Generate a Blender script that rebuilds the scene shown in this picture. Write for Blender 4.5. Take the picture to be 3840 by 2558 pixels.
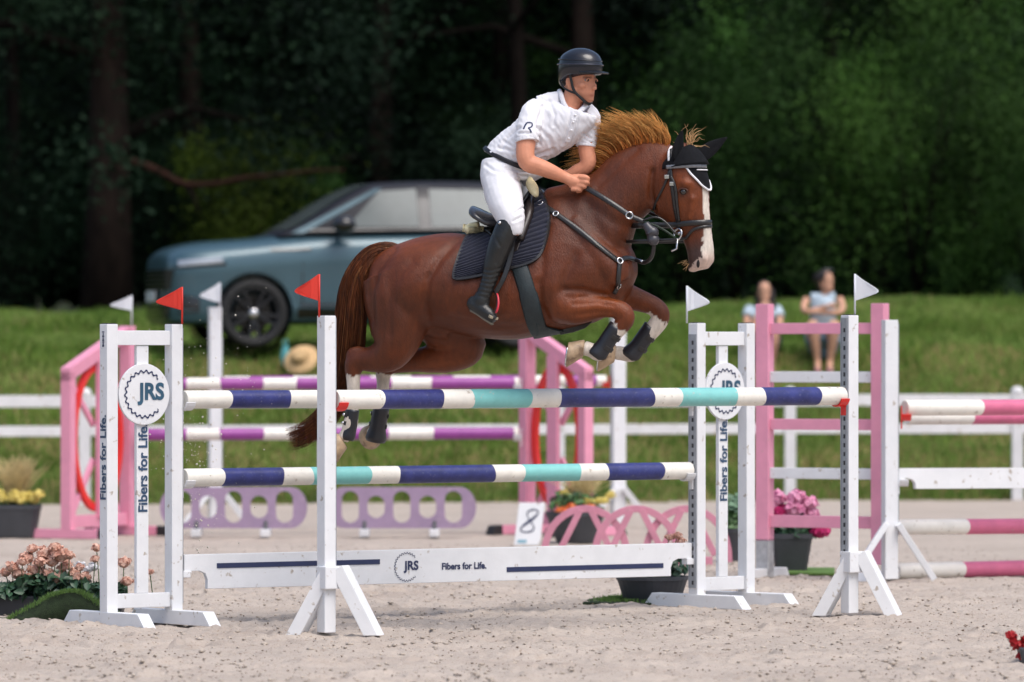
import bpy, bmesh, math, random
import numpy as np
from mathutils import Vector, Matrix
from mathutils.bvhtree import BVHTree
from mathutils.noise import noise as pnoise

for _o in list(bpy.data.objects):
    bpy.data.objects.remove(_o, do_unlink=True)
SC = bpy.context.scene
COL = SC.collection
R = math.radians
random.seed(7)
RNG = np.random.default_rng(11)

# ---------------------------------------------------------------- camera
CAMZ = 1.52            # eye height of the photographer (m)
F = 21337.0            # focal length in pixels of the 3840 px photograph (200 mm lens)
HOR = 1305.0           # horizon row in the photograph
cam = bpy.data.cameras.new('camera')
cam.lens = 36.0 * F / 3840.0
cam.sensor_width = 36.0
cam.shift_y = (HOR - 1279.0) / 3840.0
cam.clip_start = 0.5
cam.clip_end = 3000
cam.dof.use_dof = True
cam.dof.focus_distance = 30.6
cam.dof.aperture_fstop = 2.8
camo = bpy.data.objects.new('camera', cam)
camo.location = (0, 0, CAMZ)
camo.rotation_euler = (R(90), 0, 0)
COL.objects.link(camo)
SC.camera = camo

# ---------------------------------------------------------------- light
SUN_EL, SUN_AZ = 62.0, 140.0          # azimuth measured clockwise from +Y (north)
world = bpy.data.worlds.new('World')
SC.world = world
world.use_nodes = True
wn = world.node_tree
wn.nodes.clear()
sky = wn.nodes.new('ShaderNodeTexSky')
sky.sky_type = 'NISHITA'
sky.sun_disc = False
sky.sun_elevation = R(SUN_EL)
sky.sun_rotation = R(SUN_AZ)
sky.air_density = 1.0
sky.dust_density = 4.0
sky.ozone_density = 1.0
wb = wn.nodes.new('ShaderNodeBackground')
wb.inputs['Strength'].default_value = 0.14
wo = wn.nodes.new('ShaderNodeOutputWorld')
wn.links.new(sky.outputs[0], wb.inputs[0])
wn.links.new(wb.outputs[0], wo.inputs[0])
sun = bpy.data.lights.new('sun', 'SUN')
sun.energy = 1.5
sun.angle = R(40)
sun.color = (1.0, 0.99, 0.975)
suno = bpy.data.objects.new('sun', sun)
sd = Vector((math.sin(R(SUN_AZ)) * math.cos(R(SUN_EL)), math.cos(R(SUN_AZ)) * math.cos(R(SUN_EL)), math.sin(R(SUN_EL))))
suno.rotation_euler = sd.to_track_quat('Z', 'Y').to_euler()
suno.location = sd * 60
COL.objects.link(suno)
SC.view_settings.view_transform = 'Standard'
SC.view_settings.look = 'None'
SC.view_settings.gamma = 1
SC.view_settings.use_curve_mapping = False
SC.view_settings.exposure = 0.42
SC.render.film_transparent = False
SC.cycles.max_bounces = 6
SC.cycles.diffuse_bounces = 3
SC.cycles.glossy_bounces = 3
SC.cycles.transmission_bounces = 4
SC.cycles.transparent_max_bounces = 6
SC.cycles.use_denoising = True

# ---------------------------------------------------------------- measuring
def P(x, y, d):
    """point that stands at depth d (m) where the photograph shows pixel (x, y)"""
    return Vector(((x - 1920.0) * d / F, d, CAMZ + (HOR - y) * d / F))
def GD(y):
    """depth of level ground seen at row y"""
    return F * CAMZ / (y - HOR)
V = Vector

# ---------------------------------------------------------------- mesh helpers
class MB:
    def __init__(s):
        s.v, s.f = [], []
    def add(s, vs, fs):
        b = len(s.v)
        s.v += [Vector(q) for q in vs]
        s.f += [[i + b for i in q] for q in fs]
        return s
    def box(s, c, hx, hy, hz, ax=None):
        ax = ax or (V((1, 0, 0)), V((0, 1, 0)), V((0, 0, 1)))
        c = V(c)
        vs = [c + ax[0] * (hx * i) + ax[1] * (hy * j) + ax[2] * (hz * k) for k in (-1, 1) for j in (-1, 1) for i in (-1, 1)]
        return s.add(vs, [(0, 2, 3, 1), (4, 5, 7, 6), (0, 1, 5, 4), (2, 6, 7, 3), (0, 4, 6, 2), (1, 3, 7, 5)])
    def beam(s, a, b, w, h, up=V((0, 0, 1))):
        """square bar from a to b; w sideways, h along up"""
        a, b = V(a), V(b)
        t = (b - a).normalized()
        sd_ = t.cross(up).normalized()
        u2 = sd_.cross(t).normalized()
        return s.box((a + b) / 2, (b - a).length / 2, w / 2, h / 2, (t, sd_, u2))
    def prism(s, pts, ext):
        """polygon (3D points) pushed along ext"""
        n = len(pts)
        pts = [V(p) for p in pts]
        e = V(ext)
        vs = pts + [p + e for p in pts]
        fs = [list(range(n))[::-1], list(range(n, 2 * n))] + [(i, (i + 1) % n, n + (i + 1) % n, n + i) for i in range(n)]
        return s.add(vs, fs)
    def rings(s, rs, closed=False, caps=True):
        n = len(rs[0])
        vs = [p for r in rs for p in r]
        fs = []
        m = len(rs)
        for i in range(m if closed else m - 1):
            a, b = i * n, ((i + 1) % m) * n
            for j in range(n):
                k = (j + 1) % n
                fs.append((a + j, a + k, b + k, b + j))
        if caps and not closed:
            fs.append(list(range(n))[::-1])
            fs.append([(m - 1) * n + j for j in range(n)])
        return s.add(vs, fs)
    def tube(s, pts, rad, n=10, closed=False, flat=None, caps=True):
        """round tube along points; flat=(vector, factor) squashes it along vector"""
        pts = [V(p) for p in pts]
        m = len(pts)
        if not hasattr(rad, '__len__'):
            rad = [rad] * m
        rs = []
        ref = None
        for i in range(m):
            if closed:
                t = pts[(i + 1) % m] - pts[i - 1]
            else:
                t = pts[min(i + 1, m - 1)] - pts[max(i - 1, 0)]
            t = t.normalized()
            if ref is None:
                ref = V((0, 0, 1)) if abs(t.z) < .9 else V((1, 0, 0))
            x = (ref - t * ref.dot(t)).normalized()
            y = t.cross(x)
            ref = x
            ring = []
            for j in range(n):
                a = 2 * math.pi * j / n
                o = (x * math.cos(a) + y * math.sin(a)) * rad[i]
                if flat:
                    o = o - flat[0] * (o.dot(flat[0]) * (1 - flat[1]))
                ring.append(pts[i] + o)
            rs.append(ring)
        return s.rings(rs, closed, caps)
    def ball(s, c, rx, ry=None, rz=None, n=14, m=9, ax=None):
        ry = ry or rx
        rz = rz or rx
        ax = ax or (V((1, 0, 0)), V((0, 1, 0)), V((0, 0, 1)))
        c = V(c)
        rs = []
        for i in range(m + 1):
            ph = math.pi * (i / m - .5)
            ph = max(-1.52, min(1.52, ph))
            rs.append([c + ax[0] * (rx * math.cos(ph) * math.cos(2 * math.pi * j / n)) + ax[1] * (ry * math.cos(ph) * math.sin(2 * math.pi * j / n)) + ax[2] * (rz * math.sin(ph)) for j in range(n)])
        return s.rings(rs)
    def mesh(s, name, off=V((0, 0, 0)), bevel=0, smooth=False, fix=True, bseg=2):
        me = bpy.data.meshes.new(name)
        me.from_pydata([tuple(p - off) for p in s.v], [], s.f)
        if fix or bevel:
            bm = bmesh.new()
            bm.from_mesh(me)
            if fix:
                bmesh.ops.recalc_face_normals(bm, faces=bm.faces)
            if bevel:
                es = [e for e in bm.edges if len(e.link_faces) == 2 and e.calc_face_angle(0) > .5]
                bmesh.ops.bevel(bm, geom=es, offset=bevel, segments=bseg, affect='EDGES', profile=.6, clamp_overlap=True)
            bm.to_mesh(me)
            bm.free()
        if smooth:
            me.polygons.foreach_set('use_smooth', [True] * len(me.polygons))
        return me

def tag(o, label=None, cat=None, group=None, kind=None):
    if label: o['label'] = label
    if cat: o['category'] = cat
    if group: o['group'] = group
    if kind: o['kind'] = kind
    return o
def thing(name, base, label, cat, group=None):
    o = bpy.data.objects.new(name, None)
    o.location = base
    o.empty_display_size = .2
    COL.objects.link(o)
    return tag(o, label, cat, group)
def wpos(o):
    p = V((0, 0, 0))
    while o:
        p += o.location
        o = o.parent
    return p
def part(name, src, m, parent=None, bevel=0, smooth=False, base=None, fix=True):
    """links a mesh (world coordinates in an MB, or a ready mesh) as one object"""
    off = wpos(parent) if parent else V((0, 0, 0))
    if isinstance(src, MB):
        me = src.mesh(name, off + (V(base) if base and not parent else V((0, 0, 0))), bevel, smooth, fix)
    else:
        me = src
        me.transform(Matrix.Translation(-off - (V(base) if base and not parent else V((0, 0, 0)))))
    o = bpy.data.objects.new(name, me)
    if m is not None:
        me.materials.clear()
        for q in (m if isinstance(m, (list, tuple)) else [m]):
            me.materials.append(q)
    if base and not parent:
        o.location = base
    COL.objects.link(o)
    if parent:
        o.parent = parent
    return o
def raw_mesh(name, verts, quads=None, tris=None, smooth=False):
    """fast mesh from numpy arrays"""
    me = bpy.data.meshes.new(name)
    verts = np.asarray(verts, np.float32).reshape(-1, 3)
    me.vertices.add(len(verts))
    me.vertices.foreach_set('co', verts.ravel())
    parts = []
    sizes = []
    if quads is not None and len(quads):
        parts.append(np.asarray(quads, np.int32).ravel()); sizes.append(np.full(len(quads), 4, np.int32))
    if tris is not None and len(tris):
        parts.append(np.asarray(tris, np.int32).ravel()); sizes.append(np.full(len(tris), 3, np.int32))
    li = np.concatenate(parts); sz = np.concatenate(sizes)
    me.loops.add(len(li)); me.loops.foreach_set('vertex_index', li)
    me.polygons.add(len(sz))
    me.polygons.foreach_set('loop_start', np.concatenate([[0], np.cumsum(sz)[:-1]]).astype(np.int32))
    me.polygons.foreach_set('loop_total', sz)
    if smooth:
        me.polygons.foreach_set('use_smooth', np.ones(len(sz), bool))
    me.update(calc_edges=True)
    return me
def remesh(mb, voxel, smooth=3, name='body', sfac=.5):
    """fuses overlapping closed shapes into one continuous skin"""
    me = mb.mesh(name)
    o = bpy.data.objects.new(name, me)
    COL.objects.link(o)
    a = o.modifiers.new('r', 'REMESH'); a.mode = 'VOXEL'; a.voxel_size = voxel; a.adaptivity = 0
    if smooth:
        b = o.modifiers.new('s', 'SMOOTH'); b.factor = sfac; b.iterations = smooth
    dg = bpy.context.evaluated_depsgraph_get()
    out = bpy.data.meshes.new_from_object(o.evaluated_get(dg))
    bpy.data.objects.remove(o, do_unlink=True)
    bpy.data.meshes.remove(me)
    out.polygons.foreach_set('use_smooth', [True] * len(out.polygons))
    out.name = name
    return out
def fbm(x, y, scale, seed=0, octs=3):
    """smooth value noise on arrays"""
    out = np.zeros_like(x); amp = 1.; tot = 0
    for k in range(octs):
        g = np.random.default_rng(seed + 17 * k).random((257, 257))
        fx = x / scale * (2 ** k) + 31.7 * k; fy = y / scale * (2 ** k) + 11.3 * k
        ix = np.floor(fx).astype(int); iy = np.floor(fy).astype(int)
        tx = fx - ix; ty = fy - iy
        tx = tx * tx * (3 - 2 * tx); ty = ty * ty * (3 - 2 * ty)
        ix %= 256; iy %= 256
        v = (g[ix, iy] * (1 - tx) + g[ix + 1, iy] * tx) * (1 - ty) + (g[ix, iy + 1] * (1 - tx) + g[ix + 1, iy + 1] * tx) * ty
        out += amp * (v - .5); tot += amp; amp *= .5
    return out / tot * 2
def strands(name, roots, mids, tips, r0, r1, seg=6, m=None, wob=0.0, rng=RNG, ramp=None):
    """hair: thin three-sided tapering locks along quadratic curves (numpy arrays N x 3)"""
    roots, mids, tips = (np.asarray(a, float) for a in (roots, mids, tips))
    N = len(roots)
    t = np.linspace(0, 1, seg + 1)[None, :, None]
    c = (1 - t) ** 2 * roots[:, None] + 2 * t * (1 - t) * mids[:, None] + t ** 2 * tips[:, None]
    if wob:
        ph = rng.random((N, 1, 3)) * 6.28; fr = 4 + 5 * rng.random((N, 1, 3))
        c = c + wob * t * np.sin(ph + fr * t)
    d = tips - roots
    d /= np.linalg.norm(d, axis=1, keepdims=True) + 1e-9
    a = np.cross(d, rng.normal(size=(N, 3))); a /= np.linalg.norm(a, axis=1, keepdims=True) + 1e-9
    b = np.cross(d, a)
    rr = np.asarray(r0).reshape(-1, 1) * (1 - t[..., 0]) + np.asarray(r1).reshape(-1, 1) * t[..., 0]
    vs = []
    for k in range(3):
        ang = 2 * math.pi * k / 3
        vs.append(c + rr[..., None] * (a[:, None] * math.cos(ang) + b[:, None] * math.sin(ang)))
    vs = np.stack(vs, 2)                       # N, seg+1, 3, 3
    idx = np.arange(N * (seg + 1) * 3).reshape(N, seg + 1, 3)
    q = []
    for k in range(3):
        k2 = (k + 1) % 3
        q.append(np.stack([idx[:, :-1, k], idx[:, :-1, k2], idx[:, 1:, k2], idx[:, 1:, k]], -1).reshape(-1, 4))
    me = raw_mesh(name, vs.reshape(-1, 3), quads=np.concatenate(q), smooth=True)
    if ramp:
        # hair colour runs from the darker root tone to the lighter tip tone
        tt = np.clip(t[0, :, 0][None, :, None] + .18 * rng.normal(size=(N, 1, 1)), 0, 1) + np.zeros((N, seg + 1, 3))
        a_, b_ = np.array(ramp[0]), np.array(ramp[1])
        cl = a_ * (1 - tt[..., None]) + b_ * tt[..., None]
        cl = np.concatenate([cl, np.ones(cl.shape[:-1] + (1,))], -1)
        at = me.color_attributes.new('tone', 'FLOAT_COLOR', 'POINT')
        at.data.foreach_set('color', cl.astype(np.float32).ravel())
    return me

def text_mesh(txt, size, bold=0.0, shear=0.0, spacing=1.0):
    """returns 2D outline mesh of letters as (verts, faces, width)"""
    cu = bpy.data.curves.new('t', 'FONT')
    cu.body = txt; cu.size = size; cu.offset = bold; cu.shear = shear; cu.space_character = spacing
    cu.resolution_u = 4
    o = bpy.data.objects.new('t', cu); COL.objects.link(o)
    dg = bpy.context.evaluated_depsgraph_get()
    me = bpy.data.meshes.new_from_object(o.evaluated_get(dg))
    vs = [v.co.copy() for v in me.vertices]; fs = [list(p.vertices) for p in me.polygons]
    bpy.data.objects.remove(o, do_unlink=True); bpy.data.curves.remove(cu); bpy.data.meshes.remove(me)
    return vs, fs
def put_text(mb, txt, size, org, xd, yd, nd, bold=0.0, shear=0.0, center=True, spacing=1.0, lift=.0025, sx=1.0):
    vs, fs = text_mesh(txt, size, bold, shear, spacing)
    x0 = min(v.x for v in vs); x1 = max(v.x for v in vs); y0 = min(v.y for v in vs); y1 = max(v.y for v in vs)
    ox = (x0 + x1) / 2 if center else x0
    oy = (y0 + y1) / 2 if center else 0
    mb.add([V(org) + xd * ((v.x - ox) * sx) + yd * (v.y - oy) + nd * lift for v in vs], fs)
    return (x1 - x0) * sx

# ---------------------------------------------------------------- materials
def mat(name, col, rough=.6, var=.12, scale=8.0, bump=0.0, bscale=None, metal=0.0, coat=0.0, spec=.5, col2=None,
        dirt=None, dirt_amt=.62, dirt_scale=30.0, sheen=0.0, trans=0.0, attr=None, detail=4.0, stretch=None):
    m = bpy.data.materials.new(name)
    m.use_nodes = True
    nt = m.node_tree
    b = nt.nodes['Principled BSDF']
    b.inputs['Roughness'].default_value = rough
    b.inputs['Metallic'].default_value = metal
    b.inputs['Specular IOR Level'].default_value = spec
    b.inputs['Coat Weight'].default_value = coat
    b.inputs['Coat Roughness'].default_value = .08
    b.inputs['Sheen Weight'].default_value = sheen
    tc = nt.nodes.new('ShaderNodeTexCoord')
    src = tc.outputs['Object']
    if stretch:
        mp = nt.nodes.new('ShaderNodeMapping'); mp.inputs['Scale'].default_value = stretch
        nt.links.new(src, mp.inputs[0]); src = mp.outputs[0]
    nz = nt.nodes.new('ShaderNodeTexNoise')
    nz.inputs['Scale'].default_value = scale; nz.inputs['Detail'].default_value = detail; nz.inputs['Roughness'].default_value = .62
    nt.links.new(src, nz.inputs['Vector'])
    mx = nt.nodes.new('ShaderNodeMix'); mx.data_type = 'RGBA'
    c2 = col2 or tuple(max(0, c * (1 + var)) for c in col[:3])
    c1 = tuple(max(0, c * (1 - var)) for c in col[:3])
    mx.inputs['A'].default_value = (*c1, 1); mx.inputs['B'].default_value = (*c2, 1)
    rp = nt.nodes.new('ShaderNodeMapRange'); rp.inputs['From Min'].default_value = .3; rp.inputs['From Max'].default_value = .7
    nt.links.new(nz.outputs['Fac'], rp.inputs['Value']); nt.links.new(rp.outputs[0], mx.inputs['Factor'])
    out = mx.outputs['Result']
    if attr:
        at = nt.nodes.new('ShaderNodeAttribute'); at.attribute_name = attr
        mu = nt.nodes.new('ShaderNodeMix'); mu.data_type = 'RGBA'; mu.blend_type = 'MULTIPLY'; mu.inputs['Factor'].default_value = 1
        nt.links.new(out, mu.inputs['A']); nt.links.new(at.outputs['Color'], mu.inputs['B']); out = mu.outputs['Result']
    if dirt:
        n2 = nt.nodes.new('ShaderNodeTexNoise'); n2.inputs['Scale'].default_value = dirt_scale; n2.inputs['Detail'].default_value = 5
        nt.links.new(src, n2.inputs['Vector'])
        r2 = nt.nodes.new('ShaderNodeMapRange'); r2.inputs['From Min'].default_value = dirt_amt; r2.inputs['From Max'].default_value = dirt_amt + .08
        nt.links.new(n2.outputs['Fac'], r2.inputs['Value'])
        m3 = nt.nodes.new('ShaderNodeMix'); m3.data_type = 'RGBA'; m3.inputs['B'].default_value = (*dirt, 1)
        nt.links.new(r2.outputs[0], m3.inputs['Factor']); nt.links.new(out, m3.inputs['A']); out = m3.outputs['Result']
    nt.links.new(out, b.inputs['Base Color'])
    if trans:
        b.inputs['Subsurface Weight'].default_value = 0
        tl = nt.nodes.new('ShaderNodeBsdfTranslucent'); nt.links.new(out, tl.inputs['Color'])
        ms = nt.nodes.new('ShaderNodeMixShader'); ms.inputs[0].default_value = trans
        nt.links.new(b.outputs[0], ms.inputs[1]); nt.links.new(tl.outputs[0], ms.inputs[2])
        nt.links.new(ms.outputs[0], nt.nodes['Material Output'].inputs['Surface'])
    if bump:
        nb = nt.nodes.new('ShaderNodeTexNoise'); nb.inputs['Scale'].default_value = bscale or scale * 6; nb.inputs['Detail'].default_value = 5
        nt.links.new(src, nb.inputs['Vector'])
        bp = nt.nodes.new('ShaderNodeBump'); bp.inputs['Strength'].default_value = bump; bp.inputs['Distance'].default_value = .02
        nt.links.new(nb.outputs['Fac'], bp.inputs['Height']); nt.links.new(bp.outputs[0], b.inputs['Normal'])
    return m

WHITE = mat('white_paint', (.74, .75, .77), .45, .05, 6, bump=.04, bscale=60, dirt=(.42, .37, .32), dirt_amt=.64, dirt_scale=22)
WHITEW = mat('weathered_white_paint', (.66, .66, .67), .5, .08, 5, bump=.06, dirt=(.4, .34, .28), dirt_amt=.62, dirt_scale=12)
POLEW = mat('white_pole_paint', (.8, .77, .7), .4, .07, 12, bump=.08, bscale=40, dirt=(.48, .42, .35), dirt_amt=.63, dirt_scale=25)
NAVY = mat('navy_pole_paint', (.028, .035, .16), .38, .25, 14, bump=.1, bscale=45, dirt=(.065, .072, .19), dirt_amt=.6, dirt_scale=60)
TURQ = mat('turquoise_pole_paint', (.21, .55, .53), .4, .07, 12, bump=.08, bscale=40, dirt=(.42, .5, .46), dirt_amt=.64)
PURP = mat('purple_pole_paint', (.3, .062, .29), .4, .1, 12, bump=.05)
PINK = mat('pink_paint', (.74, .3, .42), .45, .07, 6, bump=.04, dirt=(.5, .33, .3), dirt_amt=.68)
PINKP = mat('pink_pole_paint', (.6, .14, .25), .4, .08, 10, bump=.05, dirt=(.45, .3, .28), dirt_amt=.7)
LILAC = mat('lilac_plastic', (.33, .235, .345), .45, .1, 9, dirt=(.5, .42, .42), dirt_amt=.66)
REDP = mat('red_plastic', (.75, .025, .02), .35, .06, 6)
REDF = mat('red_flag_plastic', (.78, .05, .03), .5, .06, 6, trans=.25)
WHITEF = mat('white_flag_plastic', (.82, .84, .88), .5, .04, 6, trans=.25)
PRINT = mat('navy_print', (.02, .03, .09), .5, .1, 10)
PRINTB = mat('slate_blue_print', (.03, .07, .14), .5, .15, 10)
PRINTT = mat('teal_grey_print', (.03, .09, .15), .5, .15, 10)
BLACKP = mat('black_rubber', (.015, .015, .017), .6, .2, 12, bump=.05)
TRACK = mat('aluminium_cup_track', (.4, .42, .46), .35, .1, 20, metal=.7)
HOLE = mat('track_hole', (.03, .03, .035), .6, .1, 20)
STEEL = mat('polished_steel', (.62, .62, .63), .18, .05, 20, metal=1)
# ================================================================ ground
def fence_y(x):
    """distance of the white fence (and the sand's far edge) at x"""
    return 56.3 + x * 0.21
# profile of the grass bank beyond the fence: distance past the fence -> height
BS = np.array([-60, -.1, .3, 2.4, 3.9, 5.0, 6.2, 9.0, 12.5, 15, 22, 40, 400])
BZ = np.array([-.02, -.02, .04, .58, 1.02, 1.46, 1.5, 1.54, 1.93, 1.96, 1.98, 2.05, 8])
def bank_z(x, y, rough=True):
    x = np.asarray(x, float); y = np.asarray(y, float)
    s = y - fence_y(x)
    z = np.interp(s, BS, BZ)
    k = np.clip((x + 5) / 9, 0, 1)
    z = z + np.where(s > 7, (k - .6) * .17 * np.clip((s - 7) / 5, 0, 1), 0)
    if rough:
        z = z + np.clip(s, 0, 1.5) * (.07 * fbm(x, y, 1.6, 3) + .05 * fbm(x, y, .5, 5))
    return z
def ground_z(x, y):
    return float(bank_z(np.array([x]), np.array([y]))[0])

def axis(fine0, fine1, step, far0, far1, grow=1.18):
    a = list(np.arange(fine0, fine1, step))
    st = step; q = fine1
    while q < far1:
        a.append(q); st *= grow; q += st
    a.append(far1)
    st = step; q = fine0 - step; pre = []
    while q > far0:
        pre.append(q); st *= grow; q -= st
    pre.append(far0)
    return np.array(pre[::-1] + a)
xs = axis(-3.5, 3.5, .0165, -70, 70)
ys = axis(25.2, 35.5, .024, -12, 60, 1.035)
ys = ys[ys < 59]
X, Y = np.meshgrid(xs, ys)
amp = np.clip((44 - Y) / 8, .35, 1) * np.clip((9 - np.abs(X)) / 5, .3, 1)
rid = fbm(X, Y * .55, .10, 21, 3)
Z = amp * (.020 * fbm(X, Y, 1.3, 1) + .012 * fbm(X, Y, .35, 2) + .013 * np.maximum(rid, -.1) + .011 * np.abs(fbm(X, Y, .055, 9, 2)) + .008 * fbm(X, Y, .028, 13, 1))
# hoof marks and harrow tracks
hrng = np.random.default_rng(5)
for k in range(210):
    hx, hy = hrng.uniform(-3.3, 3.3), hrng.uniform(25.5, 36)
    r2 = ((X - hx) / .07) ** 2 + ((Y - hy) / .085) ** 2
    w = np.where(r2 < 12)
    if len(w[0]):
        q = r2[w]
        Z[w] += -.028 * np.exp(-q) + .017 * np.exp(-(np.sqrt(q) - 1.7) ** 2 * 3)
har = np.sin((X * .55 + Y * 1.0 + .5 * fbm(X, Y, 2.2, 61)) / .105 * 6.283) * np.clip(fbm(X, Y, 1.8, 66) * 2 + .35, 0, 1)
Z += amp * .0055 * har
Z -= Z.mean()
Z = np.where(Y > fence_y(X) + .3, -.05, Z)
nx, ny = len(xs), len(ys)
I = np.arange(nx * ny).reshape(ny, nx)
me = raw_mesh('arena_sand', np.stack([X, Y, Z], -1), quads=np.stack([I[:-1, :-1], I[:-1, 1:], I[1:, 1:], I[1:, :-1]], -1).reshape(-1, 4), smooth=True)

def sand_mat():
    m = mat('arena_sand', (.455, .392, .338), .95, .1, 1.2, bump=.5, bscale=130, spec=.15)
    nt = m.node_tree; b = nt.nodes['Principled BSDF']
    old = b.inputs['Base Color'].links[0].from_socket
    tc = [n for n in nt.nodes if n.type == 'TEX_COORD'][0]
    def spots(scale, lo, hi, col, prev, dist=0):
        v = nt.nodes.new('ShaderNodeTexNoise'); v.inputs['Scale'].default_value = scale; v.inputs['Detail'].default_value = 3; v.inputs['Roughness'].default_value = .7
        nt.links.new(tc.outputs['Object'], v.inputs['Vector'])
        r = nt.nodes.new('ShaderNodeMapRange'); r.inputs['From Min'].default_value = lo; r.inputs['From Max'].default_value = hi
        nt.links.new(v.outputs['Fac'], r.inputs['Value'])
        x = nt.nodes.new('ShaderNodeMix'); x.data_type = 'RGBA'; x.inputs['B'].default_value = (*col, 1)
        nt.links.new(r.outputs[0], x.inputs['Factor']); nt.links.new(prev, x.inputs['A'])
        return x.outputs['Result']
    o = spots(.9, .5, .72, (.40, .335, .285), old)
    o = spots(9, .55, .72, (.40, .335, .28), o)
    o = spots(60, .60, .70, (.27, .2, .15), o)
    o = spots(150, .62, .7, (.62, .55, .5), o)
    nt.links.new(o, b.inputs['Base Color'])
    return m
SAND = sand_mat()
tag(part('arena_sand', me, SAND), kind='structure')

# loose clods and fibre scraps lying on the sand
def scatter_clods(name, n, x0, x1, y0, y1, smin, smax, m, seed, flat=.7):
    r = np.random.default_rng(seed)
    cx = r.uniform(x0, x1, n); cy = y0 + (y1 - y0) * r.random(n) ** 1.3
    keep = fbm(cx, cy, .7, seed + 3) + r.normal(0, .35, n) > -.1
    cx, cy = cx[keep], cy[keep]; n = len(cx)
    ix = np.clip(np.searchsorted(xs, cx), 0, nx - 1); iy = np.clip(np.searchsorted(ys, cy), 0, ny - 1)
    cz = Z[iy, ix]
    s = smin + (smax - smin) * r.random(n) ** 2.5
    base = np.array([(1, 0, 0), (0, 1, 0), (-1, 0, 0), (0, -1, 0), (0, 0, 1), (0, 0, -1)], float)
    vs = base[None] * s[:, None, None] * (.55 + .9 * r.random((n, 6, 1)))
    vs[..., 2] *= flat
    a = r.random(n) * 6.28
    ca, sa = np.cos(a)[:, None], np.sin(a)[:, None]
    vx = vs[..., 0] * ca * 1.5 - vs[..., 1] * sa; vy = vs[..., 0] * sa * 1.5 + vs[..., 1] * ca
    vs = np.stack([vx + cx[:, None], vy + cy[:, None], vs[..., 2] + (cz + s * .25)[:, None]], -1)
    T = np.array([(0, 1, 4), (1, 2, 4), (2, 3, 4), (3, 0, 4), (1, 0, 5), (2, 1, 5), (3, 2, 5), (0, 3, 5)])
    tr = (T[None] + 6 * np.arange(n)[:, None, None]).reshape(-1, 3)
    return part(name, raw_mesh(name, vs.reshape(-1, 3), tris=tr), m)
CLOD = mat('sand_clod', (.46, .395, .335), .95, .25, 3, spec=.1)
CLODD = mat('shadow_speck_and_fibre', (.17, .125, .09), .95, .3, 3, spec=.1)  # dark tone stands for fibre and paints the small shadows among the crumbs
tag(scatter_clods('sand_clods', 15000, -3.6, 3.6, 25.4, 40, .003, .014, CLOD, 31), 'pale crumbs of sand strewn over the riding arena', 'sand', kind='stuff')
tag(scatter_clods('fibre_and_shadow_specks', 27000, -3.6, 3.6, 25.4, 44, .0015, .0075, CLODD, 37, .5), 'fibre scraps and crumbs darkened to stand for small shadows on the riding arena', 'sand', kind='stuff')

# sand thrown up by the horse
r = np.random.default_rng(77)
n = 420
sx = np.concatenate([r.normal(735, 60, 260), r.normal(770, 130, 160)]); sy = np.concatenate([r.uniform(1560, 2080, 260), r.uniform(1080, 1800, 160)])
dd = 31.6 + r.normal(0, .25, n)
pos = np.stack([(sx - 1920) * dd / F, dd, CAMZ + (HOR - sy) * dd / F], -1)
s = .0016 + .0045 * r.random(n) ** 3
base = np.array([(1, 0, 0), (0, 1, 0), (-1, 0, 0), (0, -1, 0), (0, 0, 1), (0, 0, -1)], float)
vs = pos[:, None] + base[None] * s[:, None, None] * (.6 + .8 * r.random((n, 6, 1)))
T = np.array([(0, 1, 4), (1, 2, 4), (2, 3, 4), (3, 0, 4), (1, 0, 5), (2, 1, 5), (3, 2, 5), (0, 3, 5)])
o = part('flying_sand', raw_mesh('flying_sand', vs.reshape(-1, 3), tris=(T[None] + 6 * np.arange(n)[:, None, None]).reshape(-1, 3)), mat('flying_sand', (.7, .66, .56), .9))
tag(o, 'grains of sand flying up beside the left jump wing', 'sand', kind='stuff')

# the grass bank and the land beyond it, one sheet to the horizon
bx = axis(-9, 9, .12, -900, 900, 1.25)
by = np.concatenate([np.arange(52, 74, .1), np.geomspace(74.1, 2500, 70)])
X2, Y2 = np.meshgrid(bx, by)
Yw = Y2
Z2 = bank_z(X2, Yw)
Z2 = np.where(Yw < fence_y(X2) - .12, -.35, Z2)
I = np.arange(X2.size).reshape(X2.shape)
TURF = mat('turf_soil', (.09, .12, .025), .95, .35, 1.1, bump=.6, bscale=25, spec=.1, col2=(.17, .14, .055))
cut_ = int(np.searchsorted(by, 70.5))
me = raw_mesh('grass_bank', np.stack([X2, Yw, Z2], -1)[:cut_ + 1], quads=np.stack([I[:-1, :-1], I[:-1, 1:], I[1:, 1:], I[1:, :-1]], -1)[:cut_].reshape(-1, 4), smooth=True)
tag(part('grass_bank', me, TURF), kind='structure')
J = np.arange(X2[cut_:].size).reshape(X2[cut_:].shape)
me = raw_mesh('woodland_floor', np.stack([X2, Yw, Z2], -1)[cut_:], quads=np.stack([J[:-1, :-1], J[:-1, 1:], J[1:, 1:], J[1:, :-1]], -1).reshape(-1, 4), smooth=True)
tag(part('woodland_floor', me, mat('leaf_litter', (.022, .026, .012), .95, .4, 1.5, bump=.5, spec=.05)), kind='structure')

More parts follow.
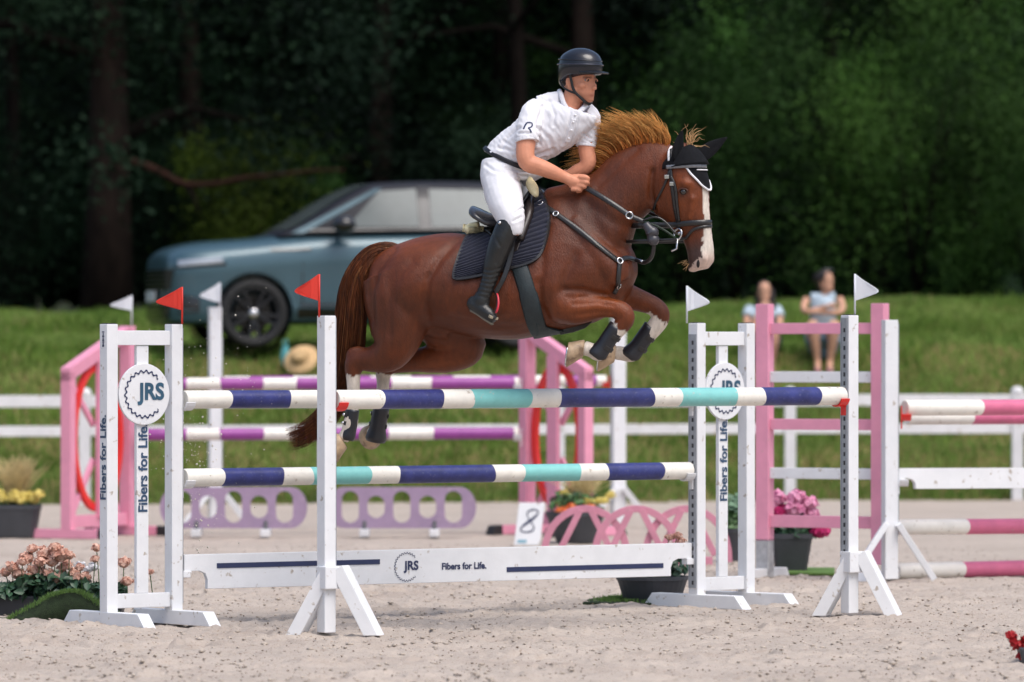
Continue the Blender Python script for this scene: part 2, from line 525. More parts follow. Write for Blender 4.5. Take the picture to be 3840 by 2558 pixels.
# grass blades on the bank
def grass(name, n, seed, hmin, hmax, m, thr=-9, smax=16):
    r = np.random.default_rng(seed)
    gy_s = r.random(n) ** .85 * smax - .05
    gx = r.uniform(-9.5, 9.5, n)
    gy = fence_y(gx) + gy_s
    dens = fbm(gx, gy, 1.0, seed + 1) + r.normal(0, .25, n)
    ok = dens > thr
    gx, gy = gx[ok], gy[ok]; n = len(gx)
    gz = bank_z(gx, gy) - .01
    h = (hmin + (hmax - hmin) * r.random(n)) * (1 + .4 * fbm(gx, gy, .9, 8))
    w = .006 + .008 * r.random(n)
    a = r.random(n) * 6.28
    lean = r.normal(0, .45, (n, 2)) * h[:, None]
    b0 = np.stack([gx, gy, gz], -1)
    wx = np.stack([np.cos(a) * w, np.sin(a) * w, 0 * w], -1)
    tip = b0 + np.stack([lean[:, 0], lean[:, 1], h], -1)
    midp = b0 + np.stack([lean[:, 0] * .35, lean[:, 1] * .35, h * .6], -1)
    vs = np.stack([b0 - wx, b0 + wx, midp + wx * .7, midp - wx * .7, tip], 1)
    i = 5 * np.arange(n)[:, None]
    o = part(name, raw_mesh(name, vs.reshape(-1, 3), quads=i + np.array([[0, 1, 2, 3]]), tris=i + np.array([[3, 2, 4]])), m)
    return o
GR1 = mat('meadow_grass', (.15, .30, .05), .7, .3, .9, trans=.42, spec=.12, col2=(.30, .40, .11))
GR2 = mat('dry_meadow_grass', (.36, .31, .13), .8, .25, 1.5, trans=.3, spec=.2)
tag(grass('meadow_grass', 190000, 51, .03, .12, GR1), 'green grass covering the bank behind the white fence', 'grass', kind='stuff')
GR3 = mat('rank_grass', (.085, .19, .028), .7, .4, .8, trans=.35, spec=.12, col2=(.19, .29, .05))
def slope_z(gx, gy):
    return bank_z(gx, gy)
tag(grass('rank_grass', 62000, 71, .08, .2, GR3, thr=.16, smax=13), 'darker rank tufts growing on the steep parts of the bank', 'grass', kind='stuff')
tag(grass('dry_grass', 36000, 58, .04, .12, GR2, thr=.22), 'patches of dry yellowish grass on the bank', 'grass', kind='stuff')
# ================================================================ show jumps
ZU = V((0, 0, 1))
def dirs(deg):
    a = R(deg)
    return V((math.cos(a), math.sin(a), 0)), V((math.sin(a), -math.cos(a), 0))
def gp(x, d, z=0.0):
    """point at depth d under picture column x, at height z"""
    return V(((x - 1920) * d / F, d, z))

def gear_ring(mb, c, xd, yd, nd, rad, w=.006, gap=50, teeth=22, lift=.003):
    """toothed open ring printed on a disc or plank; the gap faces right"""
    n = teeth * 4
    pts = []
    a0, a1 = R(gap), R(360 - gap)
    for i in range(n + 1):
        a = a0 + (a1 - a0) * i / n
        rr = rad * (1.0 if (i // 2) % 2 else .915)
        pts.append((a, rr))
    L = []
    for i, (a, rr) in enumerate(pts):
        L.append((V(c) + (xd * math.cos(a) + yd * math.sin(a)) * (rr + w / 2) + nd * lift, V(c) + (xd * math.cos(a) + yd * math.sin(a)) * (rr - w / 2) + nd * lift))
    for i in range(n):
        mb.add([L[i][0], L[i + 1][0], L[i + 1][1], L[i][1]], [(0, 1, 2, 3)])

def cup(parent, c, u, v, m, inward=1, r=.056):
    """pole cup: back plate on the track, a curved cradle and a pin"""
    mb = MB()
    c = V(c)
    e = u * inward
    mb.box(c + e * .004 - ZU * .035, .004, .022, .075, (e, v, ZU))
    part('cup_plate', mb, m, parent, bevel=.002)
    mb = MB()
    prof = []
    for k in range(9):
        a = R(-75 + 150 * k / 8)
        prof.append((math.sin(a), -math.cos(a)))
    pts = [c + v * (r * s_) + ZU * (r * q) + e * .006 for s_, q in prof] + [c + v * ((r + .009) * s_) + ZU * ((r + .009) * q) + e * .006 for s_, q in prof[::-1]]
    mb.prism(pts, e * .06)
    part('cup_cradle', mb, m, parent, bevel=.002)

def track(parent, base, u, v, z0, z1, face=-1, w=.03):
    """metal cup track with punched holes on the face of a post"""
    mb = MB()
    b = V(base)
    e = u * face
    mb.box(b + e * .003 + ZU * ((z0 + z1) / 2), .003, w, (z1 - z0) / 2, (e, v, ZU))
    t = part('cup_track', mb, TRACK, parent)
    mb = MB()
    z = z0 + .03
    while z < z1 - .02:
        mb.box(b + e * .0065 + ZU * z + v * .004, .001, .007, .012, (e, v, ZU))
        z += .05
    o = part('track_holes', mb, HOLE, t)
    o['kind'] = 'stuff'
    mb = MB()
    for s_ in (-1, 1):
        mb.box(b + e * .006 + v * (s_ * w * .8) + ZU * ((z0 + z1) / 2), .004, .003, (z1 - z0) / 2, (e, v, ZU))
    part('track_lip', mb, TRACK, t)

def post_part(parent, base, u, v, s, z0, z1, m, name='post', cap=True):
    mb = MB()
    mb.box(V(base) + ZU * ((z0 + z1) / 2), s / 2, s / 2, (z1 - z0) / 2, (u, v, ZU))
    o = part(name, mb, m, parent, bevel=.004)
    if cap:
        mb = MB()
        mb.box(V(base) + ZU * (z1 + .002), s / 2 - .008, s / 2 - .008, .003, (u, v, ZU))
        part('end_cap', mb, BLACKP, o, bevel=.001)
    return o

def logo_wing(b1, b2, label, text_side, tops=1.65):
    """white wing: two posts on trapezoid feet, rails, middle board, round logo disc"""
    b1, b2 = V(b1), V(b2)
    u = (b2 - b1).normalized()
    v = V((u.y, -u.x, 0))
    mid = (b1 + b2) / 2
    w = thing('jump_wing', mid, label, 'jump wing', 'logo wings of the blue and white oxer')
    s = .072
    for i, b in enumerate((b1, b2)):
        p = post_part(w, b, u, v, s, .075, tops, WHITE)
        # small grey-green peg under the post
        mb = MB(); mb.box(b + ZU * .05, .03, .03, .05, (u, v, ZU)); part('post_shoe', mb, mat_shoe, p)
        # foot beam with slanted ends
        mb = MB()
        L = .40
        prof = [(-L, 0.0), (L, 0.0), (L - .07, .078), (-L + .07, .078)]
        mb.prism([b - u * .038 + v * a + ZU * (z + .004) for a, z in prof], u * .076)
        part('foot', mb, WHITE, w, bevel=.004)
    for z0, z1 in ((1.535, 1.615), (.10, .178)):
        mb = MB(); mb.box(mid + ZU * ((z0 + z1) / 2) - v * .004, (b2 - b1).length / 2 - s / 2, .022, (z1 - z0) / 2, (u, v, ZU))
        part('rail', mb, WHITE, w, bevel=.003)
    mb = MB(); mb.box(mid + ZU * .8565 + v * .0, .039, .012, .6765, (u, v, ZU))
    bd = part('middle_board', mb, WHITE, w, bevel=.002)
    c = mid + ZU * 1.267 + v * .012
    mb = MB()
    rd = .168
    mb.rings([[c + (u * math.cos(2 * math.pi * k / 48) + ZU * math.sin(2 * math.pi * k / 48)) * rd + v * q for k in range(48)] for q in (0, .016)])
    disc = part('logo_disc', mb, WHITE, w, bevel=.003)
    cf = c + v * .016
    mb = MB(); gear_ring(mb, cf, u, ZU, v, .13, .0095, 42, 17)
    part('logo_ring', mb, PRINT, disc, fix=False)
    mb = MB()
    put_text(mb, 'JRS', .125, cf + u * .042 + ZU * .002, u, ZU, v, bold=.0045, sx=1.0)
    part('logo_letters', mb, PRINTT, disc, fix=False)
    mb = MB()
    put_text(mb, 'Fibers for Life.', .082, mid + v * .012 + ZU * .865, ZU, -u, v, bold=.0022, sx=1.02)
    tag(part('slogan', mb, PRINTB, bd, fix=False), kind='stuff')
    if text_side:
        mb = MB()
        put_text(mb, 'Fibers for Life.', .076, b1 - u * (s / 2) + ZU * .925, ZU, (-u).cross(ZU), -u, bold=.002, sx=1.05)
        tag(part('side_slogan', mb, PRINTB, w, fix=False), kind='stuff')
        mb = MB()
        for zz, hh_, ww_ in ((1.607, .003, .016), (1.595, .006, .005), (1.583, .005, .013), (1.572, .004, .007), (1.562, .005, .012), (1.552, .003, .012), (1.543, .005, .006), (1.532, .006, .013)):
            mb.box(b1 - u * (s / 2 + .0012) + ZU * zz, .001, ww_ * .6, hh_, (u, v, ZU))
        tag(part('maker_mark', mb, PRINT, w), kind='stuff')
    return w, u, v
mat_shoe = mat('grey_post_shoe', (.33, .33, .31), .7, .15, 10)

JLa, JLb = gp(408, 31.0), gp(655, 31.27)
JLb = JLa + (JLb - JLa).normalized() * .43
JRa = gp(2614, 33.23)
JRb = JRa + V((math.cos(R(45)), math.sin(R(45)), 0)) * .425
wingL, uL, vL = logo_wing(JLa, JLb, 'white jump wing with round logo disc and side slogan beside the salmon flowers', True)
wingR, uR, vR = logo_wing(JRa, JRb, 'white jump wing with round logo disc in front of the pink ladder wing', False, 1.665)
# cup tracks on the inner faces
track(wingL, JLb + uL * .036, uL, vL, .12, 1.63, 1)
track(wingR, JRa - uR * .036, uR, vR, .12, 1.6, -1)

def stripe_pole(name, a, b, r, cuts, cols, label, group=None, rng=None, capmat=None):
    """painted pole: one part for each painted band, end caps"""
    a, b = V(a), V(b)
    t = (b - a).normalized()
    L = (b - a).length
    base = (a + b) / 2
    th = thing(name, base, label, 'pole', group)
    x = ZU.cross(t).normalized(); y = t.cross(x)
    n = 24
    for i in range(len(cols)):
        s0, s1 = cuts[i] * L, cuts[i + 1] * L
        ends = [s0, s1]
        rr = [r, r]
        if i == 0: ends = [s0, s0 + .006, s1]; rr = [r - .006, r, r]
        if i == len(cols) - 1: ends = [s0, s1 - .006, s1]; rr = [r, r, r - .006]
        # a slight wave in the paint edge
        rs = []
        for q, (e, ra) in enumerate(zip(ends, rr)):
            edge = (q == 0 and i > 0) or (q == len(ends) - 1 and i < len(cols) - 1)
            bi = i if q == 0 else i + 1
            rs.append([a + t * (e + (.004 * math.sin(k * .52 + bi * 2.1) if edge else 0)) + (x * math.cos(2 * math.pi * k / n) + y * math.sin(2 * math.pi * k / n)) * ra for k in range(n)])
        mb = MB(); mb.rings(rs, caps=False)
        if i == 0: mb.add(rs[0], [list(range(n))])
        if i == len(cols) - 1: mb.add(rs[-1], [list(range(n))])
        o = part('pole_end' if i in (0, len(cols) - 1) else 'painted_band', mb, cols[i], th, smooth=True)
        md = o.modifiers.new('edge', 'EDGE_SPLIT'); md.split_angle = R(50)
    return th
def cuts_from_px(a, b, pxs):
    """fractions along a-b at which the photograph shows the columns pxs"""
    a, b = V(a), V(b)
    out = [0.0]
    for px in pxs:
        k = (px - 1920) / F
        out.append((k * a.y - a.x) / ((b.x - a.x) - k * (b.y - a.y)))
    return out + [1.0]
W_, N_, T_ = POLEW, NAVY, TURQ
SEQ = [W_, N_, W_, T_, W_, N_, W_, T_, W_, N_, W_]

# single standards in front
SL, SR = gp(1224, 30.0), gp(3186, 32.2)
def single(base, label, top, deg, side):
    u, v = dirs(deg)
    st = thing('jump_standard', base, label, 'jump standard', 'single standards of the blue and white oxer')
    post_part(st, base, u, v, .072, .02, top, WHITE)
    w = V((1, 0, 0)) if side < 0 else V((.995, -.08, 0))
    for s_ in (-1, 1):
        for off, name in ((.0, 'foot_leg'),):
            a = V(base) + w * (.02 * s_) + v * .055 + ZU * .36
            b = V(base) + w * (.208 * s_) + v * .045 + ZU * .0
            mb = MB()
            d_ = (b - a).normalized()
            nrm = V((0, -1, 0))
            sd_ = d_.cross(nrm).normalized()
            # leg board with a level cut on the ground
            half = .034
            pts = [a + sd_ * half, a - sd_ * half, b - sd_ * half, b + sd_ * half]
            pts2 = []
            for p in pts[2:]:
                k = (.004 - p.z) / d_.z
                pts2.append(p + d_ * k)
            mb.prism([pts[0], pts[1], pts2[0], pts2[1]], V((.035, .09, 0)))
            part(name, mb, WHITE, st, bevel=.004)
    # square sleeve where legs meet
    mb = MB(); mb.box(V(base) + ZU * .31 + v * .02, .052, .045, .06, (u, v, ZU))
    part('foot_block', mb, WHITE, st, bevel=.006)
    return st, u, v
stdL, uS, vS = single(SL, 'white single jump standard with red flag, in front of the horse tail', 1.69, 37, -1)
stdR, uT, vT = single(SR, 'white single jump standard with grey cup track, in front of the pink ladder wing', 1.705, 37, 1)
track(stdL, SL + uS * .036, uS, vS, .3, 1.68, 1)
track(stdR, SR - uT * .036, uT, vT, .34, 1.69, -1)

uP = (SR - SL).normalized()
pa = SL + uP * .055 + ZU * 1.247; pb = SR - uP * .052 + ZU * 1.249
cf_ = cuts_from_px(pa, pb, [1423, 1647, 1760, 1975, 2087, 2436, 2539, 2748, 2852, 3060])
stripe_pole('jump_pole', pa, pb, .0515, cf_, SEQ, 'navy, white and turquoise jump pole in red cups, nearest top rail', 'blue, white and turquoise poles of the oxer')
cup(stdL, pa - uP * .015 - ZU * .0, uP, vS, REDP, 1, .053)
cup(stdR, pb + uP * .012, uP, vT, REDP, -1, .053)
uJ = (JRa - JLb).normalized(); vJ = V((uJ.y, -uJ.x, 0))
for z, lab, wave in ((1.236, 'navy, white and turquoise jump pole between the logo wings, behind the nearest top rail', 0), (.806, 'navy, white and turquoise jump pole hung low between the logo wings above the plank', 1)):
    qa = JLb + uJ * .065 + ZU * z; qb = JRa - uJ * .05 + ZU * (z - .002)
    cc = cf_ if not wave else cuts_from_px(qa, qb, [827, 1051, 1161, 1377, 1486, 1842, 1952, 2164, 2267, 2475])
    stripe_pole('jump_pole', qa, qb, .05, cc, SEQ, lab, 'blue, white and turquoise poles of the oxer')
    cup(wingL, qa - uJ * .022, uJ, vJ, WHITE, 1, .052)
    cup(wingR, qb + uJ * .01, uJ, vJ, WHITE, -1, .052)

# plank with navy stripes
zt, zb = .383, .192
ka, kb = JLb + uJ * .06 + ZU * .0, JRa - uJ * .045
base = (ka + kb) / 2 + ZU * .29
pk = thing('jump_plank', base, 'white plank with navy stripes and slogan under the blue and white poles', 'plank')
L = (kb - ka).length
prof = [(0, zt), (L, zt), (L, zb + .1), (L - .1, zb + .1), (L - .135, zb + .085), (L - .15, zb + .05), (L - .15, zb), (.15, zb), (.15, zb + .05), (.135, zb + .085), (.1, zb + .1), (0, zb + .1)]
mb = MB()
f0 = ka + vJ * .012
mb.prism([f0 + uJ * a + ZU * z for a, z in prof], -vJ * .03)
part('board', mb, WHITE, pk, bevel=.003)
ff = f0 + vJ * .0
def kx(px):
    k = (px - 1920) / F
    return (k * ff.y - ff.x) / (uJ.x - k * uJ.y)
for x0, x1, zc in ((813, 1424, .318), (1900, 2487, .255)):
    mb = MB(); s0, s1 = kx(x0), kx(x1)
    mb.box(ff + uJ * ((s0 + s1) / 2) + vJ * .0015 + ZU * zc, (s1 - s0) / 2, .0015, .014, (uJ, vJ, ZU))
    part('stripe', mb, PRINT, pk)
cl = ff + uJ * kx(1524) + ZU * .285
mb = MB(); gear_ring(mb, cl, uJ, ZU, vJ, .082, .005, 42); put_text(mb, 'JRS', .07, cl + uJ * .03, uJ, ZU, vJ, bold=.0025)
part('logo', mb, PRINT, pk, fix=False)
mb = MB(); put_text(mb, 'Fibers for Life.', .052, ff + uJ * kx(1740) + ZU * .283, uJ, ZU, vJ, bold=.0018)
tag(part('slogan', mb, PRINT, pk, fix=False), kind='stuff')
for e, s_ in ((ka, 1), (kb, -1)):
    mb = MB(); mb.box(e + uJ * (s_ * .012) + ZU * .275 - vJ * .005, .03, .028, .018, (uJ, vJ, ZU)); part('plank_hook', mb, WHITE, pk, bevel=.004)

# pennants
def flag(stick_px, top_px, stick_bot, d, width, m, side, label, bottom_px):
    """small triangular plastic pennant on a thin stick"""
    x = stick_px
    pt_, pb_ = P(x, top_px, d), P(x, stick_bot, d)
    f = thing('jump_flag', pb_, label, 'flag', 'small plastic pennants on the jumps')
    mb = MB(); mb.tube([pb_, pt_], .0055, 8); part('stick', mb, m, f, smooth=True)
    zt_, zb_ = pt_.z, P(x, bottom_px, d).z
    w = width * d / F * side
    h = zt_ - zb_
    o = V((pt_.x + .004 * side, d, 0))
    ou = [(0, zt_), (.3, zt_ - h * .20), (.62, zt_ - h * .38), (.88, zt_ - h * .52), (.97, zt_ - h * .585), (1.0, zt_ - h * .635), (.985, zt_ - h * .68), (.9, zt_ - h * .73), (.6, zt_ - h * .83), (.3, zt_ - h * .915), (0, zb_)]
    mb = MB()
    mb.prism([o + V((w * a, .012 * math.sin(a * 3 + x), z)) for a, z in ou], V((0, .004, 0)))
    pn = part('pennant', mb, m, f, bevel=.0012)
    cx_ = sum(a for a, z in ou) / len(ou); cz_ = sum(z for a, z in ou) / len(ou)
    mb = MB()
    mb.tube([o + V((w * (cx_ + (a - cx_) * .78), .012 * math.sin(a * 3 + x) - .001, cz_ + (z - cz_) * .78)) for a, z in ou], .0014, 5, closed=True)
    part('rim', mb, m, pn)
flag(683, 1076, 1215, 31.24, 96, REDF, -1, 'red pennant on the left logo wing', 1163)
flag(1197, 1028, 1190, 29.99, 90, REDF, -1, 'red pennant on the single standard in front of the horse tail', 1128)
flag(2576, 1072, 1212, 33.2, 83, WHITEF, 1, 'white pennant on the right logo wing, below the horse nose', 1168)
flag(3206, 1027, 1183, 32.2, 86, WHITEF, 1, 'white pennant on the single standard before the pink ladder wing', 1128)

# ---------------------------------------------------------------- jump behind: pink wheel wings and purple poles
def wheel_wing(tall, out, label):
    """pink wing: tall inner post, short outer post, sloping top, red hoop, middle post, braces"""
    tall, out = V(tall), V(out)
    u = (out - tall).normalized(); v = V((u.y, -u.x, 0))
    if v.y > 0: v = -v
    Wd = (out - tall).length
    w = thing('jump_wing', (tall + out) / 2, label, 'jump wing', 'pink wheel wings of the purple oxer')
    def bar(a0, z0, a1, z1, wd, m, name, th=.05, off=0.0):
        mb = MB()
        a = tall + u * a0 + ZU * z0 + v * off; b = tall + u * a1 + ZU * z1 + v * off
        mb.beam(a, b, th, wd, up=ZU if abs(a1 - a0) > .02 else u)
        return part(name, mb, m, w, bevel=.004)
    post_part(w, tall, u, v, .1, .06, 1.70, PINK, cap=False)
    post_part(w, out, u, v, .09, .06, 1.33, PINK, 'outer_post', cap=False)
    mb = MB(); mb.prism([tall + u * .04 + ZU * 1.60 - v * .045, tall + u * .04 + ZU * 1.70 - v * .045, tall + u * (Wd + .045) + ZU * 1.36 - v * .045, tall + u * (Wd + .045) + ZU * 1.25 - v * .045], v * .09)
    part('sloping_top', mb, PINK, w, bevel=.004)
    bar(.04, .13, Wd - .04, .13, .1, PINK, 'bottom_rail')
    mid = Wd * .5
    bar(mid, .16, mid, 1.46, .13, PINK, 'middle_post', .04, .03)
    cz = .80
    rx, rz = Wd * .42, .60
    mb = MB()
    n = 44
    ring = lambda q, f: [tall + u * (mid + (rx - f) * math.cos(2 * math.pi * k / n)) + ZU * (cz + (rz - f) * math.sin(2 * math.pi * k / n)) + v * q for k in range(n)]
    mb.rings([ring(-.03, 0), ring(.008, 0), ring(.008, .06), ring(-.03, .06)], closed=True)
    part('red_hoop', mb, REDP, w)
    for s_ in (-1, 1):
        bar(mid + s_ * Wd * .38, .2, mid + s_ * .03, .62, .05, PINK, 'brace', .03, -.03)
        bar(mid + s_ * Wd * .38, 1.22, mid + s_ * .03, .9, .05, PINK, 'brace', .03, -.03)
    for b in (tall, out):
        mb = MB(); mb.prism([b + v * a - u * .045 + ZU * z for a, z in ((-.32, .0), (.32, .0), (.3, .075), (-.3, .075))], u * .09)
        f = part('foot', mb, PINK, w, bevel=.006)
        for s_ in (-1, 1):
            mb = MB(); mb.prism([b + v * (s_ * a) - u * .05 + ZU * z for a, z in ((.29, -.002), (.40, -.002), (.37, .07), (.29, .078))], u * .1)
            part('rubber_end', mb, BLACKP, f, bevel=.008)
    return w, u, v
PLt, PLo = gp(478, 46.3), gp(256, 45.4)
PRt, PRo = gp(1977, 46.6), gp(2196, 46.0)
w1, u1, v1 = wheel_wing(PLt, PLo, 'pink wing with red hoop left of the white logo wing')
w2, u2, v2 = wheel_wing(PRt, PRo, 'pink wing with red hoop below the horse front hooves')
pw = [POLEW, PURP, POLEW, PURP, POLEW, PURP, POLEW, PURP, POLEW]
e9 = [i / 9 for i in range(10)]
def pp(x0, y0, d0, x1, y1, d1, pxs, cols, label, group, r=.049):
    a, b = P(x0, y0, d0), P(x1, y1, d1)
    return stripe_pole('jump_pole', a, b, r, cuts_from_px(a, b, pxs), cols, label, group)
gpP = 'purple and white poles of the oxer behind'
pp(512, 1440, 46.2, 1946, 1437, 46.5, [617, 700, 826, 986, 1112, 1268, 1467, 1618, 1750, 1928], [POLEW, PURP, POLEW, PURP, POLEW, PURP, PURP, POLEW, PURP, PURP, POLEW], 'purple and white pole on top between the two pink hoop wings', gpP)
pp(512, 1630, 46.2, 1944, 1625, 46.5, [618, 700, 824, 988, 1118, 1270, 1456, 1626, 1756, 1925], [PURP, PURP, POLEW, PURP, POLEW, PURP, PURP, POLEW, PURP, PURP, POLEW], 'purple and white pole hung lower between the two pink hoop wings', gpP)
pp(838, 1432, 48.0, 2274, 1428, 48.2, [935, 1098, 1238, 1390, 1540, 1700, 1838, 2000, 2120, 2236], [POLEW, PURP, POLEW, PURP, POLEW, PURP, POLEW, PURP, POLEW, PURP, POLEW], 'purple and white pole on the white standards behind the pink hoop wings', gpP)
def white_standard(x, d, top_y, label, s=.105, legs=True, group=None):
    b = gp(x, d)
    u, v = dirs(14)
    st = thing('jump_standard', b, label, 'jump standard', group)
    top = P(x, top_y, d).z
    post_part(st, b, u, v, s, .02, top, WHITE, cap=False)
    for s_ in (-1, 1):
        mb = MB(); mb.beam(b + u * (.03 * s_) + ZU * .34 + v * .06, b + u * (.28 * s_) + ZU * .03 + v * .06, .05, .075, up=V((0, -1, 0)))
        part('foot_leg', mb, WHITE, st, bevel=.004)
    return st, b, u, v
sA, bA, uA, vA = white_standard(806, 48.0, 1152, 'slender white jump standard with white pennant, in front of the car wheel', .1, group='white standards of the purple oxer')
sB, bB, uB, vB = white_standard(2318, 48.2, 1190, 'white jump standard standing behind the pink hoop wing at the horse hooves', .11, group='white standards of the purple oxer')
track(sA, bA + uA * .05, uA, vA, .3, 1.6, 1, .035)
cup(sB, P(2285, 1428, 48.2), uB, vB, REDP, -1, .05)
cup(w2, P(1956, 1437, 46.5), V((1, 0, 0)), V((0, -1, 0)), WHITE, -1, .055)
cup(w2, P(1956, 1625, 46.5), V((1, 0, 0)), V((0, -1, 0)), WHITE, -1, .055)
flag(494, 1108, 1226, 46.2, 80, WHITEF, -1, 'white pennant on the pink wing far left', 1165)
flag(825, 1060, 1200, 47.9, 74, WHITEF, -1, 'white pennant in front of the car wheel', 1136)

# lilac filler panels with oval holes
def filler(x0, x1, d, label):
    a, b = gp(x0, d), gp(x1, d)
    u = V((1, 0, 0)); v = V((0, -1, 0))
    Wd = (b - a).length; Ht = .33; z0 = .075
    th = thing('jump_filler', (a + b) / 2, label, 'jump filler', 'lilac filler panels with oval holes')
    # outline: stadium shaped panel; holes: five ovals, tall and short in turn
    import mathutils.geometry as mg
    def oval(cx, cz, hw, hh, n=22, rev=False):
        pts = []
        for k in range(n):
            t = 2 * math.pi * k / n
            c_, s_ = math.cos(t), math.sin(t)
            st = max(0, hh - hw)
            pts.append((cx + hw * c_, cz + hw * s_ + (st if s_ > 0 else -st) * (1 if abs(s_) > 1e-6 else 0)))
        return pts[::-1] if rev else pts
    rr = Ht * .5
    out = []
    for k in range(13):
        t = R(-90 + 180 * k / 12); out.append((Wd - rr * .8 + rr * .8 * math.cos(t), z0 + rr + rr * math.sin(t)))
    for k in range(13):
        t = R(90 + 180 * k / 12); out.append((rr * .8 + rr * .8 * math.cos(t), z0 + rr + rr * math.sin(t)))
    loops = [[V((p[0], p[1], 0)) for p in out]]
    pitch = (Wd - .16) / 5
    for k in range(5):
        cx = .08 + pitch * (k + .5)
        tallh = .128 if k % 2 == 0 else .09
        loops.append([V((p[0], p[1], 0)) for p in oval(cx, z0 + Ht * (.52), .07, tallh, rev=True)])
    flat = [p for lp in loops for p in lp]
    tris = mg.tessellate_polygon(loops)
    n = len(flat)
    mb = MB()
    vs = [a + u * p.x + ZU * p.y + v * .025 for p in flat] + [a + u * p.x + ZU * p.y - v * .025 for p in flat]
    fs = [list(t) for t in tris] + [[i + n for i in t[::-1]] for t in tris]
    k0 = 0
    for lp in loops:
        m_ = len(lp)
        for i in range(m_):
            j = (i + 1) % m_
            fs.append([k0 + i, k0 + j, k0 + j + n, k0 + i + n])
        k0 += m_
    mb.add(vs, fs)
    part('panel', mb, LILAC, th)
    for q in (.25, .72):
        c = a + u * (Wd * q)
        mb = MB(); mb.box(c + ZU * .04, .04, .2, .03, (u, v, ZU)); part('foot', mb, WHITEW, th, bevel=.01)
        mb = MB(); mb.box(c + ZU * .1 + v * .035, .016, .01, .035, (u, v, ZU)); part('clip', mb, mat_clip, th, bevel=.004)
mat_clip = mat('grey_clip', (.12, .12, .13), .5)
filler(600, 1152, 45.6, 'lilac filler panel with oval holes behind the left end of the low pole')
filler(1228, 1786, 45.6, 'lilac filler panel with oval holes right of the single standard')

# ---------------------------------------------------------------- pink arch filler beside the number sign
def arch_filler(x0, x1, d, label):
    a, b = gp(x0, d), gp(x1, d)
    u, v = V((1, 0, 0)), V((0, -1, 0))
    Wd = (b - a).length
    th = thing('jump_filler', (a + b) / 2, label, 'jump filler')
    H = .42
    cnt = [0]
    def strip(fn, n=18, w=.05, name='arch'):
        mb = MB()
        cnt[0] += 1
        yo = v * (.0045 * (cnt[0] % 7) - .013)
        pts = [fn(k / n) for k in range(n + 1)]
        L, Rr = [], []
        for i, p in enumerate(pts):
            q0 = pts[max(0, i - 1)]; q1 = pts[min(n, i + 1)]
            t = V((q1[0] - q0[0], q1[1] - q0[1])).normalized()
            nn = V((-t.y, t.x)) * (w / 2)
            L.append((p[0] + nn.x, p[1] + nn.y)); Rr.append((p[0] - nn.x, p[1] - nn.y))
        rs = [[yo + a + u * l[0] + ZU * l[1] + v * .02, yo + a + u * r_[0] + ZU * r_[1] + v * .02, yo + a + u * r_[0] + ZU * r_[1] - v * .02, yo + a + u * l[0] + ZU * l[1] - v * .02] for l, r_ in zip(L, Rr)]
        mb.rings(rs)
        part(name, mb, PINK2, th, bevel=.004)
    n = 3
    p = Wd / n
    for i in range(n):
        c = p * (i + .5)
        strip(lambda t: (c - p * .82 * math.cos(math.pi * t), .02 + (H - .045) * math.sin(math.pi * t) ** .85))
        strip(lambda t: (c - .035 - .16 * t, H - .03 - (H - .1) * t), 4, .045, 'spoke')
        strip(lambda t: (c + .035 + .16 * t, H - .03 - (H - .1) * t), 4, .045, 'spoke')
    mb = MB(); mb.box((a + b) / 2 + ZU * .03, Wd / 2, .03, .03, (u, v, ZU)); part('foot_rail', mb, PINK2, th, bevel=.005)
PINK2 = mat('dusty_pink_plastic', (.58, .24, .32), .45, .1, 8, dirt=(.5, .36, .34), dirt_amt=.66)
arch_filler(2100, 2672, 39.8, 'pink filler of crossing arches behind the white plank')

# number sign
d8 = 43.8
base = gp(1985, d8)
ns = thing('number_sign', base, 'white number block with a black figure eight behind the plank', 'sign')
xr, up8 = V((1, 0, 0)), V((.12, .16, .97)).normalized()
hh = .335; wd = .2
p0 = base + V((-.12, 0, .0))
nrm = xr.cross(up8).normalized()
mb = MB(); mb.prism([p0, p0 + xr * wd, p0 + xr * wd + up8 * hh, p0 + up8 * hh], -nrm * .06)
part('block', mb, WHITE, ns, bevel=.006)
mb = MB()
c8 = p0 + xr * (wd / 2 + .002) + up8 * (hh * .57) + nrm * .003
pts = []
for k in range(72):
    t = 2 * math.pi * k / 72
    s_ = math.sin(t)
    yv = .088 * math.sin(t)
    xv = (.05 if math.sin(t) < 0 else .041) * math.sin(2 * t)
    xv += yv * .22
    pts.append((xv, yv, .0035 + .0105 * max(0, math.cos(t) * math.cos(2 * t) * .5 + .35) ** 1.5))
for k in range(72):
    a_, b_ = pts[k], pts[(k + 1) % 72]
    pr = pts[k - 1]
    t = V((b_[0] - pr[0], b_[1] - pr[1])).normalized(); nn = V((-t.y, t.x))
    a2 = pts[(k + 2) % 72]; t2 = V((a2[0] - a_[0], a2[1] - a_[1])).normalized(); n2 = V((-t2.y, t2.x))
    q = [(a_[0] + nn.x * a_[2], a_[1] + nn.y * a_[2]), (b_[0] + n2.x * b_[2], b_[1] + n2.y * b_[2]), (b_[0] - n2.x * b_[2], b_[1] - n2.y * b_[2]), (a_[0] - nn.x * a_[2], a_[1] - nn.y * a_[2])]
    mb.add([c8 + xr * x_ + up8 * y_ + nrm * (.0003 * (k % 2)) for x_, y_ in q], [(0, 1, 2, 3)])
part('figure_eight', mb, PRINT, ns, fix=False)
mb = MB(); q0 = p0 + up8 * .02 + nrm * .002; mb.box(q0 + xr * .06 + up8 * .012, .035, .012, .001, (xr, up8, nrm)); part('maker_strip', mb, mat('pale_blue_print', (.2, .4, .5), .5), ns)

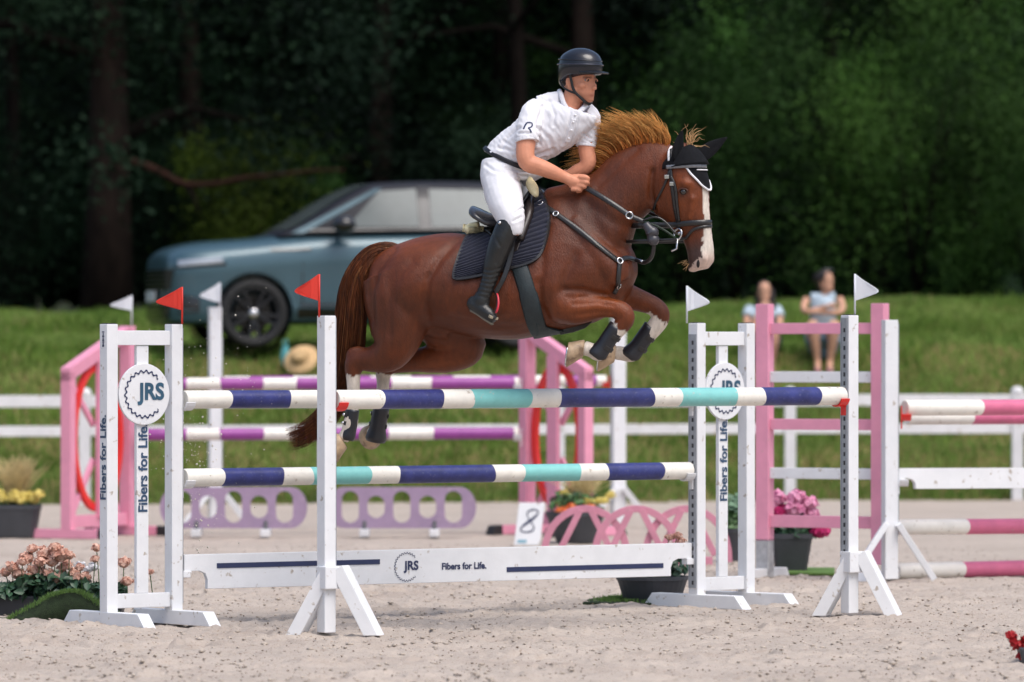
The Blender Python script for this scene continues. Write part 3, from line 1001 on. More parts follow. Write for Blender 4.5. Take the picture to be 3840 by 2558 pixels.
# ---------------------------------------------------------------- right: pink ladder wing, white standard, pink poles
lb, rb = gp(2868, 37.7), gp(3300, 37.3)
u = (rb - lb).normalized(); v = V((u.y, -u.x, 0))
lw = thing('jump_wing', (lb + rb) / 2, 'pink ladder wing with pink and white rungs in front of the spectators', 'jump wing')
post_part(lw, lb, u, v, .092, .24, P(2868, 1140, 37.7).z, PINK, cap=False)
mb = MB(); mb.box(lb + ZU * .13, .046, .046, .128, (u, v, ZU)); part('worn_post_foot', mb, mat('worn_grey_wood', (.36, .36, .37), .8, .3, 14), lw, bevel=.004)
post_part(lw, rb, u, v, .092, .1, P(3300, 1138, 37.3).z, PINK, cap=False)
for yy, m_, h_ in ((1232, PINK, .072), (1414, WHITE, .072), (1592, PINK, .072), (1776, WHITE, .072), (1957, PINK, .08)):
    z = P(3085, yy, 37.5).z
    mb = MB(); mb.box((lb + rb) / 2 + ZU * z, (rb - lb).length / 2 - .046, .02, h_ / 2, (u, v, ZU))
    part('rung', mb, m_, lw, bevel=.004)
for b in (lb, rb):
    mb = MB(); mb.prism([b + v * a - u * .04 + ZU * z for a, z in ((-.3, .0), (.3, .0), (.26, .06), (-.26, .06))], u * .08); part('foot', mb, WHITEW, lw, bevel=.005)
b = gp(3336, 36.95)
u, v = dirs(15)
ws = thing('jump_standard', b, 'white jump standard right of the pink ladder wing holding the pink pole', 'jump standard')
post_part(ws, b, u, v, .088, .02, P(3336, 1200, 36.95).z, WHITE, cap=False)
track(ws, b + u * .044, u, v, .3, 1.68, 1, .034)
for s_ in (-1, 1):
    mb = MB(); mb.beam(b + u * (.04 * s_) + ZU * .38 + v * .05, b + u * (.285 * s_) + ZU * .02 + v * .05, .04, .085, up=V((0, -1, 0))); part('foot_leg', mb, WHITE, ws, bevel=.004)
cup(ws, P(3378, 1545, 36.95), V((1, 0, 0)), V((0, -1, 0)), REDP, 1, .05)
cup(ws, P(3368, 1790, 36.95), V((1, 0, 0)), V((0, -1, 0)), WHITE, 1, .05)
def rpole(x0, y0, d0, x1, y1, d1, cut, label, r):
    a, b = P(x0, y0, d0), P(x1, y1, d1)
    return stripe_pole('jump_pole', a, b, r, cuts_from_px(a, b, cut), [POLEW, PINKP, POLEW, PINKP, POLEW], label, 'pink and white poles at the right edge')
rpole(3392, 1530, 37.0, 5100, 1520, 39.0, [3674, 4000, 4500, 4830], 'pink and white pole in the red cup, uppermost at the right edge', .052)
rpole(3400, 1566, 38.6, 5050, 1560, 40.6, [3640, 4000, 4450, 4780], 'pink and white pole just behind and below the uppermost pink pole', .049)
rpole(3364, 1977, 37.3, 5000, 1965, 39.3, [3620, 3990, 4400, 4730], 'pink and white pole lying second from the ground at the right edge', .051)
def lying(x0, d0, x1, d1, cut, label, r):
    a, b = gp(x0, d0, r - .005), gp(x1, d1, r - .005)
    stripe_pole('jump_pole', a, b, r, cuts_from_px(a, b, cut), [POLEW, PINKP, POLEW, PINKP, POLEW], label, 'pink and white poles at the right edge')
lying(3362, 37.5, 5000, 39.4, [3606, 3980, 4400, 4700], 'pink and white pole lying on the sand at the right edge', .053)
# white gate plank
a, b = P(3366, 1782, 37.0), P(5000, 1775, 39.0)
u = (b - a).normalized(); v = V((u.y, -u.x, 0)); L = (b - a).length
gpk = thing('jump_plank', (a + b) / 2, 'plain white plank with rounded notch at the right edge', 'plank')
prof = [(0, .045), (L, .045), (L, -.09), (.14, -.09), (.135, -.05), (.11, -.028), (.07, -.02), (0, -.02)]
mb = MB(); mb.prism([a + u * p_ + ZU * q_ + v * .012 for p_, q_ in prof], -v * .03)
part('board', mb, WHITE, gpk, bevel=.003)
mb = MB(); mb.box(a + u * .012 - ZU * .035, .03, .03, .015, (u, v, ZU)); part('plank_hook', mb, WHITE, gpk, bevel=.003)

# ---------------------------------------------------------------- white arena fence
fx0 = -9.6
fl = thing('arena_fence', V((0, fence_y(0) - .05, 0)), 'white two-rail fence along the foot of the grass bank', 'fence')
posts = []
px = (3812 - 1920) / F
x0 = px * 57.35
step = 2.31
k = -5
fps = []
for k in range(-6, 5):
    x = x0 + k * step
    fps.append(V((x, fence_y(x) - .1, 0)))
for p in fps:
    mb = MB(); mb.box(p + ZU * .52, .055, .055, .55, None)
    po = part('fence_post', mb, WHITEW, fl, bevel=.006)
    mb = MB(); mb.ball(p + ZU * 1.08, .068, .068, .055, 16, 8); part('post_cap', mb, WHITEW, po, smooth=True)
for a, b in zip(fps[:-1], fps[1:]):
    for z in (1.0, .715):
        t = (b - a).normalized()
        mb = MB(); mb.beam(a + t * .056 + ZU * z, b - t * .056 + ZU * (z + random.uniform(-.006, .006)), .03, .115 if z > .9 else .1)
        part('rail', mb, WHITEW, fl, bevel=.006)
# ================================================================ horse
HYAW = math.tan(R(12))
def HD(x):
    return 30.72 - (x - 1850) * HYAW / 695.0
def hp(x, y, off=0.0):
    """horse-plane point: picture column/row, off metres towards the viewer"""
    return P(x, y, HD(x) - off)
HN = V((-math.sin(R(12)), -math.cos(R(12)), 0))        # near side of the horse
def ring(c, b, lat, n=26, k=0.0, e=1.0):
    out = []
    for j in range(n):
        t = 2 * math.pi * j / n
        ct, st = math.cos(t), math.sin(t)
        ct2 = math.copysign(abs(ct) ** e, ct); st2 = math.copysign(abs(st) ** e, st)
        out.append(c + b * ct2 + lat * (st2 * (1 + k * ct2)))
    return out
def spline(vals, m):
    """Catmull-Rom resampling of a list of number tuples"""
    vals = [tuple(map(float, q)) for q in vals]
    n = len(vals)
    out = []
    for i in range(n - 1):
        p0, p1, p2, p3 = vals[max(0, i - 1)], vals[i], vals[i + 1], vals[min(n - 1, i + 2)]
        for j in range(m):
            t = j / m
            out.append(tuple(.5 * ((2 * b) + (-a + c) * t + (2 * a - 5 * b + 4 * c - d) * t * t + (-a + 3 * b - 3 * c + d) * t ** 3) for a, b, c, d in zip(p0, p1, p2, p3)))
    out.append(vals[-1])
    return out
def limb(mb, secs, fn=None, m=4, n=16, lat_dir=None, flat=1.0):
    """secs: (x, y, r, off); tapered round limb through picture points"""
    fn = fn or hp
    s = spline(secs, m)
    pts = [fn(q[0], q[1], q[3]) for q in s]
    mb.tube(pts, [max(.004, q[2]) for q in s], n, flat=(lat_dir, flat) if lat_dir else None)
HB = MB()
# trunk: top x,y, bottom x,y, half width, egg factor
trunk = [(1392, 1010, 1378, 1120, .07, 0), (1412, 962, 1392, 1190, .16, 0), (1452, 932, 1432, 1262, .225, -.08), (1505, 912, 1490, 1280, .265, -.10), (1576, 888, 1566, 1262, .285, -.12),
         (1645, 876, 1635, 1236, .29, -.1), (1720, 874, 1708, 1246, .295, -.1), (1800, 884, 1792, 1265, .305, -.1), (1880, 872, 1880, 1275, .31, -.14), (1950, 828, 1962, 1272, .3, -.2),
         (2010, 755, 2040, 1256, .28, -.3), (2060, 705, 2110, 1242, .26, -.38), (2130, 708, 2195, 1222, .245, -.3), (2215, 790, 2285, 1180, .225, -.12), (2305, 880, 2350, 1112, .175, 0), (2372, 935, 2388, 1032, .085, 0)]
rs = []
for q in spline(trunk, 3):
    a, b = hp(q[0], q[1]), hp(q[2], q[3])
    rs.append(ring((a + b) / 2, (a - b) / 2, HN * q[4], 32, q[5]))
HB.rings(rs)
neck = [(2050, 706, 2235, 1090, .19, -.3), (2140, 684, 2335, 1000, .165, -.3), (2222, 648, 2372, 900, .13, -.28), (2283, 590, 2392, 842, .108, -.3), (2348, 552, 2428, 806, .098, -.3),
        (2420, 530, 2462, 770, .092, -.28), (2490, 532, 2485, 735, .085, -.2), (2540, 560, 2505, 690, .07, 0)]
rs = []
for q in spline(neck, 3):
    a, b = hp(q[0], q[1]), hp(q[2], q[3])
    rs.append(ring((a + b) / 2, (a - b) / 2, HN * q[4], 28, q[5]))
HB.rings(rs)
# head, turned a little to the viewer
HPHI = R(30)
HF = V((math.cos(HPHI), -math.sin(HPHI), 0)); HS = V((-math.sin(HPHI), -math.cos(HPHI), 0))
HDC = HD(2540) - .03
def headp(x, y, side=0.0):
    """point of the head's middle plane under (x, y), moved side metres to the near side"""
    c = P(2540, y, HDC)
    return c + HF * ((x - 2540) * HDC / F / math.cos(HPHI)) + HS * side
head = [(2570, 532, 2500, 590, .055, 0), (2612, 582, 2468, 640, .088, -.05), (2636, 640, 2456, 702, .102, -.02), (2650, 705, 2458, 762, .1, -.05), (2654, 772, 2476, 812, .084, -.1),
        (2658, 830, 2520, 856, .066, -.08), (2664, 885, 2560, 896, .055, -.02), (2670, 935, 2580, 942, .056, 0), (2668, 975, 2586, 984, .057, .05), (2652, 1008, 2598, 1016, .04, 0)]
rs = []
for q in spline(head, 4):
    a, b = headp(q[0], q[1]), headp(q[2], q[3])
    rs.append(ring((a + b) / 2, (a - b) / 2, HS * q[4], 28, q[5], .88))
HB.rings(rs)
for s_ in (-1, 1):     # cheek discs, brow ridges, nostril wings, lips
    HB.ball(headp(2500, 745, s_ * .062), .085, .03, .095, ax=(HF, HS, ZU))
    HB.ball(headp(2592, 690, s_ * .088), .042, .022, .022, ax=(HF, HS, (ZU + HF * -.3).normalized()))
    HB.ball(headp(2648, 968, s_ * .034), .028, .026, .036, ax=(HF, HS, ZU))
    HB.tube([headp(2622, 740, s_ * .078), headp(2610, 800, s_ * .07), headp(2600, 850, s_ * .058)], [.012, .012, .008], 8)
HB.ball(headp(2598, 1006), .032, .03, .022, ax=(HF, HS, ZU))
# legs: x, y, radius, distance towards viewer
near_fore = [(2085, 1085, .15, .12), (2100, 1135, .115, .16), (2150, 1158, .09, .17), (2200, 1156, .078, .17), (2255, 1152, .058, .17), (2310, 1158, .05, .165), (2338, 1172, .053, .16), (2347, 1196, .05, .16), (2330, 1224, .046, .16), (2306, 1252, .041, .16), (2270, 1300, .034, .16), (2246, 1324, .046, .16), (2214, 1312, .039, .16), (2188, 1304, .043, .16)]
far_fore = [(2190, 1060, .14, -.10), (2280, 1090, .1, -.13), (2350, 1112, .074, -.13), (2408, 1130, .06, -.13), (2452, 1148, .052, -.13), (2474, 1168, .05, -.13), (2479, 1192, .047, -.13), (2463, 1218, .048, -.13), (2436, 1252, .044, -.13), (2394, 1304, .034, -.13), (2370, 1326, .046, -.13), (2332, 1326, .039, -.13), (2306, 1322, .042, -.13)]
near_hind = [(1470, 1040, .17, .07), (1490, 1130, .18, .10), (1493, 1205, .165, .12), (1480, 1275, .138, .14), (1452, 1325, .108, .15), (1402, 1346, .076, .15), (1350, 1350, .057, .15), (1328, 1362, .053, .15), (1324, 1395, .044, .15), (1325, 1440, .035, .15), (1322, 1520, .033, .15), (1314, 1588, .041, .15), (1298, 1626, .034, .15), (1284, 1648, .038, .15)]
far_hind = [(1560, 1090, .18, -.07), (1660, 1200, .16, -.12), (1728, 1268, .125, -.14), (1746, 1305, .104, -.14), (1690, 1335, .09, -.14), (1610, 1346, .076, -.14), (1530, 1358, .058, -.14), (1462, 1370, .051, -.14), (1440, 1392, .046, -.14), (1437, 1440, .036, -.14), (1430, 1530, .034, -.14), (1416, 1598, .043, -.14), (1404, 1620, .036, -.19), (1400, 1622, .038, -.26)]
for s_ in (near_fore, far_fore, near_hind, far_hind):
    limb(HB, s_)
# point of hock, back of knee, buttock and shoulder muscle
limb(HB, [(1380, 1322, .03, .15), (1330, 1318, .028, .15), (1312, 1335, .026, .15), (1318, 1390, .02, .15)])
limb(HB, [(1510, 1335, .03, -.14), (1455, 1335, .028, -.14), (1430, 1350, .024, -.14), (1428, 1400, .02, -.14)])
limb(HB, [(2150, 830, .06, .12), (2215, 920, .08, .14), (2290, 1010, .095, .13), (2320, 1060, .07, .12)])
limb(HB, [(2150, 830, .06, -.12), (2215, 920, .08, -.14), (2290, 1010, .095, -.13), (2320, 1060, .07, -.12)])
limb(HB, [(2050, 950, .06, .2), (2075, 1060, .085, .19), (2090, 1140, .08, .18)])
limb(HB, [(2050, 950, .06, -.2), (2075, 1060, .085, -.19), (2090, 1140, .08, -.18)])
limb(HB, [(1500, 1240, .1, .15), (1540, 1262, .055, .16), (1552, 1275, .03, .16)])
# sheath / inner thigh between the hind legs
limb(HB, [(1600, 1180, .12, 0), (1640, 1225, .07, 0), (1690, 1245, .04, 0)])
body = remesh(HB, .011, 4, 'body')

co = np.empty(len(body.vertices) * 3, np.float32); body.vertices.foreach_get('co', co); co = co.reshape(-1, 3).astype(float)
no = np.empty(len(body.vertices) * 3, np.float32); body.vertex_normals.foreach_get('vector', no); no = no.reshape(-1, 3).astype(float)
SX = 1920 + co[:, 0] / co[:, 1] * F; SY = HOR - (co[:, 2] - CAMZ) / co[:, 1] * F
off = (30.72 - (SX - 1850) * HYAW / 695.0) - co[:, 1]
side = np.clip(np.abs(no @ np.array(HN)), 0, 1) ** .7
def seg_dist(px, py, poly):
    best = np.full(len(px), 1e9)
    for (x0, y0), (x1, y1) in zip(poly[:-1], poly[1:]):
        dx, dy = x1 - x0, y1 - y0
        t = np.clip(((px - x0) * dx + (py - y0) * dy) / (dx * dx + dy * dy + 1e-9), 0, 1)
        best = np.minimum(best, np.hypot(px - x0 - t * dx, py - y0 - t * dy))
    return best
disp = np.zeros(len(co))
DEP = 1.35
def crease(poly, w, dep, which=0):
    global disp
    g = np.exp(-(seg_dist(SX, SY, poly) / w) ** 2) * side
    if which: g = g * (np.sign(off) == which)
    disp -= DEP * dep * g
def bulge(x, y, rx, ry, h, which=0):
    global disp
    g = np.exp(-((SX - x) / rx) ** 2 - ((SY - y) / ry) ** 2) * side
    if which: g = g * (np.sign(off) == which)
    disp += h * g
crease([(1715, 905), (1650, 970), (1606, 1045), (1592, 1130), (1605, 1200)], 15, .012)          # flank fold
crease([(1480, 935), (1415, 1010), (1390, 1100), (1392, 1200)], 13, .012, 1)                 # hamstring
crease([(1545, 985), (1480, 1060), (1455, 1150), (1460, 1250)], 20, .006, 1)
crease([(2022, 1060), (2030, 1150), (2060, 1212), (2120, 1222)], 13, .012, 1)                # elbow
crease([(2120, 1085), (2190, 1088), (2260, 1104), (2310, 1118)], 10, .012, 1)               # over the forearm
crease([(2150, 1140), (2240, 1136), (2300, 1146)], 8, .006, 1)
crease([(2150, 1182), (2230, 1172), (2290, 1172)], 8, .006, 1)
crease([(2055, 850), (2035, 950), (2030, 1040)], 16, .008, 1)                             # behind the shoulder
crease([(2200, 760), (2250, 860), (2320, 980), (2330, 1060)], 24, .007)                      # shoulder-neck groove
crease([(2210, 760), (2300, 830), (2370, 860)], 18, .007)
crease([(2390, 560), (2300, 640), (2240, 700)], 14, .005)
crease([(2446, 640), (2440, 720), (2452, 790)], 9, .016)                                      # behind the jaw
crease([(1996, 1235), (1900, 1228), (1800, 1214), (1690, 1190)], 14, .006)
crease([(2160, 960), (2120, 1040), (2105, 1085)], 18, .008)
bulge(1520, 1030, 60, 90, .012); bulge(1690, 930, 50, 40, .006); bulge(2200, 1010, 45, 60, .010); bulge(2080, 1080, 40, 60, .012)
bulge(1760, 1120, 90, 70, .006); bulge(2350, 700, 60, 60, .006); bulge(1515, 1200, 40, 50, .008, 1)
bulge(2240, 1138, 50, 14, .006, 1); bulge(2230, 1190, 50, 12, .004, 1)
# ribs and fine muscle unevenness
tone = np.array([pnoise(Vector(c * 6.5)) + .5 * pnoise(Vector(c * 14)) for c in co])
disp += .0032 * tone
for k in range(6):
    xk = 1690 + 42 * k
    crease([(xk + 30, 980), (xk + 6, 1080), (xk - 18, 1170)], 9, .0022)
co = co + no * disp[:, None]
body.vertices.foreach_set('co', co.astype(np.float32).ravel())
body.update()

# coat colours: chestnut, white blaze, white lower legs, dark muzzle skin
def near_poly(pts, fn):
    return [np.array(fn(*q)) for q in pts]
def dist3(poly):
    best = np.full(len(co), 1e9)
    for a, b in zip(poly[:-1], poly[1:]):
        d = b - a
        t = np.clip(((co - a) @ d) / (d @ d), 0, 1)
        best = np.minimum(best, np.linalg.norm(co - a - t[:, None] * d, axis=1))
    return best
jit = np.array([pnoise(Vector(c * 38)) for c in co])
chest = np.stack([np.full(len(co), .098), np.full(len(co), .0218), np.full(len(co), .005)], -1)
chest *= (1 + .25 * tone[:, None])
# lighter legs of the coat (fore-arms, gaskins, muzzle edges) have a redder tone, flanks and quarters are browner
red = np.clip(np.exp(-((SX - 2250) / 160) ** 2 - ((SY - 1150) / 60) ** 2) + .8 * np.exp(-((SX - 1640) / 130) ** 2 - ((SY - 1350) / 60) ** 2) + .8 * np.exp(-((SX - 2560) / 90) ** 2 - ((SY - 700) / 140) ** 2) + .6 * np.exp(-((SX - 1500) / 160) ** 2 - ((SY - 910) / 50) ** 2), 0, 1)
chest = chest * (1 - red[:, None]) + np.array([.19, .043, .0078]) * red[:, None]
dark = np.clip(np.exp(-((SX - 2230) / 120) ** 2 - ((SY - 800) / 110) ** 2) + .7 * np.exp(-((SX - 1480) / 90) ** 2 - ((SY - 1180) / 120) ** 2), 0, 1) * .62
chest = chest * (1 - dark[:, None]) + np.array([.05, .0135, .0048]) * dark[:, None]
white = np.zeros(len(co))
def sock(secs, i0, rad, frac=0.0):
    pts = [np.array(hp(q[0], q[1], q[3])) for q in secs[i0:]]
    if frac: pts[0] = pts[0] * (1 - frac) + pts[1] * frac
    d = dist3(pts)
    # only beyond the start plane
    ax_ = pts[1] - pts[0]
    beyond = (co - pts[0]) @ (ax_ / np.linalg.norm(ax_))
    global white
    white = np.maximum(white, ((d < rad) & (beyond > jit * .02 - .005)).astype(float))
sock(near_fore, 8, .075, .2); sock(far_fore, 6, .08, .3); sock(near_hind, 8, .07, .35); sock(far_hind, 8, .07, .3)
hx = (co - np.array(headp(2540, 0))) @ np.array(HF); hs_ = (co - np.array(headp(2540, 0))) @ np.array(HS)
bl_y = np.array([640, 700, 760, 830, 890, 930, 970, 1000, 1030]); bl_w = np.array([.004, .022, .026, .022, .03, .038, .045, .055, .06])
bw = np.interp(SY, bl_y, bl_w)
fx_ = np.interp(SY, [640, 700, 830, 900, 960, 1010], [2590, 2612, 2618, 2620, 2622, 2585])
isb = (np.abs(hs_ - .012) < bw * (1 + .12 * jit)) & (SX > fx_) & (SY > 640) & (SY < 1030)
white = np.where(isb, 1, white)
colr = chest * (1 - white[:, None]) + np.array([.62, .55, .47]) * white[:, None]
pinkn = np.clip((SY - 935) / 40, 0, 1) * isb
colr = colr * (1 - .55 * pinkn[:, None]) + np.array([.58, .36, .29]) * .55 * pinkn[:, None]
muz = np.clip((SY - 890) / 50, 0, 1) * np.clip((SX - 2540) / 10, 0, 1) * (1 - white) * (SY < 1040)
colr = colr * (1 - .8 * muz[:, None]) + np.array([.045, .03, .027]) * .8 * muz[:, None]
ey = np.exp(-((SX - 2562) / 26) ** 2 - ((SY - 722) / 24) ** 2)
colr = colr * (1 - .6 * ey[:, None]) + np.array([.03, .014, .01]) * .6 * ey[:, None]
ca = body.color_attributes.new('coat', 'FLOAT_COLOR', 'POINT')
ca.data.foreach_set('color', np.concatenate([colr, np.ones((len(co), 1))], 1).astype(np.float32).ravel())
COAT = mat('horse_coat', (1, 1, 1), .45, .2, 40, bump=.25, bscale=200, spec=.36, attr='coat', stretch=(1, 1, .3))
horse = thing('horse', hp(1850, 1270), 'chestnut horse with white blaze and white socks jumping over the poles', 'horse')
part('body', body, COAT, horse)
HBVH = BVHTree.FromPolygons([tuple(c) for c in co], [tuple(p.vertices) for p in body.polygons])

CAMP = V((0, 0, CAMZ))
def hit(x, y, bvh=None, near=True, off=None):
    """surface point and normal of the horse under a picture point, from the near or the far side"""
    bvh = bvh or HBVH
    q = P(x, y, 30.7)
    d = (q - CAMP).normalized()
    if near:
        r_ = bvh.ray_cast(CAMP, d)
    else:
        r_ = bvh.ray_cast(CAMP + d * 34, -d)
    if r_[0] is None:
        r_ = bvh.find_nearest(P(x, y, HD(x)))
    return r_[0].copy(), r_[1].copy()
def strap(px, w, th, near=True, lift=.003, fn=None, bvh=None, m=4):
    """flat leather strap that lies on the horse along picture points"""
    s = spline([(q[0], q[1]) for q in px], m)
    pts, nrm = [], []
    for q in s:
        p, n_ = hit(q[0], q[1], bvh, near)
        pts.append(p); nrm.append(n_)
    # smooth the path a little
    for _ in range(2):
        pts = [pts[0]] + [(pts[i - 1] + pts[i] * 2 + pts[i + 1]) / 4 for i in range(1, len(pts) - 1)] + [pts[-1]]
        nrm = [nrm[0]] + [(nrm[i - 1] + nrm[i] * 2 + nrm[i + 1]).normalized() for i in range(1, len(nrm) - 1)] + [nrm[-1]]
    return ribbon(pts, nrm, w, th, lift)
def ribbon(pts, nrm, w, th, lift=0.0, closed=False):
    mb = MB(); rs = []
    n = len(pts)
    for i in range(n):
        a = pts[i - 1] if (i > 0 or closed) else pts[0]
        b = pts[(i + 1) % n] if (i < n - 1 or closed) else pts[-1]
        t = (b - a).normalized()
        nn = (nrm[i] - t * nrm[i].dot(t)).normalized()
        sd_ = t.cross(nn)
        c = pts[i] + nn * lift
        ww = w[min(i, len(w) - 1)] if hasattr(w, '__len__') else w
        rs.append([c + sd_ * ww * .5, c + sd_ * ww * .42 + nn * th, c - sd_ * ww * .42 + nn * th, c - sd_ * ww * .5, c - sd_ * ww * .4 - nn * .002, c + sd_ * ww * .4 - nn * .002])
    mb.rings(rs, closed)
    return mb

# eyes
EYE = mat('dark_eye', (.008, .005, .004), .06, .1, 10, coat=1)
for s_ in (1, -1):
    if s_ == 1:
        c, n_ = hit(2562, 720)
    else:
        c, n_ = HBVH.find_nearest(headp(2595, 716, -.13))[:2]
    mb = MB(); mb.ball(c - n_ * .010, .021, .021, .019); e = part('eye', mb, EYE, horse, smooth=True)
    mb = MB()
    up_ = ZU - n_ * ZU.dot(n_); up_.normalize(); sd2 = n_.cross(up_)
    mb.tube([c + n_ * .004 + sd2 * (.026 * math.cos(R(a))) + up_ * (.016 * math.sin(R(a)) + .003) for a in range(-10, 191, 20)], .0045, 7)
    part('eyelid', mb, mat_lid if 'mat_lid' in globals() else mat('eyelid', (.07, .022, .012), .5), horse, smooth=True)
# nostrils
NOST = mat('nostril', (.015, .01, .01), .7)
for s_ in (1, -1):
    c, n_ = hit(2618, 990) if s_ == 1 else HBVH.find_nearest(headp(2650, 966, -.09))[:2]
    mb = MB()
    ax3 = (V((.2, 0, 1)) - n_ * V((.2, 0, 1)).dot(n_)).normalized()
    mb.ball(c - n_ * .004, .010, .011, .024, ax=(n_.cross(ax3), n_, ax3)); part('nostril', mb, NOST, horse, smooth=True)
# hooves
HOOF = mat('hoof_horn', (.42, .3, .19), .5, .35, 14, bump=.2, bscale=40, dirt=(.2, .13, .08), dirt_amt=.55, dirt_scale=16)
def hoof(cor, toe_dir, sole_n, r0=.050, L=.09, r1=.070):
    """cor: coronet centre; cone that widens to the sole"""
    mb = MB()
    ax_ = V(toe_dir).normalized(); sn = V(sole_n).normalized()
    lat = ax_.cross(sn).normalized()
    rs = []
    for t, rr, sh in ((0, r0 * .85, 0), (.05, r0, 0), (.5, (r0 + r1) / 2, .006), (.95, r1, .014), (1.0, r1 * .96, .014), (1.0, r1 * .6, .010)):
        c = V(cor) + ax_ * (L * t)
        rs.append([c + sn * sh * -1 + lat * (rr * .95 * math.cos(2 * math.pi * k / 20)) + sn * (rr * math.sin(2 * math.pi * k / 20) * (1.05 if math.sin(2 * math.pi * k / 20) < 0 else .9)) for k in range(20)])
    mb.rings(rs)
    h = part('hoof', mb, HOOF, horse, smooth=True)
    mb = MB()
    c = V(cor) + ax_ * (L * 1.03)
    mb.tube([c - sn * .014 + lat * (r1 * .82 * math.cos(R(a))) + sn * (r1 * .85 * math.sin(R(a))) for a in range(-220, 41, 20)], .006, 8)
    part('horseshoe', mb, STEEL, h, smooth=True)
hoof(hp(2190, 1305, .16), V((-.96, 0, -.2)), V((.1, .1, 1)))
hoof(hp(2308, 1323, -.13), V((-.96, 0, -.2)), V((.1, .1, 1)))
hoof(hp(1284, 1650, .15), V((-.78, 0, -.5)), V((-.5, 0, .8)))
hoof(hp(1400, 1622, -.26), V((-.25, .95, -.1)), V((-.2, 0, .95)))

# tail
def hair_mat(name, c1, c2, rough=.45):
    return mat(name, c1, rough, .3, 60, col2=c2, spec=.35, trans=.3, stretch=(1, 1, .15))
def mane_mat(name, c1, c2):
    return mat(name, c1, .5, .2, 50, col2=c2, spec=.3, trans=.34, attr='tone' if name == 'mane_hair' else None)
TAILM = hair_mat('tail_hair', (.05, .016, .007), (.19, .052, .014))
MANEM = mane_mat('mane_hair', (.9, .9, .9), (1.0, 1.0, 1.0))
FOREM = mane_mat('forelock_hair', (.7, .4, .17), (.9, .62, .33))
rng = np.random.default_rng(3)
path = [(1512, 944, 0), (1455, 936, .02), (1395, 955, .05), (1348, 1015, .08), (1322, 1100, .09), (1312, 1220, .09), (1302, 1340, .07), (1285, 1450, .02), (1240, 1540, .02), (1160, 1620, .02), (1090, 1650, .02)]
pw_ = [.02, .036, .046, .058, .072, .078, .075, .065, .055, .06, .06]
sp = spline([(x, y, o, w) for (x, y, o), w in zip(path, pw_)], 6)
SPT = np.array([hp(q[0], q[1], q[2]) for q in sp]); SPW = np.array([q[3] for q in sp])
def tail_mesh(N, rngv, r0):
    segs = 22
    m = len(SPT)
    vs_all = []
    t0 = rngv.random(N) ** 2 * .30; t1 = np.clip(.42 + .62 * rngv.random(N), 0, 1)
    a = rngv.random(N) * 6.28; rad = np.sqrt(rngv.random(N))
    tt = np.linspace(0, 1, segs + 1)
    u = t0[:, None] + (t1 - t0)[:, None] * tt[None]
    fi = u * (m - 1); i0 = np.clip(np.floor(fi).astype(int), 0, m - 2); fr = fi - i0
    c = SPT[i0] * (1 - fr[..., None]) + SPT[i0 + 1] * fr[..., None]
    w = SPW[i0] * (1 - fr) + SPW[i0 + 1] * fr
    tg = SPT[i0 + 1] - SPT[i0]; tg /= np.linalg.norm(tg, axis=-1, keepdims=True)
    lat = np.array(HN)[None, None]; sd_ = np.cross(tg, lat); sd_ /= np.linalg.norm(sd_, axis=-1, keepdims=True)
    ph = rngv.random((N, 1)) * 6.28
    ww = w * rad[:, None] * (1 + .18 * np.sin(ph + 7 * u)) 
    ctr = c + sd_ * (ww * np.cos(a)[:, None])[..., None] + lat * (ww * np.sin(a)[:, None] * .7)[..., None]
    ctr[..., 0] += .012 * np.sin(ph + 9 * u) * u; ctr[..., 2] += .010 * np.cos(ph * 1.7 + 8 * u) * u
    rr = r0 * (1 - .8 * tt)[None] * (.6 + .8 * rngv.random((N, 1)))
    side_ = np.cross(tg, rngv.normal(size=(N, 1, 3)) + 0 * tg); side_ /= np.linalg.norm(side_, axis=-1, keepdims=True)
    b2 = np.cross(tg, side_)
    vs = np.stack([ctr + rr[..., None] * (side_ * math.cos(g) + b2 * math.sin(g)) for g in (0, 2.094, 4.189)], 2)
    idx = np.arange(N * (segs + 1) * 3).reshape(N, segs + 1, 3)
    q = np.concatenate([np.stack([idx[:, :-1, k], idx[:, :-1, (k + 1) % 3], idx[:, 1:, (k + 1) % 3], idx[:, 1:, k]], -1).reshape(-1, 4) for k in range(3)])
    return raw_mesh('tail', vs.reshape(-1, 3), quads=q, smooth=True)
part('tail', tail_mesh(2700, rng, .0024), TAILM, horse)
tl2 = part('tail_highlights', tail_mesh(420, rng, .0021), hair_mat('tail_light_hair', (.2, .07, .02), (.34, .14, .05)), horse)
# mane: thrown up and back by the jump
N = 1700
u = rng.random(N)
crest = np.array([hp(q[0], q[1]) for q in spline([(2225, 655), (2262, 605), (2310, 562), (2370, 538), (2440, 528), (2505, 540)], 8)])
fi = u * (len(crest) - 1); i0 = np.clip(fi.astype(int), 0, len(crest) - 2); fr = (fi - i0)[:, None]
root = crest[i0] * (1 - fr) + crest[i0 + 1] * fr
away = np.interp(u, [0, .3, .6, 1], [.075, .05, .01, 0])
root = root + np.array(HN)[None] * (rng.normal(.0, .014, N) - away)[:, None]; root[:, 2] -= .014 + .4 * away
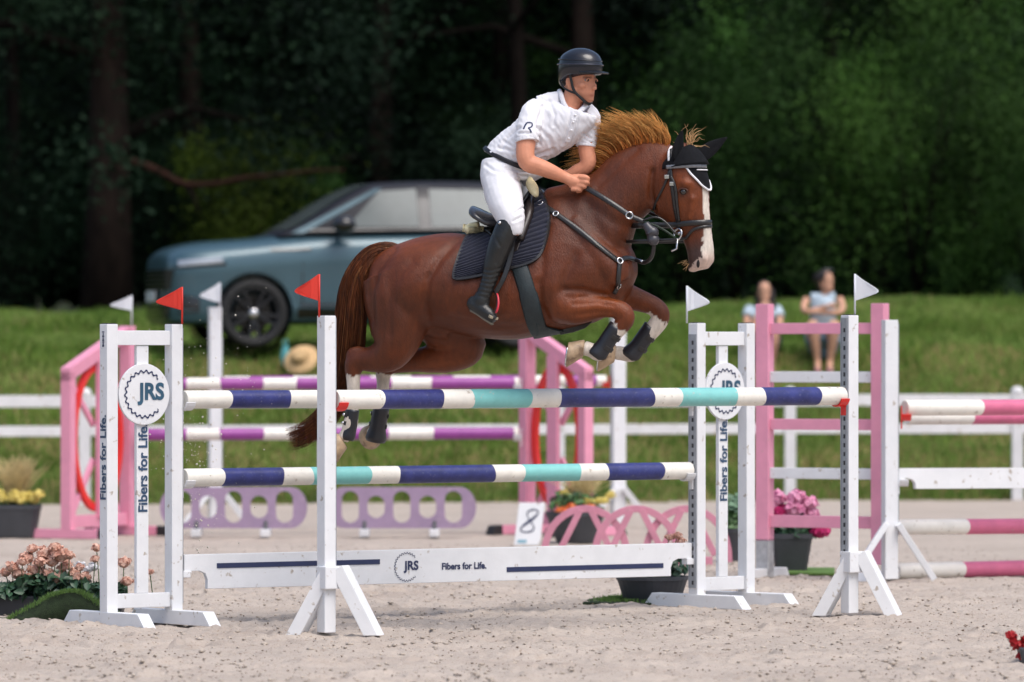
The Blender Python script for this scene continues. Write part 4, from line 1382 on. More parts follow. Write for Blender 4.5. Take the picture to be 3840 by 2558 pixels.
# direction: at the front up and slightly back, at the withers end straight back
ang = np.interp(u, [0, .2, .45, .7, .9, 1], [188, 168, 138, 118, 108, 98]) + rng.normal(0, 7, N)
lng = np.interp(u, [0, .15, .4, .65, .85, 1], [.07, .17, .25, .23, .2, .12]) * (.42 + .68 * rng.random(N) ** 1.2)
dx_, dz_ = np.cos(np.radians(ang + 9)), np.sin(np.radians(ang + 9))
side_o = rng.normal(.02, .05, N) - np.interp(u, [0, .35, .7], [.55, .25, 0])
dirv = np.stack([dx_, -side_o, dz_], -1)
clump = np.round(u * 46) / 46
cj = np.random.default_rng(9).normal(0, 1, 64)[(clump * 46).astype(int)]
dirv[:, 0] += .16 * cj
lng = lng * (1 + .10 * np.random.default_rng(19).normal(0, 1, 64)[(clump * 46).astype(int)])
up0 = np.stack([np.cos(np.radians(ang - 36)), -side_o * .5, np.sin(np.radians(ang - 36))], -1)
mid = root + up0 * (lng * .5)[:, None]
tip = root + dirv * lng[:, None]
cid = np.clip((u * 62 + rng.normal(0, .5, N)).astype(int), 0, 63)
for k in range(64):
    w_ = cid == k
    if w_.sum() > 3:
        far = np.argsort(lng[w_])[-max(2, int(w_.sum() * .3)):]
        ct = tip[w_][far].mean(0)
        mx = np.clip(rng.normal(.28, .25, w_.sum()), 0, .8)[:, None]
        tip[w_] = tip[w_] * (1 - mx) + (ct + rng.normal(0, .008, (w_.sum(), 3))) * mx
part('mane', strands('mane', root, mid, tip, .0026 + .0018 * rng.random(N), .0004, 7, wob=.010, ramp=((.6, .165, .022), (1.0, .58, .18))), MANEM, horse)
# forelock tuft behind and between the ears
N = 30
root = np.array(headp(2585, 545)) + rng.normal(0, .014, (N, 3))
ang = np.radians(rng.normal(70, 32, N)); lng = .05 + .07 * rng.random(N)
dirv = np.stack([np.cos(ang), rng.normal(0, .25, N), np.sin(ang)], -1)
mid = root + np.stack([np.cos(ang + .5), dirv[:, 1] * .5, np.sin(ang + .5)], -1) * (lng * .6)[:, None]
part('forelock', strands('forelock', root, mid, root + dirv * lng[:, None], .0026, .0007, 6, wob=.012), FOREM, horse)
# chin whiskers
N = 14
root = np.array([hit(2585, 985)[0]]) + rng.normal(0, .012, (N, 3)); root[:, 0] -= .004
tip = root + np.stack([rng.normal(-.02, .01, N), rng.normal(-.006, .008, N), rng.normal(-.02, .01, N)], -1)
part('chin_hair', strands('chin_hair', root, (root + tip) / 2, tip, .0012, .0005, 3), FOREM, horse)

# ---------------------------------------------------------------- leg boots
BOOT = mat('black_tendon_boot', (.012, .013, .018), .4, .2, 20, bump=.05, coat=.15)
STRAPM = mat('black_strap', (.02, .019, .018), .55, .2, 20)
def leg_boot(chain, back, label, lo=0, hi=1, span=128, cupr=.068, r=.053, full=False):
    """shell round the back of the cannon bone with a rounded fetlock cup and two straps"""
    pts = [V(p) for p in chain]
    th = thing('leg_boot', pts[-1], label, 'horse boot', 'protective boots on the horse legs')
    back = V(back).normalized()
    mb = MB()
    n = 14
    rs = []
    N_ = 12
    for i in range(N_ + 1):
        t = i / N_
        q = t * (len(pts) - 1); k = min(int(q), len(pts) - 2); f = q - k
        c = pts[k].lerp(pts[k + 1], f)
        axd = (pts[-1] - pts[0]).normalized()
        bk = (back - axd * back.dot(axd)).normalized(); lt = axd.cross(bk)
        rr = r + (cupr - r) * max(0, (t - .55) / .45) ** 1.3
        if t > .9: rr *= 1 - .2 * (t - .9) / .1
        sp_ = span - (28 if t > .85 else 0) * (t - .85) / .15
        o_ = [c + (bk * math.cos(R(-sp_ + 2 * sp_ * j / n)) + lt * math.sin(R(-sp_ + 2 * sp_ * j / n)) * .86) * rr for j in range(n + 1)]
        i_ = [c + (bk * math.cos(R(-sp_ + 2 * sp_ * j / n)) + lt * math.sin(R(-sp_ + 2 * sp_ * j / n)) * .86) * (rr - .009) for j in range(n, -1, -1)]
        rs.append(o_ + i_)
    mb.rings(rs)
    part('shell', mb, BOOT, th, smooth=True)
    axd = (pts[-1] - pts[0]).normalized(); bk = (back - axd * back.dot(axd)).normalized(); lt = axd.cross(bk)
    for t in (.22, .5):
        q = t * (len(pts) - 1); k = min(int(q), len(pts) - 2)
        c = pts[k].lerp(pts[k + 1], q - k)
        P_ = [c + (bk * math.cos(R(a)) + lt * math.sin(R(a)) * .9) * (r * (.80 + .20 * abs(math.cos(R((a - 180) * .75 + 90)))) + .001) for a in range(80, 281, 20)]
        part('strap', ribbon(P_, [(p - c).normalized() for p in P_], .024, .003), STRAPM, th)
        s1 = c + (bk * math.cos(R(110)) + lt * math.sin(R(110)) * .9) * (r + .006)
        part('stud', MB().ball(s1, .009, .009, .009, 10, 6), STEEL, th, smooth=True)
leg_boot([hp(2318, 1226, .16), hp(2270, 1298, .16), hp(2236, 1340, .16)], V((-.85, 0, -.35)), 'black open-fronted boot on the near front leg')
leg_boot([hp(2448, 1228, -.13), hp(2398, 1300, -.13), hp(2360, 1342, -.13)], V((-.85, 0, -.35)), 'black open-fronted boot on the far front leg')
leg_boot([hp(1321, 1535, .15), hp(1314, 1590, .15), hp(1300, 1650, .15)], V((.75, -.75, 0)), 'black boot on the near hind leg above the pale hoof', span=150, r=.042, cupr=.048)
leg_boot([hp(1431, 1525, -.14), hp(1418, 1595, -.14), hp(1408, 1655, -.16)], V((-.15, -1, 0)), 'large black cupped boot on the far hind leg', span=150, cupr=.076, r=.052)
# ================================================================ saddle and tack
LEATH = mat('black_leather', (.018, .017, .017), .32, .3, 14, bump=.1, bscale=90, coat=.12)
LEATHB = mat('dark_brown_leather', (.03, .022, .02), .38, .3, 10, bump=.08, bscale=70, coat=.1)
SEATM = mat('polished_saddle_seat', (.035, .033, .037), .2, .15, 8, coat=.5)
PADM = mat('navy_quilted_cloth', (.010, .012, .028), .85, .25, 30, bump=.2, bscale=220, sheen=.1)
SHEEP = mat('cream_sheepskin', (.86, .76, .46), .95, .1, 45, bump=.3, bscale=120)
TEALW = mat('dark_teal_webbing', (.014, .024, .028), .6, .2, 25, bump=.15, bscale=120)
WPIPE = mat('white_piping', (.8, .8, .82), .6, .05, 20)

def patch(rows, lift, th, near=True, nu=24, nv=None, ribs=0, rib_h=.004, sag=0.0, bvh=None):
    """cloth or leather panel laid on the horse: rows of (left x,y, right x,y) from top to bottom"""
    s = spline(rows, nv or 10)
    O, I_ = [], []
    M = len(s)
    for i, q in enumerate(s):
        ro, ri = [], []
        for j in range(nu + 1):
            t = j / nu
            x = q[0] * (1 - t) + q[2] * t; y = q[1] * (1 - t) + q[3] * t
            p, n_ = hit(x, y, bvh, near)
            h = lift + th
            if ribs:
                h += rib_h * abs(math.sin(math.pi * ribs * (i / (M - 1) + .06 * t)))
            ro.append(p + n_ * h); ri.append(p + n_ * lift)
        O.append(ro); I_.append(ri)
    def smooth_grid(G):
        for _ in range(2):
            H_ = [[v.copy() for v in r_] for r_ in G]
            for i in range(1, len(G) - 1):
                for j in range(1, len(G[0]) - 1):
                    H_[i][j] = G[i][j] * .5 + (G[i - 1][j] * 0 + G[i + 1][j] * 0 + (G[i][j - 1] + G[i][j + 1])) * .25
            G = H_
        return G
    O = smooth_grid(O)
    mb = MB()
    w = nu + 1
    vs = [p for r_ in O for p in r_] + [p for r_ in I_ for p in r_]
    n0 = M * w
    fs = []
    for i in range(M - 1):
        for j in range(nu):
            a = i * w + j
            fs.append((a, a + 1, a + w + 1, a + w)); fs.append((n0 + a, n0 + a + w, n0 + a + w + 1, n0 + a + 1))
    bd = [(0, j) for j in range(nu)] + [(i, nu) for i in range(M - 1)] + [(M - 1, j) for j in range(nu, 0, -1)] + [(i, 0) for i in range(M - 1, 0, -1)]
    for k in range(len(bd)):
        a = bd[k][0] * w + bd[k][1]; b = bd[(k + 1) % len(bd)][0] * w + bd[(k + 1) % len(bd)][1]
        fs.append((a, a + n0, b + n0, b))
    mb.add(vs, fs)
    return mb
pad = thing('saddle_pad', hp(1880, 1000), 'navy quilted saddle pad under the black saddle', 'saddle pad')
pad_rows = [(1768, 884, 2030, 712), (1748, 898, 2046, 752), (1728, 945, 2062, 820), (1710, 995, 2052, 895), (1702, 1030, 2024, 958), (1712, 1050, 1985, 990)]
part('near_panel', patch(pad_rows, .002, .013, True, 30, 44, 20, .007), PADM, pad, smooth=True)
part('far_panel', patch(pad_rows, .002, .014, False, 30, 10, 26, .0045), PADM, pad, smooth=True)
e1 = [(q[0], q[1]) for q in pad_rows]; e2 = [(q[2], q[3]) for q in pad_rows]
part('binding', strap(e1 + [(1800, 1038), (1900, 1012)] + e2[::-1], .016, .018), LEATH, pad)

sad = thing('saddle', hp(1890, 820), 'black jumping saddle with polished cantle on the navy pad', 'saddle')
part('flap', patch([(1838, 850, 2010, 728), (1845, 880, 2005, 780), (1865, 920, 1985, 850), (1880, 950, 1962, 905), (1895, 965, 1945, 945)], .018, .008, True, 16, 8), LEATHB, sad, smooth=True)
part('flap', patch([(1838, 850, 2010, 728), (1845, 880, 2005, 780), (1865, 920, 1985, 850), (1880, 950, 1962, 905), (1895, 965, 1945, 945)], .018, .008, False, 16, 8), LEATHB, sad, smooth=True)
part('knee_roll', strap([(1992, 735), (2000, 790), (1980, 850), (1955, 910)], .05, .026, True, .024), LEATHB, sad, smooth=True)
# seat: x, centre y, half width, half height
mb = MB(); rs = []
for q in spline([(1768, 786, .06, .012), (1776, 790, .115, .026), (1800, 802, .155, .03), (1850, 826, .15, .034), (1905, 822, .12, .036), (1960, 770, .10, .034), (1996, 716, .075, .028), (2008, 700, .04, .014)], 4):
    c = hp(q[0], q[1])
    rs.append([c + HN * (q[2] * math.cos(2 * math.pi * k / 20)) + ZU * (q[3] * math.sin(2 * math.pi * k / 20) - .10 * q[2] * math.cos(2 * math.pi * k / 20) ** 2 * (1.6 if math.sin(2 * math.pi * k / 20) < .3 else 1.1)) for k in range(20)])
mb.rings(rs)
part('seat', mb, SEATM, sad, smooth=True)
for near in (True, False):
    part('skirt', patch([(1786, 806, 1900, 838), (1790, 830, 1900, 860), (1800, 852, 1895, 885)], .03, .02, near, 10, 6), LEATH, sad, smooth=True)
    part('sweat_flap', patch([(1768, 838, 1860, 856), (1782, 862, 1850, 900)], .02, .016, near, 8, 6), LEATH, sad, smooth=True)
# half pad of sheepskin showing before and behind the saddle
hpad = thing('half_pad', hp(1890, 860), 'cream sheepskin half pad peeking out at pommel and cantle', 'half pad')
part('rear_roll', patch([(1740, 850, 1814, 832), (1734, 870, 1814, 856), (1752, 890, 1808, 884)], .014, .04, True, 10, 6), SHEEP, hpad, smooth=True)
part('rear_roll', patch([(1738, 858, 1812, 842), (1736, 872, 1812, 858), (1752, 886, 1806, 880)], .012, .03, False, 10, 6), SHEEP, hpad, smooth=True)
mb = MB()
limb(mb, [(1740, 862, .010, .0), (1762, 850, .018, .02), (1795, 842, .018, .03)], m=4)
part('spine_roll', mb, SHEEP, hpad, smooth=True)
mb = MB()
limb(mb, [(1988, 668, .012, .06), (1990, 690, .027, .085), (2002, 712, .027, .11), (2012, 735, .012, .13)], m=4)
part('pommel_tuft', mb, SHEEP, hpad, smooth=True)
mb = MB()
limb(mb, [(1988, 668, .012, -.06), (1990, 690, .027, -.085), (2002, 712, .027, -.11), (2012, 735, .012, -.13)], m=4)
part('pommel_tuft', mb, SHEEP, hpad, smooth=True)
# girth with belly guard
gir = thing('girth', hp(1990, 1240), 'dark teal girth with belly guard behind the front legs', 'girth')
for near in (True, False):
    part('strap', strap([(1935, 960), (1958, 1030), (1982, 1110), (2000, 1180), (2014, 1225), (2028, 1250)], [.10, .10, .095, .09, .09, .09, .09, .09, .1], .01, near, .004), TEALW, gir, smooth=True)
    part('guard', patch([(2010, 1205, 2060, 1228), (2012, 1228, 2120, 1236), (2010, 1246, 2150, 1240), (2000, 1262, 2130, 1250)], .004, .010, near, 14, 6), TEALW, gir, smooth=True)
mb = MB(); pts = [hp(x, y, .05) for x, y in ((2100, 1246), (2150, 1236), (2190, 1222), (2215, 1200))]
part('guard_strap', ribbon(pts, [HN] * 4, .03, .006), LEATH, gir)

# stirrups
def stirrup(off, s_, label):
    st = thing('stirrup', hp(1850, 1165, off), label, 'stirrup', 'stirrups of the saddle')
    lea = [(1925, 880, off - .03 * s_), (1915, 960, off - .02 * s_), (1890, 1040, off), (1862, 1092, off)]
    s = spline(lea, 5)
    part('leather', ribbon([hp(*q) for q in s], [HN * s_] * len(s), .026, .005), LEATH, st)
    mb = MB()
    fw = V((.86, 0, -.5)).normalized()
    top = hp(1856, 1094, off)
    side = (HN * s_ * .6 + fw * .55).normalized()
    L = [top + side * (.058 * math.sin(R(a))) + V((-.25, 0, -1)).normalized() * (.065 - .065 * math.cos(R(a))) for a in range(-150, 151, 15)]
    mb.tube(L, .007, 8)
    part('iron', mb, LEATH, st, smooth=True)
    mb = MB()
    Lr = [top + side * (.066 * math.sin(R(a))) + V((-.25, 0, -1)).normalized() * (.065 - .065 * math.cos(R(a))) for a in range(20, 121, 12)]
    mb.tube(Lr, .006, 8)
    part('safety_strip', mb, mat('red_rubber', (.55, .03, .05), .4), st, smooth=True)
    mb = MB()
    bt = top + V((-.25, 0, -1)).normalized() * .124
    mb.box(bt, .055, .028, .008, (side, side.cross(V((.25, 0, 1)).normalized()).normalized(), V((.25, 0, 1)).normalized()))
    part('tread', mb, mat('tan_tread', (.28, .24, .17), .7), st, bevel=.004)
stirrup(.36, 1, 'black stirrup with red strip round the near boot')
stirrup(-.36, -1, 'black stirrup on the far side of the horse')

# breastplate
bp_ = thing('breastplate', hp(2321, 980), 'black leather breastplate across the horse shoulder', 'breastplate')
for near in (True, False):
    part('shoulder_strap', strap([(2022, 758), (2090, 806), (2160, 856), (2240, 920), (2300, 968), (2322, 982)], .030, .007, near, .004), LEATH, bp_, smooth=True)
part('breast_strap', strap([(2322, 982), (2318, 1030), (2314, 1072), (2300, 1100)], .026, .007, True, .006), LEATH, bp_, smooth=True)
part('front_strap', strap([(2322, 978), (2350, 968), (2384, 978)], .026, .007, True, .006), LEATH, bp_, smooth=True)
for x, y, r_ in ((2031, 765, .017), (2321, 981, .016), (2086, 806, .014), (2314, 1070, .014)):
    p, n_ = hit(x, y)
    a_ = n_.orthogonal().normalized(); b_ = n_.cross(a_)
    mb = MB(); mb.tube([p + n_ * .014 + (a_ * math.cos(R(t)) + b_ * math.sin(R(t))) * r_ for t in range(0, 360, 24)], .0042, 8, closed=True)
    part('ring', mb, STEEL, bp_, smooth=True)
p, n_ = hit(2242, 924)
mb = MB(); mb.box(p + n_ * .012, .018, .004, .003, (V((.78, 0, -.6)), n_, V((.6, 0, .78)))); part('maker_plate', mb, STEEL, bp_)

# bridle, reins and martingale fork
br = thing('bridle', headp(2540, 800), 'black bridle with noseband and cheek straps on the horse head', 'bridle')
part('cheekpiece', strap([(2520, 560), (2514, 600), (2516, 650), (2524, 720), (2534, 790), (2548, 852)], .022, .006), LEATH, br, smooth=True)
part('cheekpiece', strap([(2516, 660), (2534, 700), (2540, 770), (2548, 830)], .016, .009), LEATH, br, smooth=True)
def around(y0, y1, lift, w, th, a0=0, a1=360, n=40, cx=2570):
    """strap that runs round the head between the heights of two rows (front row y0, back row y1)"""
    pts, nrm = [], []
    for k in range(n):
        a = R(a0 + (a1 - a0) * k / (n if a1 - a0 >= 360 else n - 1))
        y = (y0 + y1) / 2 + (y0 - y1) / 2 * math.cos(a)
        fx, bx = np.interp(y, [580, 640, 705, 772, 830, 885, 935], [2612, 2636, 2650, 2654, 2658, 2664, 2670]), np.interp(y, [640, 702, 762, 812, 856, 896, 942], [2468, 2456, 2458, 2476, 2520, 2560, 2580])
        c = headp((fx + bx) / 2, y)
        dv = HF * math.cos(a) + HS * math.sin(a)
        r_ = HBVH.ray_cast(c + dv * .5, -dv, .6)
        if r_[0] is None: continue
        pts.append(r_[0]); nrm.append(dv)
    for _ in range(2):
        pts = [(pts[i - 1] + pts[i] * 2 + pts[(i + 1) % len(pts)]) / 4 if (a1 - a0 >= 360 or 0 < i < len(pts) - 1) else pts[i] for i in range(len(pts))]
    return ribbon(pts, nrm, w, th, lift, closed=a1 - a0 >= 360)
part('noseband', around(836, 846, .004, .030, .008), LEATH, br, smooth=True)
part('flash_strap', around(850, 908, .004, .016, .006), LEATH, br, smooth=True)
part('browband', around(624, 632, .012, .022, .008, -105, 105), mat('silver_trimmed_leather', (.22, .23, .25), .3, .3, 60, metal=.4), br, smooth=True)
part('throatlash', strap([(2512, 640), (2496, 690), (2470, 740), (2452, 786)], .013, .006), LEATH, br, smooth=True)
for x, y in ((2506, 664), (2524, 690)):
    p, n_ = hit(x, y); part('buckle', MB().box(p + n_ * .012, .012, .004, .010, (V((1, 0, 0)), n_, ZU)), STEEL, br, bevel=.002)
pbit, nb_ = hit(2552, 872)
mb = MB()
t1 = V((.2, 0, 1)).normalized(); t2 = nb_.cross(t1).normalized()
mb.tube([pbit + nb_ * .022 + t1 * (.030 * math.cos(R(a))) + t2 * (.026 * math.sin(R(a))) for a in range(0, 360, 20)], .0058, 8, closed=True)
part('bit_ring', mb, STEEL, br, smooth=True)
mb = MB(); mb.tube([pbit + nb_ * .03 + V((.004, 0, -.02)), pbit + nb_ * .032 + V((0, 0, -.075)), pbit + nb_ * .03 + V((-.03, 0, -.088))], .0055, 8)
part('bit_shank', mb, STEEL, br, smooth=True)
mb = MB(); mb.tube([pbit + nb_ * .02, pbit - nb_ * .14], .007, 8); part('mouthpiece', mb, STEEL, br, smooth=True)
hand_near = hp(2190, 700, .12)
bit = pbit + nb_ * .03 + V((-.005, -.005, -.02))
def hang(a, b, sag, n=14, side=0.0):
    return [a.lerp(b, k / n) + V((0, -side * math.sin(math.pi * k / n), -sag * math.sin(math.pi * k / n))) for k in range(n + 1)]
def rein(a, b, w, sag, m_, name, par, side=.05):
    L = hang(V(a), V(b), sag, side=side)
    part(name, ribbon(L, [V((0, -1, .25)).normalized()] * len(L), w, .006), m_, par, smooth=True)
ringp = hp(2360, 808, .17)
rn = thing('reins', hand_near, 'black rubber reins running from the rider hands to the bit', 'reins')
rein(hand_near, ringp, .030, -.004, LEATH, 'rubber_grip', rn, .03)
rein(ringp, hp(2415, 832, .17), .026, .0, LEATH, 'rein_strap', rn, 0)
rein(hp(2415, 832, .17), bit, .012, -.012, mat('dark_green_rein', (.012, .03, .016), .5), 'rein_strap', rn, 0)
rein(hp(2412, 828, .17), hp(2535, 880, .17), .010, -.05, LEATH, 'rein_strap', rn, 0)
rein(hp(2190, 690, -.12), headp(2600, 880, -.08), .022, 0, LEATH, 'far_rein', rn, -.05)
mb = MB(); mb.tube([ringp + V((math.cos(R(a)) * .018, -.012, math.sin(R(a)) * .018)) for a in range(0, 360, 24)], .0045, 8, closed=True)
part('ring', mb, STEEL, rn, smooth=True)
mg = thing('martingale', hp(2400, 980), 'black martingale fork looping from breastplate to the reins', 'martingale')
fork = spline([(2384, 976, .05), (2420, 984, .10), (2444, 962, .14), (2452, 920, .16), (2448, 885, .165), (2428, 846, .17)], 5)
mb = MB(); mb.tube([hp(*q) for q in fork], .011, 8, flat=(V((0, 1, 0)), .5)); part('fork_strap', mb, LEATH, mg, smooth=True)
mb = MB(); limb(mb, [(2452, 918, .018, .16), (2450, 900, .034, .165), (2444, 884, .026, .168), (2446, 872, .036, .168), (2434, 858, .026, .17), (2420, 838, .020, .17)], m=3)
part('rubber_stop', mb, mat('grey_rubber', (.05, .05, .06), .35, .2, 20), mg, smooth=True)
mb = MB(); mb.tube([hp(2390, 976, .05), hp(2412, 982, .09)], .009, 8); part('buckle', mb, STEEL, mg, smooth=True)

# ear bonnet
bon = thing('ear_bonnet', headp(2580, 560), 'black ear bonnet with white piping over the horse ears', 'ear bonnet')
BON = mat('black_knit_cloth', (.006, .0065, .0085), .9, .3, 40, bump=.25, bscale=260, spec=.2)
mb = MB(); rs = []
for q in spline([(2588, 548, 2512, 592, .058), (2616, 580, 2492, 616, .088), (2638, 618, 2490, 640, .106)], 4):
    a, b = headp(q[0] + 6, q[1] - 4), headp(q[2], q[3])
    rs.append(ring((a + b) / 2, (a - b) / 2 * 1.05, HS * (q[4] + .008), 26, 0, .9))
mb.rings(rs)
part('cap', mb, BON, bon, smooth=True)
def ear(base, tip, w, facing, name='ear_cover'):
    mb = MB(); rs = []
    ax_ = (V(tip) - V(base)).normalized(); fc = V(facing).normalized(); fc = (fc - ax_ * fc.dot(ax_)).normalized(); lt = ax_.cross(fc)
    L = (V(tip) - V(base)).length
    for t, k in ((-.15, .75), (0, .95), (.2, 1.0), (.45, .88), (.7, .58), (.88, .28), (1.0, .05)):
        c = V(base) + ax_ * (L * t) - fc * (.012 * math.sin(t * 2.5))
        rs.append([c + lt * (w * k * math.cos(2 * math.pi * j / 16)) + fc * (w * k * .55 * math.sin(2 * math.pi * j / 16) * (1 if math.sin(2 * math.pi * j / 16) < 0 else .35)) for j in range(16)])
    mb.rings(rs)
    return part(name, mb, BON, bon, smooth=True)
ear(headp(2566, 592, .074), headp(2592, 490, .088), .043, V((.7, -.7, .1)))
ear(headp(2604, 584, -.068), headp(2672, 514, -.165), .042, V((.7, -.7, .3)))
# brow flap: a shield hanging on the forehead
rows = []
cols_ = [(632, .082), (655, .078), (680, .062), (700, .044), (714, .014)]
mb = MB(); G = []
edge = []
for y, w in spline(cols_, 3):
    row = []
    for j in range(13):
        sv = -w + 2 * w * j / 12
        fx = np.interp(y, [580, 640, 705, 772], [2612, 2636, 2650, 2654])
        r_ = HBVH.ray_cast(headp(fx, y, sv) + HF * .3, -HF, .6)
        p = (r_[0] if r_[0] is not None else headp(fx, y, sv)) + HF * .010
        row.append(p)
    G.append(row)
vs = [p for r_ in G for p in r_] + [p - HF * .006 for r_ in G for p in r_]
n0 = len(G) * 13; fs = []
for i in range(len(G) - 1):
    for j in range(12):
        a = i * 13 + j; fs += [(a, a + 1, a + 14, a + 13), (n0 + a, n0 + a + 13, n0 + a + 14, n0 + a + 1)]
mb.add(vs, fs)
fl_ = part('brow_flap', mb, BON, bon, smooth=True)
E = [r_[0] for r_ in G] + [r_[-1] for r_ in G[::-1]]
mb = MB(); mb.tube([p + HF * .002 for p in E], .006, 8); part('white_piping', mb, WPIPE, fl_, smooth=True)
mb = MB(); mb.tube([p + HF * .004 + (V((0, 0, 1)) * .010) for p in [r_[6].lerp(r_[j], .72) for r_ in G[2:3] for j in range(13)]], .0035, 6); part('silver_piping', mb, WPIPE, fl_, smooth=True)
part('neck_piping', strap([(2516, 556), (2511, 580), (2512, 606)], .012, .006, True, .008), WPIPE, bon, smooth=True)
# ================================================================ rider
SKIN = mat('rider_skin', (.62, .27, .165), .5, .12, 14, bump=.06, bscale=150, spec=.35)
SHIRT = mat('white_shirt_cloth', (.74, .74, .78), .8, .04, 10, bump=.25, bscale=14, sheen=.1)
BREECH = mat('white_breeches', (.74, .74, .77), .75, .05, 8, bump=.25, bscale=12, dirt=(.4, .37, .35), dirt_amt=.7, dirt_scale=9)
RBOOT = mat('black_riding_boot', (.012, .013, .013), .36, .3, 18, bump=.15, bscale=50)
BELT = mat('black_belt', (.01, .01, .014), .4)
rider = thing('person', hp(1850, 640), 'rider in white shirt, white breeches, black boots and black helmet on the horse', 'person')
RPHI = R(40)
RF = V((math.cos(RPHI), -math.sin(RPHI), 0)); RS = V((-math.sin(RPHI), -math.cos(RPHI), 0))
RDC = HD(2170) - .02
def rh(x, y, a=0.0, s=0.0):
    """rider head frame: picture point of the head axis + a forward + s to the near side"""
    return P(x, y, RDC) + RF * a + RS * s
BM = MB()
rs = []
hd = [(2172, 386, .062, .014, .012, 0), (2172, 380, .052, .034, .028, 0), (2172, 368, .038, .054, .042, 0), (2172, 350, .018, .076, .056, 0), (2172, 328, .004, .092, .064, 0), (2172, 305, -.002, .097, .069, 0), (2172, 280, -.004, .099, .073, 0), (2174, 250, -.004, .098, .074, 0), (2176, 222, -.004, .085, .064, 0), (2177, 204, -.004, .05, .04, 0)]
for q in spline(hd, 3):
    c = rh(q[0], q[1], q[2])
    rs.append(ring(c, RF * q[3], RS * q[4], 28, -.12, .92))
BM.rings(rs)
# nose, brow, lips, chin, ears, cheekbones
BM.rings([[rh(2172, y, a + (w if k == 0 else -.02), (0 if k == 0 else (s2 if k == 1 else -s2))) for k in range(3)] for y, a, w, s2 in ((294, .088, .008, .010), (310, .088, .021, .013), (325, .086, .036, .016), (334, .084, .037, .020), (340, .082, .018, .016))])
BM.ball(rh(2172, 333, .106), .014, .015, .011, ax=(RF, RS, ZU))
BM.tube([rh(2172, 291, .074, s_) for s_ in (-.045, -.02, 0, .02, .045)], [.008, .011, .008, .011, .008], 8)
BM.tube([rh(2172, 356, .080 - abs(s_) * .5, s_) for s_ in (-.02, 0, .02)], [.005, .0075, .005], 8)
BM.tube([rh(2172, 362, .080 - abs(s_) * .5, s_) for s_ in (-.017, 0, .017)], [.005, .0075, .005], 8)
BM.ball(rh(2172, 374, .072), .022, .026, .018, ax=(RF, RS, ZU))
for s_ in (-1, 1):
    BM.ball(rh(2172, 322, .055, s_ * .046), .026, .018, .02, ax=(RF, RS, ZU))
    BM.ball(rh(2172, 308, -.012, s_ * .072), .020, .008, .030, ax=((RF * .9 + RS * (-.4 * s_)).normalized(), RS, ZU))
# neck, chest core
def limbR(mb, secs, m=3, n=14):
    limb(mb, secs, hp, m, n)
limbR(BM, [(2120, 430, .075, .02), (2140, 395, .06, .02), (2152, 360, .056, .03), (2160, 325, .054, .04)])
torso = [(1812, 566, 1982, 646, .124), (1864, 508, 2068, 592, .125), (1936, 452, 2150, 545, .132), (1980, 398, 2222, 478, .13), (2030, 378, 2238, 440, .105), (2078, 374, 2196, 436, .065)]
def torso_rings(sc, add):
    out = []
    for q in spline(torso, 4):
        a, b = hp(q[0], q[1]), hp(q[2], q[3])
        c = (a + b) / 2; h_ = (a - b) / 2
        out.append(ring(c, h_ * sc, V((0, -1, 0)) * (q[4] * sc + add), 30, 0, .95))
    return out
BM.rings(torso_rings(.8, 0))
NA = [(1995, 432, .056, .09), (1982, 480, .055, .14), (1972, 540, .052, .18), (1970, 585, .050, .2), (1982, 612, .049, .2), (2020, 625, .046, .19), (2065, 643, .041, .17), (2105, 660, .033, .14), (2128, 670, .030, .13)]
limbR(BM, NA)
FA = [(2212, 440, .055, -.05), (2206, 500, .05, -.04), (2200, 560, .046, -.03), (2206, 605, .044, -.02), (2192, 630, .042, -.02), (2160, 645, .038, -.02), (2130, 662, .031, -.02)]
limbR(BM, FA)
def fist(sgn, dx, dy, off):
    """closed hand round the rein: palm, four curled fingers, thumb on top"""
    limbR(BM, [(2122 + dx, 668 + dy, .028, off), (2146 + dx, 678 + dy, .033, off), (2170 + dx, 686 + dy, .030, off)], 3, 12)
    limbR(BM, [(2140 + dx, 690 + dy, .022, off), (2164 + dx, 702 + dy, .020, off)], 3, 10)
    for k, (x, y, r_) in enumerate(((2203, 668, .0115), (2201, 685, .012), (2190, 700, .0115), (2174, 713, .010))):
        x += dx; y += dy
        limbR(BM, [(x - 32, y - 3, .0125, off + .012 * sgn), (x - 6, y - 2, .0125, off + .02 * sgn), (x + 3, y + 2, r_, off + .006 * sgn), (x + 1, y + 5, r_ * .95, off - .024 * sgn), (x - 14, y + 6, r_ * .9, off - .034 * sgn)], 3, 9)
    limbR(BM, [(2142 + dx, 664 + dy, .014, off - .01 * sgn), (2168 + dx, 660 + dy, .0125, off - .018 * sgn), (2192 + dx, 661 + dy, .011, off - .016 * sgn), (2204 + dx, 664 + dy, .009, off - .012 * sgn)], 3, 9)
fist(1, 0, 0, .13)
fist(-1, -14, -16, -.04)
